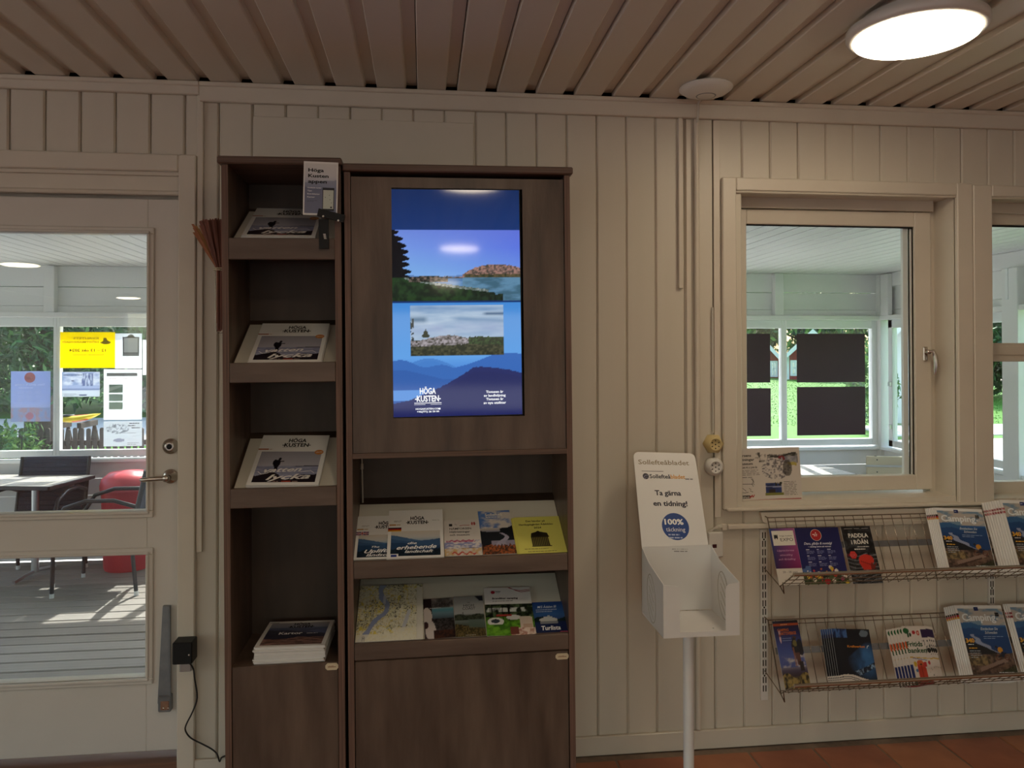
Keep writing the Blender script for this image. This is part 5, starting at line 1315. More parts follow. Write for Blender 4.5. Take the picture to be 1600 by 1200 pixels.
def f_dans(o, wd, ht, t):
    dans(Pic(74, 90)).mesh('cover_picture', wd, ht, t + .0003, o)
    pg = Page(wd, ht, t + .0007); w_ = '#d8d6e0'
    pg.disc(.46, .865, .125, '#d8c8b8', 32, dz=.0002).disc(.46, .865, .117, '#a81c22', 32, dz=.0001).lines(.38, .87, .17, 1, .02, .012, '#f0e0d8', 3).lines(.41, .845, .11, 1, .02, .012, '#f0e0d8', 4).disc(.46, .905, .012, '#f0e0d8')
    pg.text('Dans, glädje & nostalgi', .47, .695, .042, w_, width=.64, shear=.35, bold=.015).text('– nånting extra att minnas', .49, .645, .028, w_, width=.52, shear=.3, bold=.02)
    for c_ in range(3):
        for r_ in range(3):
            uu = .17 + .24 * c_; vv = .60 - .11 * r_
            pg.lines(uu, vv, .08, 1, .02, .011, w_, c_ + r_).lines(uu, vv - .025, .19, 3, .020, .007, '#8a90b8', 10 + c_ * 3 + r_)
    pg.disc(.52, .045, .07, '#a81c22', ry=.06); pg.build(o)
brochure('leaflet', 'dark blue leaflet with red circle and flowers on the upper wire rack', 'leaflet', (1258, 913.5), (1328, 911.6), (1240.5, 825), rpl(rp1, rn, .0055), .003, f_dans)
def f_paddla(o, wd, ht, t):
    P = Pic(50, 84); P.tex(P.U >= 0, 7, 18, 3, '#0f1012', '#3a3c40', .42, .75)
    P.put((P.V < .52) & (np.abs(np.sin(P.V * 46 + 2 * np.sin(P.U * 5))) > .93), '#8a8c92', .6)
    P.put(P.ell(.62, .40, .25, .10) & (P.V > .34), '#c83428'); P.put((np.abs(P.U - .60) < .24 - .9 * np.abs(P.V - .36)) & (P.V < .44) & (P.V > .24) & (fbm(P.U * 7, P.V * 9, 4) > .35), '#c83428'); P.put((P.V > .24) & (P.V < .36) & (np.abs(P.U - .82) < .1) & (fbm(P.U * 30, P.V * 30, 8) > .5), '#7a2a22'); P.put((np.abs(P.V - .35 + .2 * (P.U - .6)) < .008) & (P.U > .42) & (P.U < .80), '#7a1a14')
    P.mesh('cover_picture', wd, ht, t + .0003, o)
    pg = Page(wd, ht, t + .0007); w_ = '#dcd8d0'
    pg.rect(.10, .38, .957, .962, w_).rect(.44, .62, .957, .962, w_).rect(.70, .92, .957, .962, w_)
    pg.text('PADDLA', .53, .80, .072, w_, width=.66, bold=.03).text('i RÖÅN', .53, .685, .072, w_, width=.56, bold=.03)
    pg.lines(.42, .63, .40, 1, .02, .012, w_, 2).lines(.30, .585, .56, 1, .02, .018, w_, 3)
    pg.disc(.22, .495, .13, '#c83430', 6).rect(.02, .14, .47, .52, '#5a1424', .0001).lines(.12, .49, .18, 2, .025, .009, '#e0a8a0', 4); pg.build(o)
brochure('leaflet', 'black leaflet reading PADDLA i RÖÅN on the upper wire rack', 'leaflet', (1333, 912.5), (1380, 911), (1309.5, 823), rpl(rp1, rn, .0050), .003, f_paddla)

def camp_pic(P):
    P.grad([(0, '#5a4a40'), (.25, '#6a5648'), (.42, '#38404a'), (.6, '#234a7e'), (.74, '#2c5c98'), (.76, '#9aa6ae'), (.83, '#a89c96'), (.88, '#7a94a8'), (1, '#8fa4b0')])
    P.tex(P.V > .75, 5, 14, 3, '#7390a8', '#b8b0a8', .4, .62)
    P.put(P.below(lambda u: .745 + .05 * np.sin(u * 5 + 1), .04, 8, 5), '#34608e'); P.put(P.below(lambda u: .69 + .03 * np.sin(u * 8), .04, 9, 6), '#24497a'); P.put(P.below(lambda u: .63 - .06 * u, .03, 9, 8), '#1f4274')
    cu = .22 + 1.35 * np.clip(.58 - P.V, 0, 1) + .03 * np.sin(P.V * 60)
    P.put((P.V < .62) & (P.V > .33) & (np.abs(P.U - cu) < .04 + .42 * np.clip(.58 - P.V, 0, 1)), '#8f98b4')
    P.put(P.below(lambda u: .55 - .30 * u, .03, 14, 9) & (P.U < .72), '#1c2026')
    P.tex(P.V < .32 - .05 * P.U + .04 * fbm(P.U * 8, P.V * 0, 11) + .05 * np.clip(P.U - .3, 0, 1), 18, 26, 12, '#3c2f2a', '#7a6456', .35, .7)
    P.tex((P.V < .30) & (P.V > .16) & (P.U < .45 - .9 * (P.V - .24)), 24, 24, 13, '#4a4030', '#96805a', .38, .68); P.tex((P.V < .20) & (P.U > .55) & (P.V < .25 * (P.U - .35)), 24, 24, 14, '#2a2c1e', '#4a4a34')
    P.put((np.abs(P.V - .10 - .22 * (P.U - .2)) < .03) & (P.U > .2) & (P.U < .85), '#8f7a70'); P.put((np.abs(P.V - .06 - .24 * (P.U - .2)) < .012) & (P.U > .25) & (P.U < .75), '#4a3630')
    for cx_ in (.66, .85):
        d_ = ((P.U - cx_) / .055) ** 2 + ((P.V - .275) / .04) ** 2; P.put((d_ < 1) & (d_ > .55), '#5a2418')
    P.put((np.abs(P.V - .30 - .3 * (P.U - .72)) < .012) & (P.U > .66) & (P.U < .85), '#20242c'); P.put(P.ell(.735, .385, .055, .045), '#c88a24'); P.put(P.ell(.66, .425, .028, .022), '#2c2a38'); P.put(P.ell(.77, .32, .035, .04), '#1c2438')
    return P
def f_camping(flag):
    def f(o, wd, ht, t):
        camp_pic(Pic(84, 96)).mesh('cover_picture', wd * .94, ht * .90, t + .0003, o, u0=wd * .05, v0=ht * .055)
        pg = Page(wd, ht, t + .0007); w_ = '#d4d8da'
        pg.text('Camping', .46, .79, .095, '#e4e8ea', width=.70, bold=.03).rect(.40, .49, .925, .975, '#1c2c6a').lines(.41, .945, .07, 1, .02, .012, '#c8d0e8', 3)
        pg.rect(.82, .90, .85, .90, '#2c2c34').rect(.842, .855, .85, .90, '#b8b49a').rect(.82, .90, .871, .880, '#b8b49a').lines(.82, .80, .1, 1, .02, .03, '#c8c8c8', 9)
        ny, nn = ('Entdecken Sie', 'Schweden') if flag == 'de' else ('Oppdag', 'Sverige')
        pg.text(ny, .62, .665, .036, w_, width=.36, shear=.35, bold=.005).text(nn, .64, .615, .036, w_, width=.26, shear=.35, bold=.005).lines(.46, .575, .44, 2, .025, .007, '#9ab0cc', 5)
        pg.text('340', .16, .50, .055, '#d8a030', width=.17, bold=.05).lines(.10, .47, .13, 1, .02, .01, w_, 6).lines(.10, .42, .26, 1, .02, .014, '#d8a030', 7).lines(.10, .385, .26, 4, .028, .009, '#a8b0b8', 8)
        pg.lines(.60, .105, .34, 3, .026, .010, w_, 9)
        if flag == 'de':
            pg.rect(0, .055, .865, .89, '#17141a').rect(0, .055, .84, .865, '#a02028').rect(0, .055, .815, .84, '#d0982a')
        else:
            pg.rect(0, .055, .815, .89, '#a82834').rect(.015, .03, .815, .89, '#e0d8d4').rect(0, .055, .845, .862, '#e0d8d4', -.0001)
        pg.build(o)
    return f
ORD = ('first', 'second', 'third', 'fourth', 'fifth', 'sixth', 'seventh', 'eighth', 'ninth', 'tenth', 'eleventh')
def fan(src, n, step, nrm, t, label, group, kids=True, rot=0.0):
    for k in range(1, n + 1):
        mw = Matrix.Translation(-nrm * (t + .0004) * k + step * k) @ src.matrix_basis @ Matrix.Rotation(rot * k, 4, 'Z')
        copy_thing(src, mw, label % ORD[k - 1], group, kids=kids)
t_ = .0035
oc = brochure('camping_magazine', 'front camping magazine with German flag edge on the upper wire rack', 'magazine', (1481, 894), (1559, 896.5), (1452, 792.7), rpl(rp1, rn, .0245), t_, f_camping('de'))
fan(oc, 5, Vector((-.0048, 0, .0004)), rn, t_, 'camping magazine edge, %s to the left of the German-flag front one, upper rack', 'German camping magazines behind the front one, upper rack')
oc2 = brochure('camping_magazine', 'cut-off front camping magazine with red flag edge at right end of upper rack', 'magazine', (1593, 896), (1672, 897), (1562, 781), rpl(rp1, rn, .0335), t_, f_camping('no'))
fan(oc2, 7, Vector((-.0082, 0, -.0006)), rn, t_, 'camping magazine edge, %s to the left of the cut-off red-flag one, upper rack', 'red-flag camping magazines behind the cut-off one, upper rack')
# lower rack
def f_walk(o, wd, ht, t):
    P = Pic(46, 88); P.grad([(0, '#3a322a'), (.17, '#4a4030'), (.19, '#3a2c3a'), (.27, '#4a4258'), (.36, '#8a8290'), (.45, '#4a5a94'), (.6, '#3a4888'), (.85, '#201c50'), (.93, '#1c1838'), (1, '#17142c')])
    P.tex((P.V < .50) & (P.V > .32), 4, 16, 3, '#4a5690', '#b8b0b0', .5, .7); P.tex(P.V < .20 + .04 * np.sin(P.U * 9), 12, 18, 4, '#2a2418', '#a08a50', .36, .64)
    P.put((P.V > .925) & (P.V < .965), '#b04a22'); P.put((P.V > .975) & (P.U > .6), '#101018')
    P.put(P.ell(.74, .74, .07, .028), '#4a3024'); P.put(P.ell(.70, .60, .13, .14), '#1c1a22'); P.put(P.ell(.72, .66, .08, .05), '#6a6234'); P.put(P.ell(.90, .60, .12, .12), '#1a1a24'); P.put(P.rect(.66, .84, .34, .52) & (P.U > .66 + .3 * (.45 - P.V)), '#5a3a34'); P.put(P.rect(.74, .90, .26, .40), '#2a2020'); P.put(P.rect(.60, .66, .33, .60), '#8a5a44', .7)
    P.mesh('cover_picture', wd, ht, t + .0003, o)
    pg = Page(wd, ht, t + .0007); c = '#c8682a'
    pg.text('CAMPING', .36, .845, .038, c, width=.44, bold=.03).text('NATTSVERIGE', .53, .79, .044, c, width=.64, bold=.03); pg.lines(.30, .925 + .012, .4, 1, .02, .012, '#e0a878', 3)
    pg.lines(.26, .735, .40, 2, .032, .007, '#8aa0c0', 4).poly([(.16, .86), (.24, .86), (.22, .70), (.19, .66), (.15, .72)], '#c8a8b0').rect(.15, .23, .76, .80, '#9a2a22'); pg.build(o)
brochure('leaflet', 'narrow leaflet with backpacker and orange title at left of the lower rack', 'leaflet', (1227.5, 1079), (1268, 1076), (1207, 971), rpl(rp2, rn, .005), .003, f_walk)
def f_kraft(o, wd, ht, t):
    P = Pic(70, 90); P.grad([(0, '#cfc8be'), (.12, '#cfc8be'), (.18, '#0e1526'), (.5, '#0c111c'), (1, '#0a0e18')])
    P.fill('#0b101b'); P.tex((P.V > .84) & (P.U < .38), 26, 12, 3, '#10204a', '#4a72b0', .42, .75)
    P.put(((P.U - .85) / .14) ** 2 + ((P.V - .92) / .07) ** 2 < fbm(P.U * 9, P.V * 9, 2) * 1.6, '#7a8a9a', .7)
    b_ = np.clip(1.2 - ((P.U - .9) / .55) ** 2 - ((P.V - .42) / .32) ** 2, 0, 1) * (P.V < .30 + .55 * P.U) * (P.V > .10); P.put(b_ * fbm(P.U * 5, P.V * 5, 6), '#3f7ab8')
    P.tex((np.abs(P.V - .20 - .35 * np.clip(P.U - .5, 0, 1) ** 1.2) < .05) & (P.U > .45), 30, 30, 7, '#0e1a30', '#8aa8c8', .48, .7)
    wv = .13 + .05 * np.sin(P.U * 5 + .3); P.put(P.V < wv, '#d8d0c6'); P.put((np.abs(P.V - wv + .035 + .03 * P.U) < .007) & (P.U < .8), '#20283c'); P.put((np.abs(P.V - wv + .07 + .03 * P.U) < .006) & (P.U < .65), '#20283c')
    P.put(P.rect(.62, .78, .02, .045), '#1c2c6a'); P.mesh('cover_picture', wd, ht, t + .0003, o)
    pg = Page(wd, ht, t + .0007); pg.text('Kraftverket', .58, .66, .042, '#d88428', width=.46, bold=.02).swash([(.86, .65), (.88, .69), (.92, .70)], .02, '#c8d0d8'); pg.build(o)
ok = brochure('brochure', 'front dark blue brochure with orange lettering on the lower rack', 'brochure', (1312.5, 1069), (1372.7, 1070), (1293.5, 982), rpl(rp2, rn, .0175), .002, f_kraft)
fan(ok, 5, Vector((-.0078, 0, -.0002)), rn, .002, 'dark blue brochure edge, %s to the left of the orange-lettered front one', 'dark blue brochures fanned behind the front one')
def f_fritid(o, wd, ht, t):
    P = Pic(60, 96); P.fill('#d2c8c0')
    P.put(P.ell(.16, .93, .12, .05), '#1c5a2c'); P.put(P.rect(.18, .24, .82, .92), '#1c4a2c'); P.put(P.ell(.30, .86, .045, .035), '#17301c'); P.put(P.ell(.46, .90, .07, .035), '#b02a34'); P.put(P.ell(.63, .89, .06, .045), '#b83a2c'); P.put(P.ell(.63, .89, .03, .02), '#d8b0a0')
    P.put(P.rect(.76, 1, .80, .95) & (fbm(P.U * 9, P.V * 9, 3) > .28), '#2c1c44'); P.put(P.ell(.05, .68, .05, .07), '#c8582c'); P.put((np.abs(P.V - .455 + .04 * (P.U - .5)) < .008) & (P.U > .1), '#c8a030'); P.put((np.abs(P.V - .43 + .08 * (P.U - .5)) < .006) & (P.U > .2) & (P.U < .75), '#2c3a8a')
    P.put(P.ell(.47, .30, .16, .11) | P.rect(.32, .66, .12, .28), '#b83c2a'); P.put(P.ell(.45, .37, .13, .05), '#c05a2c'); P.put((np.abs(P.U - .47) < .012) & (P.V > .13) & (P.V < .36), '#5a1a14'); P.put(P.ell(.47, .34, .05, .012), '#301414')
    P.put(P.rect(.02, .14, .10, .34), '#1c2c6a'); P.put(P.rect(.60, .70, .30, .38) & (np.abs(P.U - .65) < .05), '#b02a34'); P.put(P.ell(.25, .35, .06, .05), '#c8a028'); P.put(P.ell(.27, .24, .05, .03), '#4a7aa8'); P.put(P.ell(.82, .37, .045, .035), '#b02a34'); P.put(P.ell(.5, .035, .36, .05), '#7a1420'); P.put(P.ell(.12, .03, .07, .06), '#1a2a1c'); P.tex(P.rect(.72, 1, .5, .78), 16, 16, 5, '#2a2a30', '#d2c8c0', .3, .42); P.tex(P.rect(.75, 1, .08, .3), 20, 20, 6, '#4a5a4a', '#d2c8c0', .3, .38)
    P.mesh('cover_picture', wd, ht, t + .0003, o)
    pg = Page(wd, ht, t + .0007); g = '#1c4a28'; pg.text('Fritids', .40, .655, .085, g, width=.62, bold=.03).text('banken', .45, .545, .085, g, width=.76, bold=.03).disc(.93, .58, .07, '#141210', ry=.09); pg.build(o)
of = brochure('brochure', 'front white brochure with green lettering and colourful drawings on lower rack', 'brochure', (1428, 1070), (1467, 1069), (1410.5, 979.6), rpl(rp2, rn, .0215), .0016, f_fritid)
fan(of, 5, Vector((-.0115, 0, -.0015)), rn, .0016, 'white green-lettered brochure edge, %s to the left of the front one', 'white green-lettered brochures fanned to the left')
for k in range(1, 5):
    mw = Matrix.Translation(-rn * .002 * (k + 5) + Vector((.0085 * k, 0, .006 - .0012 * k))) @ of.matrix_basis @ Matrix.Rotation(-.006 * k, 4, 'Z')
    copy_thing(of, mw, 'white green-lettered brochure edge, %s to the right of the front one' % ORD[k - 1], 'white green-lettered brochures fanned to the right')
oc3 = brochure('camping_magazine', 'front camping magazine with German flag edge on the lower wire rack', 'magazine', (1519, 1064.5), (1595, 1064), (1478, 945.6), rpl(rp2, rn, .0245), t_, f_camping('de'))
fan(oc3, 5, Vector((-.0062, 0, -.0012)), rn, t_, 'camping magazine edge, %s to the left of the German-flag front one, lower rack', 'German camping magazines behind the front one, lower rack')
oc4 = brochure('camping_magazine', 'cut-off front camping magazine with red flag edge at right end of lower rack', 'magazine', (1606, 1065), (1684, 1064), (1565.6, 943.5), rpl(rp2, rn, .0280), t_, f_camping('no'))
fan(oc4, 2, Vector((-.0055, 0, 0)), rn, t_, 'camping magazine edge, %s to the left of the cut-off red-flag one, lower rack', 'red-flag camping magazines behind the cut-off one, lower rack')

# =================================================================== veranda
def atx(x, y, X):
    d = ray(x, y); return CAMPOS + d * ((X - CAMPOS.x) / d.x)
FW = 3.70; DZ = -.12; VX0 = -6.0; VX1 = at(1377, 470, FW).x
def zz(yl, yr): return (at(80, yl, FW).z + at(1250, yr, FW).z) / 2
CZ = zz(410, 432.5)
z_light, z_b2, z_b3 = zz(445, 460), zz(454.5, 466.5), zz(475, 487)
z_pt, z_pb, z_ft, z_gt = zz(485, 496.5), zz(494, 502.5), zz(496, 505), zz(507, 516)
z_ft = max(z_ft, z_pb + .002)
z_gb, z_fb, z_st, z_sb = zz(702, 688), zz(713, 698), zz(715, 701), zz(720, 706)
# deck
deck = setting('veranda_floor', (0, 1.9, DZ))
mb = MB(); mb.box(0, 1, 0, .124, -.028, 0, c=.004); tmp = mb.build('deck_board', 'deck'); dm = tmp.data; bpy.data.objects.remove(tmp)
dm2 = dm.copy(); dm2.materials[0] = mat('weathered_deck_pale', (.27, .245, .225), .65, noise=14, col2=(.40, .37, .345), bump=(40, .3), stretch=(.15, 3, 1))
y = .19; k = 0
while y + .13 < FW:
    inst('deck_board', [dm, dm2][(k * 7 // 3) % 2], deck, (VX0, y - 1.9, random.uniform(-.002, .001)), (VX1 - VX0, 1, 1)); y += .1345; k += 1
MB().box(VX0, VX1, .18, FW + .1, DZ - .06, DZ - .035).build('joist_bed', 'gap', deck)
# ceiling
vc = setting('veranda_ceiling', (0, 1.9, CZ))
vp = plank_mesh('plank', .0965, .018, .004, 'outdoor_white', 'y')
k = 0; x = VX0
while x < VX1 + .3:
    inst('plank', vp, vc, (x, .18 - 1.9, random.uniform(0, .0015)), (1, FW + .05 - .18, 1)); x += .1085
MB().box(VX0 - .2, VX1 + .5, .18, FW + .5, CZ + .0045, CZ + .22).build('roof_slab', 'roof', vc)  # roof, lowered so its dark underside stands in for shade between planks
# front wall
vf = setting('veranda_wall', (0, FW, DZ))
def vplank(z0, z1, y=FW, x0=VX0, x1=VX1, t=.03, parent=vf, m='outdoor_white'):
    return MB().box(x0, x1, y, y + t, z0, z1, c=.004).build('plank', m, parent)
vplank(z_light + .0025, CZ); vplank(z_b3 + .0006, z_light - .0025, FW + .006); vplank(z_pt - .03, z_b3 - .0006, FW + .001)
MB().box(VX0, VX1, FW - .07, FW + .05, z_pb, z_pt, c=.004).build('top_plate', 'outdoor_white', vf)
MB().box(VX0, VX1 + .06, FW - .045, FW + .06, z_sb, z_st, c=.004).build('sill_board', 'pvc', vf)
zl = z_sb
for k in range(6):
    z0 = max(DZ, zl - .135); vplank(z0 + .002, zl - .002, FW + (.003 if k % 2 else 0)); zl = z0
    if zl <= DZ: break
for u0, u1 in ((67.5, 84.5), (1211, 1225)):
    a, b = at(u0, 450, FW - .06).x, at(u1, 450, FW - .06).x
    MB().box(a, b, FW - .06, FW + .01, z_pt, CZ - .002, c=.004).build('post', 'outdoor_white', vf)
MB().box(VX1 - .05, VX1 + .06, FW - .06, FW + .09, DZ, CZ - .002, c=.004).build('corner_post', 'outdoor_white', vf)
# its windows: frame, mullions, panes
mul = [(at(84, 600, FW).x, at(94, 600, FW).x), (at(1220.5, 600, FW).x, at(1229, 600, FW).x)]
xs_ = [(VX0, VX0 + .06), (mul[0][0] - 1.45, mul[0][0] - 1.38), mul[0], (-1.62, -1.55), (-.2, -.13), (1.25, 1.32), mul[1], (at(1362, 600, FW).x, VX1 - .04)]
for i in range(len(xs_) - 1):
    a, b = xs_[i][1], xs_[i + 1][0]
    wv_ = setting('window_%d' % (3 + i), ((a + b) / 2, FW, z_fb))
    mb = MB(); e = .028
    l, r = (xs_[i][0] + xs_[i][1]) / 2, (xs_[i + 1][0] + xs_[i + 1][1]) / 2
    if i == 0: l = xs_[0][0]
    if i == len(xs_) - 2: r = xs_[-1][1]
    mb.box(l, a, FW - .01, FW + .05, z_fb, z_ft, c=.003).box(b, r, FW - .01, FW + .05, z_fb, z_ft, c=.003).box(a, b, FW - .01, FW + .05, z_gt, z_ft, c=.003).box(a, b, FW - .01, FW + .05, z_fb, z_gb, c=.003)
    mb.build('window_frame', 'pvc', wv_)
    MB().box(a - .003, b + .003, FW + .018, FW + .022, z_gb - .003, z_gt + .003).build('glass_pane', 'glass', wv_)
# side wall of the veranda
vs_ = setting('veranda_side_wall', (VX1, 2, DZ))
SX = VX1 - .02
yp0, yp1 = atx(1601, 600, SX).y, atx(1575.5, 600, SX).y
def splank(z0, z1, y0=.2, y1=FW - .06, t=.03, dx=0.0): return MB().box(SX + dx, SX + t + dx, y0, y1, z0, z1, c=.004).build('plank', 'outdoor_white', vs_)
MB().box(SX - .04, SX + .07, .2, FW - .06, z_pb, z_pt, c=.004).build('top_plate', 'outdoor_white', vs_)
MB().box(SX - .03, SX + .08, .2, FW - .05, z_sb, z_st, c=.004).build('sill_board', 'pvc', vs_)
splank(z_light + .05, CZ); splank(z_b3 + .001, z_light + .055, dx=.032); splank(z_pt, z_b3 - .001, dx=.03)
zl = z_sb
for k in range(6):
    z0 = max(DZ, zl - .135); splank(z0 + .002, zl - .002, dx=.003 if k % 2 else 0); zl = z0
    if zl <= DZ: break
MB().box(SX - .05, SX + .07, yp0, yp1, DZ, atx(1590, 418, SX).z, c=.004).build('post', 'outdoor_white', vs_)
MB().box(SX - .045, SX + .0, FW - .20, FW - .09, z_pt, CZ - .01, c=.004).build('bracket_block', 'outdoor_white', vs_)
a, b = atx(1583, 396, SX - .052), atx(1589, 440, SX - .052)
mb = MB(); ym = (yp0 + yp1) / 2 + .02
mb.box(SX - .056, SX - .05, ym - .014, ym + .014, CZ - .34, CZ - .12, c=.002)
for dz in (.15, .19, .27, .31): mb.lathe([(.005, 0), (.0, .003)], (SX - .056, ym, CZ - dz), 'x', 8)
mb.build('strap_plate', 'pvc', vs_)
ws = setting('window_10', (SX, 2.6, z_fb))
mb = MB(); ya, yb_ = yp1, FW - .13
mb.box(SX, SX + .05, ya, ya + .03, z_fb, z_ft, c=.003).box(SX - .0, SX + .05, yb_ - .06, yb_, z_fb, z_ft, c=.003).box(SX, SX + .05, ya, yb_, z_gt, z_ft, c=.003).box(SX, SX + .05, ya, yb_, z_fb, z_gb, c=.003)
mb.build('window_frame', 'pvc', ws)
MB().box(SX + .02, SX + .024, ya, yb_, z_gb, z_gt).build('glass_pane', 'glass', ws)
mb = MB()
for z in (z_gb + .12, (z_gb + z_gt) / 2): mb.box(SX - .02, SX + .002, yb_ - .05, yb_ - .02, z - .02, z + .02, c=.004)
mb.build('window_catch', 'alu', ws)

# black poster backs and papers on the front windows
def fsheet(name, label, cat, x0, y0, x1, y1, m, Y=FW - .022, t=.003, group=None):
    a, b = at(x0, y1, Y), at(x1, y0, Y); wd, ht = b.x - a.x, b.z - a.z
    mb = MB(); mb.box(0, wd, 0, ht, 0, t)
    o = mb.build(name, m); o.matrix_basis = Matrix.Translation((a.x, Y, a.z)) @ Matrix.Rotation(PI / 2, 4, 'X')
    tag(o, label, cat, group); return o, wd, ht, t
fsheet('display_board', 'dark board back on the veranda window, upper of the two wider ones', 'board', 1245, 521.5, 1351, 597.5, 'board')
fsheet('display_board', 'dark board back on the veranda window, lower of the two wider ones', 'board', 1245.5, 604, 1351.5, 680.5, 'board')
fsheet('display_board', 'dark board back partly cut off by the window sash, upper left one', 'board', 1136, 521.5, 1203, 598, 'board')
fsheet('display_board', 'dark board back partly cut off by the window sash, lower left one', 'board', 1136, 606.5, 1204, 682, 'board')
yel = mat('yellow_poster', lin('#f5e400'), .6); wht = mat('white_sheet', (.80, .83, .86), .6)
blu = mat('thin_blue_sheet', lin('#c4cce6'), .6)
for m_ in (yel, wht, blu):   # thin paper lets some daylight through
    nt_ = m_.node_tree; p_ = pr(m_); tr_ = nt_.nodes.new('ShaderNodeBsdfTranslucent'); mx_ = nt_.nodes.new('ShaderNodeMixShader'); mx_.inputs[0].default_value = .78
    tr_.inputs[0].default_value = p_.inputs['Base Color'].default_value
    nt_.links.new(p_.outputs[0], mx_.inputs[1]); nt_.links.new(tr_.outputs[0], mx_.inputs[2]); nt_.links.new(mx_.outputs[0], nt_.nodes['Material Output'].inputs[0])
o, wd, ht, t = fsheet('window_poster', 'bright yellow poster taped to the veranda window', 'poster', 94, 519, 180, 575, yel)
pg = Page(wd, ht, t + .001); c = '#8a7a08'
pg.text('12 – 13 okt 2024', .50, .455, .075, '#5a5208', width=.66, mirror=True, bold=.03).text('Köpmannatorget, Hammarstrand', .51, .355, .035, '#7a7008', width=.56, mirror=True, bold=.02)
pg.text('KVALITETS', .47, .80, .06, '#c2ac06', width=.46, mirror=True, bold=.03).text('HÖSTMARKNAD', .37, .69, .06, '#c2ac06', width=.66, mirror=True, bold=.03)
pg.poly([(.72, .70), (.80, .66), (.90, .67), (.93, .72), (.86, .77), (.84, .84), (.79, .84), (.78, .75)], '#a89408').lines(.05, .12, .22, 2, .03, .012, '#d8c808', 4).build(o, 'poster_lettering')
o, wd, ht, t = fsheet('window_notice', 'white notice with a drawn clipboard taped beside the yellow poster', 'notice', 180, 521, 222, 576, wht)
pg = Page(wd, ht, t + .001); g = '#8d9096'
pg.rect(.28, .90, .36, .90, g).rect(.33, .85, .46, .87, '#e4e8ec', -.0004).rect(.28, .90, .355, .43, '#a4a6aa', -.0002).disc(.59, .90, .12, g, ry=.10).poly([(.42, .88), (.76, .88), (.70, .93), (.48, .93)], g).lines(.32, .39, .52, 1, .02, .02, '#d8dade', 3).build(o, 'notice_print')
o, wd, ht, t = fsheet('window_notice', 'narrow white sheet cut off by the door edge at the veranda window', 'notice', 223, 531, 262, 586, wht)
o, wd, ht, t = fsheet('window_poster', 'pale blue poster back with red round mark on the left veranda window', 'poster', 17, 580, 79, 659, blu)
Pp = Pic(50, 64); Pp.grad([(0, '#bcbcb8'), (.2, '#c2c6cc'), (.4, '#bcc8de'), (1, '#b4c2dc')]); Pp.tex(Pp.V < .28, 9, 9, 4, '#a8b4c0', '#c4a89c', .45, .65); Pp.put(Pp.ell(.48, .11, .10, .07), '#c8908c')
Pp.mesh('poster_picture', wd, ht, t + .0006, o, 'print_backlit')
pg = Page(wd, ht, t + .0012); pg.disc(.48, .875, .14, '#d08a94').lines(.42, .875, .13, 2, .025, .01, '#e8d0d4', 3)
pg.text('Dans, glädje & nostalgi', .48, .72, .035, '#dfe4f2', width=.76, shear=-.35, mirror=True, bold=.01).lines(.2, .665, .56, 1, .02, .012, '#dfe4f2', 4)
for c_ in range(3):
    for r_ in range(3): pg.lines(.18 + .22 * c_, .60 - .085 * r_, .17, 3, .022, .008, '#c4cde6', c_ * 3 + r_)
pg.build(o, 'poster_lettering')
o, wd, ht, t = fsheet('window_notice', 'small white and blue landscape notice under the yellow poster', 'notice', 97, 581, 156, 620, wht)
Pp = Pic(44, 30); Pp.fill('#e2e8f2'); Pp.put(Pp.V > .28, '#b4c0e2'); Pp.tex(Pp.V > .45, 6, 9, 3, '#a4b4da', '#e2e6f4'); Pp.tex(Pp.rect(.52, .82, .42, .95), 30, 5, 5, '#6f7ca8', '#d4dcf0', .4, .6); Pp.put(Pp.rect(0, 1, .26, .34), '#8f9cc4')
Pp.mesh('notice_picture', wd, ht, t + .0006, o, 'print_backlit'); pg = Page(wd, ht, t + .0012); pg.lines(.04, .86, .5, 1, .02, .03, '#6a74a0', 2).lines(.25, .62, .1, 1, .02, .04, '#6a74a0', 5).lines(.05, .10, .35, 2, .06, .02, '#8a90a8', 6).rect(.46, .66, .04, .09, '#7f8cc0').build(o, 'notice_print')
o, wd, ht, t = fsheet('window_notice', 'tall white information sheet with pale green pictures at the veranda window', 'notice', 162, 577, 222, 656, wht)
pg = Page(wd, ht, t + .001)
pg.rect(.08, .88, .865, .93, '#b0b2b8').rect(.14, .50, .535, .70, '#9fbcb0').poly([(.14, .56), (.5, .66), (.5, .70), (.14, .64)], '#c8dcd4', -.0003).rect(.14, .50, .37, .51, '#bcd8cc').rect(.14, .50, .205, .35, '#c0dccc')
pg.lines(.14, .81, .30, 1, .02, .01, '#c89a9a', 3).lines(.5, .81, .30, 1, .02, .01, '#c89a9a', 4).lines(.14, .78, .66, 3, .025, .007, '#a8aab0', 5)
for v_ in (.68, .49, .33): pg.lines(.58, v_, .24, 4, .03, .007, '#a8aab0', int(v_ * 100))
pg.lines(.40, .12, .15, 1, .02, .01, '#a8aab0', 6).build(o, 'notice_print')
o, wd, ht, t = fsheet('window_notice', 'white landscape sheet with grey map drawing, lowest at the veranda window', 'notice', 162, 658, 222, 697.5, wht)
Pp = Pic(50, 34); Pp.fill('#dfe3e8'); Pp.tex(Pp.ell(.36, .70, .30, .2), 26, 26, 3, '#8a8f98', '#dfe3e8', .38, .55); Pp.put(Pp.ell(.4, .24, .15, .07), '#a2a4b4')
Pp.mesh('notice_picture', wd, ht, t + .0006, o, 'print_backlit'); pg = Page(wd, ht, t + .0012)
for k, ww in enumerate((.28, .32, .22)): pg.lines(.95 - ww, .90 - .09 * k, ww, 1, .02, .035, '#70747c', k)
pg.lines(.5, .52, .42, 1, .03, .012, '#9a9ea6', 5).lines(.62, .12, .3, 2, .06, .02, '#8a8e96', 6).build(o, 'notice_print')

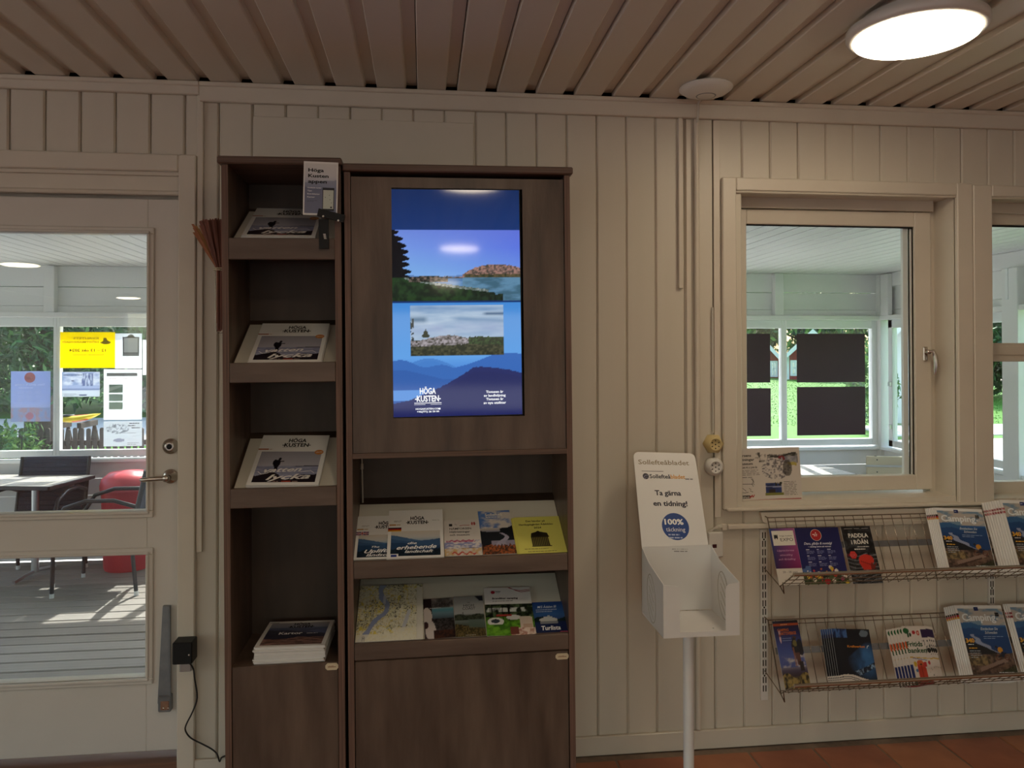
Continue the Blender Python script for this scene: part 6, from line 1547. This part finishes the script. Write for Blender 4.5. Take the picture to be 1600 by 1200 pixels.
# =================================================================== veranda furniture
def vtable(label, loc, rz, ln, wdt, h=.72, n=7):
    root = thing('veranda_table', label, 'table', loc, rot=(0, 0, rz)); p = wdt / n
    for k in range(n): MB().box(-ln / 2, ln / 2, -wdt / 2 + k * p + .003, -wdt / 2 + (k + 1) * p - .003, h - .016, h, c=.003).build('slat', 'slat', root, local=True)
    mb = MB()
    mb.box(-ln / 2 - .008, ln / 2 + .008, -wdt / 2 - .012, -wdt / 2, h - .03, h - .001, c=.003).box(-ln / 2 - .008, ln / 2 + .008, wdt / 2, wdt / 2 + .012, h - .03, h - .001, c=.003)
    mb.box(-ln / 2 - .012, -ln / 2, -wdt / 2, wdt / 2, h - .03, h - .001, c=.003).box(ln / 2, ln / 2 + .012, -wdt / 2, wdt / 2, h - .03, h - .001, c=.003)
    mb.box(-ln / 2, ln / 2, -.03, .03, h - .045, h - .017); mb.build('table_frame', 'tube', root, local=True)
    for s_ in (-1, 1):
        x = s_ * ln * .28
        MB().tube([(x, 0, .03), (x, 0, h - .045)], .026, 14).build('leg', 'alu', root, local=True)
        MB().tube([(x, -wdt * .42, .012), (x, -wdt * .2, .03), (x, 0, .04), (x, wdt * .2, .03), (x, wdt * .42, .012)], .013, 8).build('foot', 'alu', root, local=True)
    return root
c_nr, c_fr = atz(75, 760, .60), atz(146, 742, .60)
ax = (c_fr - c_nr).normalized(); rz = math.atan2(ax.y, ax.x) - PI / 2
wdt = (c_fr - c_nr).length; ln = 1.3
ctr = (c_nr + c_fr) / 2 + Vector((-math.cos(rz), -math.sin(rz), 0)) * (ln / 2)
vtable('veranda table with pale slats and dark rim seen through the door', (ctr.x, ctr.y, DZ), rz, ln, wdt)
vtable('veranda table with dark rim seen low through the right-hand window', (2.55, 3.02, DZ), 0, 1.62, .50)
def vchair(label, loc, rz, lean=.11):
    # faces +x; back at x = 0
    root = thing('wicker_chair', label, 'chair', loc, rot=(0, 0, rz)); hw = .235; sz = .44
    MB().box(.02, .50, -hw + .02, hw - .02, sz - .045, sz, c=.012).build('seat', 'wicker', root, local=True)
    mb = MB(); n = 5
    pts = [(-lean * f, sz - .02 + .44 * f) for f in (0, .5, .85, 1)]
    for i in range(len(pts) - 1):
        (xa, za), (xb, zb) = pts[i], pts[i + 1]
        mb.add([(xa, -hw, za), (xa, hw, za), (xb, hw, zb), (xb, -hw, zb), (xa - .022, -hw, za), (xa - .022, hw, za), (xb - .022, hw, zb), (xb - .022, -hw, zb)], [(0, 1, 2, 3), (7, 6, 5, 4), (0, 4, 5, 1), (2, 6, 7, 3), (0, 3, 7, 4), (1, 5, 6, 2)])
    for k in range(14):   # woven strands standing proud of the panel
        f = (k + .5) / 14; x = -lean * f; z = sz - .02 + .44 * f
        mb.tube([(x + .002, -hw, z), (x + .002, hw, z)], .006, 5)
    mb.build('backrest', 'wicker', root, local=True)
    for sy in (-1, 1):
        y = sy * (hw + .014)
        MB().tube([(-lean, y, sz + .42), (-.012, y, sz - .02), (-.05, y, .02)], .014, 8).tube([(-.05, y, .03), (-.052, y, 0)], .0155, 8, 1).build('leg', ['tube', 'pvc'], root, local=True)
        MB().tube([(.49, y, sz - .02), (.50, y, .02)], .014, 8).tube([(.50, y, .03), (.5, y, 0)], .0155, 8, 1).build('leg', ['tube', 'pvc'], root, local=True)
        MB().tube([(-.045, y, sz + .17), (.10, y, sz + .215), (.28, y, sz + .215), (.42, y, sz + .17), (.49, y, sz + .06), (.49, y, sz - .03)], .015, 8).build('armrest', 'tube', root, local=True)
    return root
p = at(87, 706, 3.52)
vchair('dark wicker chair behind the veranda table, its back to the window', (p.x, 3.42, DZ), -PI / 2)
vchair('dark wicker armchair at the right end of the veranda table, seen from the side', (atz(219, 921, DZ).x - .03, 2.93, DZ), PI)
# red bin
p = at(199, 800, 3.42)
root = thing('waste_bin', 'red plastic bin with rounded lid in the veranda corner behind the chair', 'bin', (p.x, 3.42, DZ)); r = .185
MB().lathe([(r * .86, 0), (r * .9, .02), (r, .60), (r * 1.0, .62)], (p.x, 3.42, DZ), 'z', 36).build('bin_body', 'redpl', root)
MB().lathe([(r * 1.05, .615), (r * 1.06, .65), (r * .98, .70), (r * .7, .745), (0, .76)], (p.x, 3.42, DZ), 'z', 36).build('bin_lid', 'redpl_lit', root)
# folding wooden chair seen through the right window
p = at(1394, 730, 3.0)
root = thing('folding_chair', 'pale wooden slatted folding chair low in the right-hand window', 'chair', (p.x, 3.0, DZ), rot=(0, 0, -.25))
zt_ = p.z - DZ
for k, dz in enumerate((.052, -.036)):
    MB().box(-.20, .20, -.012, .012, zt_ + dz - .036, zt_ + dz + .036, c=.004).build('back_slat', 'wood_pale', root, local=True)
for k in range(5): MB().box(-.20, .20, .06 + k * .07, .12 + k * .07, .43, .446, c=.003).build('seat_slat', 'wood_pale', root, local=True)
for s_ in (-1, 1):
    x = s_ * .13
    MB().tube([(x, .0, zt_ + .09), (x, .015, zt_ - .07), (x, .06, .42), (x, .40, .012)], .010, 8).tube([(x, .40, .42), (x, .02, .012)], .010, 8).build('leg', 'tube', root, local=True)
mb = MB(); mb.box(-.21, .21, -.016, -.010, zt_ + .002, zt_ + .018, c=.001)
mb.build('metal_strap', 'alu', root, local=True)
mb = MB()
for x in (-.12, .12):
    for dz in (.06, -.04): mb.lathe([(.006, 0), (.0, .003)], (x, -.012, zt_ + dz), '-y', 8)
mb.build('rivets', 'tube', root, local=True)

# =================================================================== the garden
def gz(Y): return max(-.42, -.42 + .0325 * (Y - 3.6))
ground = setting('ground', (0, 4, -.4))
mb = MB(); ys = [-45, -20, -1, 4, 8, 14, 20, 28, 36, 50, 80]; xsn = [-60, -20, -8, 0, 8, 20, 40, 90]
for y in ys:
    for x in xsn: mb.v.append((x, y, min(gz(y), gz(48)) - (.0 if y > 3.5 else .05)))
nx = len(xsn)
for j in range(len(ys) - 1):
    for i in range(nx - 1): mb.f.append((j * nx + i, j * nx + i + 1, (j + 1) * nx + i + 1, (j + 1) * nx + i)); mb.m.append(0); mb.s.append(True)
mb.build('lawn', 'lawn', ground)
gp = setting('gravel_path', (-6, 9, gz(9)))
mb = MB(); mb.add([(-22, 12.0, gz(12) + .02), (1, 12, gz(12) + .02), (1, 16.6, gz(16.6) + .02), (-22, 16.6, gz(16.6) + .02), (-22, 12, gz(12) - .1), (1, 12, gz(12) - .1), (1, 16.6, gz(16.6) - .1), (-22, 16.6, gz(16.6) - .1)], [(0, 1, 2, 3), (0, 4, 5, 1), (1, 5, 6, 2), (2, 6, 7, 3), (3, 7, 4, 0)]); mb.build('gravel', 'gravel', gp)
gy = setting('bounce_yard', (-20, -20, -.4))  # added unseen ground, neutral grey to keep green bounce out of the room
MB().box(-60, X0 - .3, -44, 3, -.46, -.385).box(X0 - .3, 40, -44, YB - .3, -.46, -.385).build('gravel', 'bounce_ground', gy)
gp = setting('gravel_path', (12, 12.5, gz(12.5)))
mb = MB(); mb.add([(9.5, 11.8, gz(11.8) + .02), (16, 11.8, gz(11.8) + .02), (16, 13.4, gz(13.4) + .02), (9.5, 13.4, gz(13.4) + .02), (9.5, 11.8, gz(11.8) - .1), (16, 11.8, gz(11.8) - .1), (16, 13.4, gz(13.4) - .1), (9.5, 13.4, gz(13.4) - .1)], [(0, 1, 2, 3), (0, 4, 5, 1), (1, 5, 6, 2), (2, 6, 7, 3), (3, 7, 4, 0)]); mb.build('gravel', 'gravel', gp)

gp = setting('bounce_terrace', (0, 5, -.4))  # added unseen terrace, pale so light bounced into the veranda stays neutral
mb = MB(); mb.add([(-14, FW + .15, gz(3.8) + .03), (15, FW + .15, gz(3.8) + .03), (15, 11.2, gz(11.2) + .03), (-14, 11.2, gz(11.2) + .03), (-14, FW + .15, gz(3.8) - .1), (15, FW + .15, gz(3.8) - .1), (15, 11.2, gz(11.2) - .1), (-14, 11.2, gz(11.2) - .1)], [(0, 1, 2, 3), (0, 4, 5, 1), (1, 5, 6, 2), (2, 6, 7, 3), (3, 7, 4, 0)])
mb.build('bounce_paving', 'gravel', gp)
RG = np.random.default_rng(3)
def quads(name, C, A, B, m, parent, kind='stuff'):
    n = len(C); V = np.stack([C - A, C - A * .1 + B, C + A, C - A * .1 - B], 1).reshape(-1, 3)
    me = bpy.data.meshes.new(name); me.vertices.add(4 * n); me.vertices.foreach_set('co', V.ravel())
    me.loops.add(4 * n); me.loops.foreach_set('vertex_index', np.arange(4 * n, dtype=np.int32))
    me.polygons.add(n); me.polygons.foreach_set('loop_start', (np.arange(n) * 4).astype(np.int32)); me.polygons.foreach_set('material_index', RG.integers(0, len(m), n).astype(np.int32))
    me.update(calc_edges=True)
    for q in m: me.materials.append(M[q])
    o = bpy.data.objects.new(name, me); COL.objects.link(o); o.parent = parent
    if kind: o['kind'] = kind
    return o
def tree(name, label, loc, rx, rz_, zc, n, leaf, mats, group=None, trunk=.12, droop=.5, cat='tree', branches=9):
    root = thing(name, label, cat, loc, group)
    # leaves sit in clumps along branches, so gaps stay between them
    nc = max(24, n // 110); d = RG.normal(size=(nc, 3)); d /= np.linalg.norm(d, axis=1)[:, None]
    cc = d * np.array([rx, rx, rz_]) * RG.uniform(.45, 1.0, (nc, 1)) + np.array([0, 0, zc])
    k = RG.integers(0, nc, n)
    C = cc[k] + RG.normal(size=(n, 3)) * np.array([rx, rx, rz_]) * .13
    A = RG.normal(size=(n, 3)); A[:, 2] = -np.abs(A[:, 2]) * (1 + droop * 2); A /= np.linalg.norm(A, axis=1)[:, None]
    B = np.cross(A, RG.normal(size=(n, 3))); B /= np.linalg.norm(B, axis=1)[:, None]
    s = RG.uniform(.6, 1.4, (n, 1)) * leaf
    C[:, 2] = np.maximum(C[:, 2], leaf)
    quads('foliage', C, A * s, B * s * .33, mats, root)
    mb = MB(); top = zc + rz_ * .6
    mb.tube([(0, 0, 0), (trunk * .3, 0, top * .4), (-trunk * .2, trunk * .2, top * .75), (0, 0, top)], [trunk, trunk * .8, trunk * .55, trunk * .2], 8)
    for b in range(branches):
        e = cc[b % nc]; z0 = min(max(e[2] * .6, .1), top * .9); mb.tube([(0, 0, z0), (e[0] * .5, e[1] * .5, (z0 + e[2]) / 2), tuple(e)], [trunk * .4, trunk * .25, trunk * .1], 5)
    mb.build('trunk', 'bark', root, local=True)
    return root
# left: dense dark trees behind the path, a thick trunk close to the window, low shrubs by the fence
for i, (x, y, r_) in enumerate(((-14.6, 18.2, 2.1), (-12.2, 18.0, 2.0), (-9.8, 18.3, 2.1), (-7.5, 18.1, 2.0), (-5.2, 18.4, 2.1), (-3.0, 18.6, 2.0))):
    tree('dense_tree', ('dense dark green tree close behind the fence, outside the door window' if i != 2 else 'dense dark green tree straight behind the yellow kayak'), (x, y, gz(y)), r_, 2.9, 2.75, 6500, .14, ['leaf', 'leaf', 'leaf2'], 'dark trees behind the fence' if i != 2 else None, .16)
for i, (x, y) in enumerate(((-16, 22), (-12.4, 22.4), (-8.6, 22.2), (-5, 22.6))):
    tree('tall_tree', 'tall dark tree in the second row outside the door window', (x, y, gz(y)), 2.5, 4.0, 4.4, 5000, .2, ['leaf', 'leaf', 'leaf2'], 'second row of dark trees', .2)
p = at(61, 690, 8.3)
root = thing('old_trunk', 'thick dark tree trunk outside below the pale blue poster', 'tree trunk', (p.x, 8.3, gz(8.3)))
MB().tube([(p.x, 8.3, gz(8.3)), (p.x + .02, 8.3, gz(8.3) + .5), (p.x - .01, 8.3, 1.0), (p.x + .02, 8.32, 2.6)], [.27, .20, .17, .10], 14).build('trunk', 'bark', root)
n = 6500; C = np.stack([RG.uniform(-1.3, 1.1, n), RG.uniform(-.5, .45, n), np.where(RG.uniform(size=n) < .75, RG.uniform(.75, 2.5, n), RG.normal(2.9, .4, n))], 1) + np.array([p.x, 8.15, .15]); A = RG.normal(size=(n, 3)); A /= np.linalg.norm(A, axis=1)[:, None]; B = np.cross(A, RG.normal(size=(n, 3))); B /= np.linalg.norm(B, axis=1)[:, None]
loc = np.array([p.x, 8.3, gz(8.3)]); quads('foliage', C - loc, A * .085, B * .022, ['leaf', 'leaf', 'leaf2'], root)
for i, (u, v, r_) in enumerate(((12, 690, .42), (34, 690, .36), (-20, 690, .4))):
    q = at(u, v, 7.6); tree('low_shrub', ('light green low shrub outside the lower left corner of the veranda window', 'light green low shrub beside the thick trunk', 'light green low shrub outside')[i], (q.x, 7.6, gz(7.6)), r_, .42, .55, 900, .045, ['leaf3', 'leaf2', 'leaf3'], None, .02, 0, 'shrub', 5)
# picket fence
fy = 8.15
root = thing('picket_fence', 'weathered round-topped picket fence outside the veranda window', 'fence', (-5, fy, gz(fy)))
pp = (at(128, 668, fy).x - at(107, 668, fy).x) / 2; x = at(107, 668, fy).x; zt_ = at(118, 669.5, fy).z
pw_ = pp * .62; poly = [(-pw_ / 2, gz(fy) + .04), (pw_ / 2, gz(fy) + .04)] + [(pw_ / 2 * math.cos(a), zt_ - pw_ / 2 + pw_ / 2 * math.sin(a)) for a in [PI * i / 8 for i in range(9)]]
mb = MB(); mb.prism(poly, lambda a, b: (a, -.012, b), lambda a, b: (a, .012, b)); tmp = mb.build('picket', 'fence'); pm_ = tmp.data; bpy.data.objects.remove(tmp)
for k in range(-30, 14):
    inst('picket', pm_, root, (x + k * pp + 5, 0, -gz(fy) + random.uniform(-.012, .012)))
for z in (gz(fy) + .2, zt_ - .2): MB().box(x - 30.5 * pp, x + 13.5 * pp, fy + .013, fy + .045, z - .035, z + .035, c=.004).build('rail', 'fence', root)
# kayak on trestles
ky = 9.4; a, b = at(74, 657, ky), at(158, 652, ky); c_ = (a + b) / 2; hl = (b - a).length / 2
root = thing('kayak', 'yellow and red kayak on trestles behind the picket fence', 'kayak', tuple(c_))
mb = MB(); N = 18; nn = 12; vs = []; dirv = (b - a).normalized()
for i in range(N + 1):
    f = i / N * 2 - 1; rr_ = .075 * max(0.03, 1 - abs(f) ** 2.4); ce = c_ + dirv * hl * f + Vector((0, 0, .06 * f * f))
    for k in range(nn):
        an = 2 * PI * k / nn; vs.append(ce + Vector((0, math.cos(an) * rr_ * 1.7, math.sin(an) * rr_ * .72)))
fs = [(i * nn + k, i * nn + (k + 1) % nn, (i + 1) * nn + (k + 1) % nn, (i + 1) * nn + k) for i in range(N) for k in range(nn)]
mb.add(vs, fs, 0, True)
for j, f in enumerate(mb.f):
    i = j // nn; mb.m[j] = 1 if (i in (9, 10, 11, 12, 13) and (j % nn) not in (4, 5, 6)) or i in (0,) else 0
mb.build('hull', ['kay_y', 'kay_r'], root)
mb = MB(); mb.lathe([(.10, 0), (.095, .02), (.06, .02), (.06, 0)], c_ + Vector((-.1, 0, .045)), 'z', 20); mb.build('cockpit_rim', 'kay_k', root)
for s_ in (-.5, .5):
    q = c_ + dirv * hl * s_; q.z -= .05
    tr_ = thing('trestle', ('wooden trestle under the left half of the kayak', 'wooden trestle under the right half of the kayak')[s_ > 0], 'trestle', (q.x, ky, gz(ky)))
    MB().box(q.x - .03, q.x + .03, ky - .3, ky + .3, q.z - .08, q.z, c=.004).build('beam', 'bark', tr_)
    for sy in (-1, 1): MB().tube([(q.x, ky + sy * .24, q.z - .06), (q.x - .12, ky + sy * .3, gz(ky) + .02)], .02, 6).tube([(q.x, ky + sy * .24, q.z - .06), (q.x + .12, ky + sy * .3, gz(ky) + .02)], .02, 6).build('leg', 'bark', tr_)

# right: red cabins, lawn, trees
def cabin(label, x0, x1, yf_, depth, base, wall_h, ridge, rz=0, window=None, arch=False, group=None, m='redwood', turn=0.0, pivot=None):
    w_ = x1 - x0; root = thing('cabin', label, 'cabin', ((x0 + x1) / 2, yf_ + depth / 2, base))
    prof = [(x0, base), (x1, base), (x1, base + wall_h), ((x0 + x1) / 2, base + ridge), (x0, base + wall_h)]
    MB().prism(prof, lambda a, b: (a, yf_, b), lambda a, b: (a, yf_ + depth, b)).build('cabin_walls', m, root)
    xm = (x0 + x1) / 2
    for s_ in (-1, 1):
        xe = xm + s_ * (w_ / 2 + .25); ze = base + wall_h - .25 * (ridge - wall_h) / (w_ / 2)
        pts = [(xm, base + ridge + .02), (xe, ze + .02), (xe, ze + .12), (xm, base + ridge + .14)]
        MB().prism(pts if s_ < 0 else pts[::-1], lambda a, b: (a, yf_ - .3, b), lambda a, b: (a, yf_ + depth + .3, b)).build('roof', 'roof', root)
        pts = [(xm, base + ridge - .08), (xe, ze - .08), (xe, ze + .13), (xm, base + ridge + .15)]
        MB().prism(pts if s_ < 0 else pts[::-1], lambda a, b: (a, yf_ - .33, b), lambda a, b: (a, yf_ - .30, b)).build('barge_board', 'pvc', root)
        MB().box(xm + s_ * w_ / 2 - .06, xm + s_ * w_ / 2 + .06, yf_ - .02, yf_ + .06, base, base + wall_h).build('corner_board', 'pvc', root)
    for (a, b, c, d) in window or ():
        o = MB().box(a - .09, b + .09, yf_ - .04, yf_ + .01, c - .09, d + .09).build('window_frame', 'pvc', root)
        MB().box(a, b, yf_ - .05, yf_ - .035, c, d).build('glass_pane', 'alu', o)
        MB().box((a + b) / 2 - .03, (a + b) / 2 + .03, yf_ - .06, yf_ - .04, c, d).box(a, b, yf_ - .06, yf_ - .04, (c + d) / 2 - .03, (c + d) / 2 + .03).build('glazing_bar', 'pvc', o)
    if turn:                       # the whole cabin turned about one front corner
        T = Matrix.Translation((pivot, yf_, 0)); root.matrix_basis = T @ Matrix.Rotation(turn, 4, 'Z') @ T.inverted() @ root.matrix_basis
    return root
Yc = 30; bz = gz(Yc)
q = lambda u, v: at(u, v, Yc)
cabin('smaller red cabin with white trim seen just left of the mullion', q(1182, 590).x, q(1221, 590).x, Yc, 4, bz, q(1220, 563).z - bz, q(1200, 540).z - bz, window=[(q(1205, 0).x, q(1210, 0).x, q(1205, 586).z, q(1205, 567).z)], turn=-.45, pivot=q(1221, 590).x)
cabin('larger red cabin with white window seen just right of the mullion', at(1231, 590, Yc - 1).x, at(1300, 590, Yc - 1).x, Yc - 1, 5, gz(Yc - 1), q(1231, 554).z - bz, q(1265, 520).z - bz, window=[(at(1234.5, 0, Yc - 1).x, at(1242.5, 0, Yc - 1).x, at(1238, 584, Yc - 1).z, at(1238, 566, Yc - 1).z)], turn=-.45, pivot=at(1231, 590, Yc - 1).x)
q = at(1409, 600, 14)
cabin('white garden shed seen through the side window of the veranda', q.x - .35, q.x + .5, 14, 1.2, gz(14), at(1409, 535, 14).z - gz(14), at(1409, 500, 14).z - gz(14), m='pvc', turn=-.55, pivot=q.x - .35)
for i, (x, y, r_, h_) in enumerate(((11, 40, 2.2, 4.2), (14, 42, 2.4, 5.0), (17, 41, 2.3, 4.4), (19.6, 43, 2.6, 5.4), (22.5, 41, 2.4, 4.6), (25.5, 43, 2.6, 5.0), (29, 42, 2.6, 4.8), (7.5, 41, 2.4, 4.8), (4, 42, 2.5, 5.0), (.5, 41, 2.4, 4.6), (33, 43, 2.6, 5.0))):
    tree('far_tree', 'tall green tree in the row behind the red cabins', (x, y, gz(y)), r_, h_ * .55, h_ * .62, 2400, .26, ['leaf2', 'leaf3', 'leaf'], 'trees behind the red cabins', .2)
q = at(1357, 600, 13); tree('garden_bush', 'yellow-green bush at the right edge of the veranda window', (q.x + .1, 13, gz(13)), .55, .9, 1.1, 1500, .08, ['leaf3', 'leaf2'], None, .04, .1, 'bush', 5)
for i, (x, y) in enumerate(((16.3, 19.6), (17.8, 20.2), (19.4, 20.0), (21.0, 20.6), (22.8, 20.4), (24.6, 21))):
    tree('hedge_bush', 'large dark green bush at the lawn edge seen through the second window', (x, y, gz(y)), 1.3, 1.9, 1.8, 4200, .14, ['leaf2', 'leaf', 'leaf'], 'bushes at the lawn edge', .1, .2, 'bush')
# grass blades on the near lawn
n = 32000; X_ = RG.uniform(6, 24, n); Y_ = RG.uniform(13.6, 29, n); kk = (X_ < Y_ * .9 + 4); X_, Y_ = X_[kk], Y_[kk]; n = len(X_)
gl = setting('lawn_grass', (0, 0, 0)); bpy.data.objects.remove(gl)
C = np.stack([X_, Y_, -.42 + .0325 * (Y_ - 3.6) + .012], 1); A = np.stack([RG.normal(0, .012, n), RG.normal(0, .012, n), np.full(n, .016)], 1); B = np.stack([RG.normal(0, .006, n), RG.normal(0, .006, n), np.zeros(n)], 1)
o = quads('grass_tufts', C, A, B, ['grass'], None); tag(o, 'short bright green grass of the lawn', 'grass')
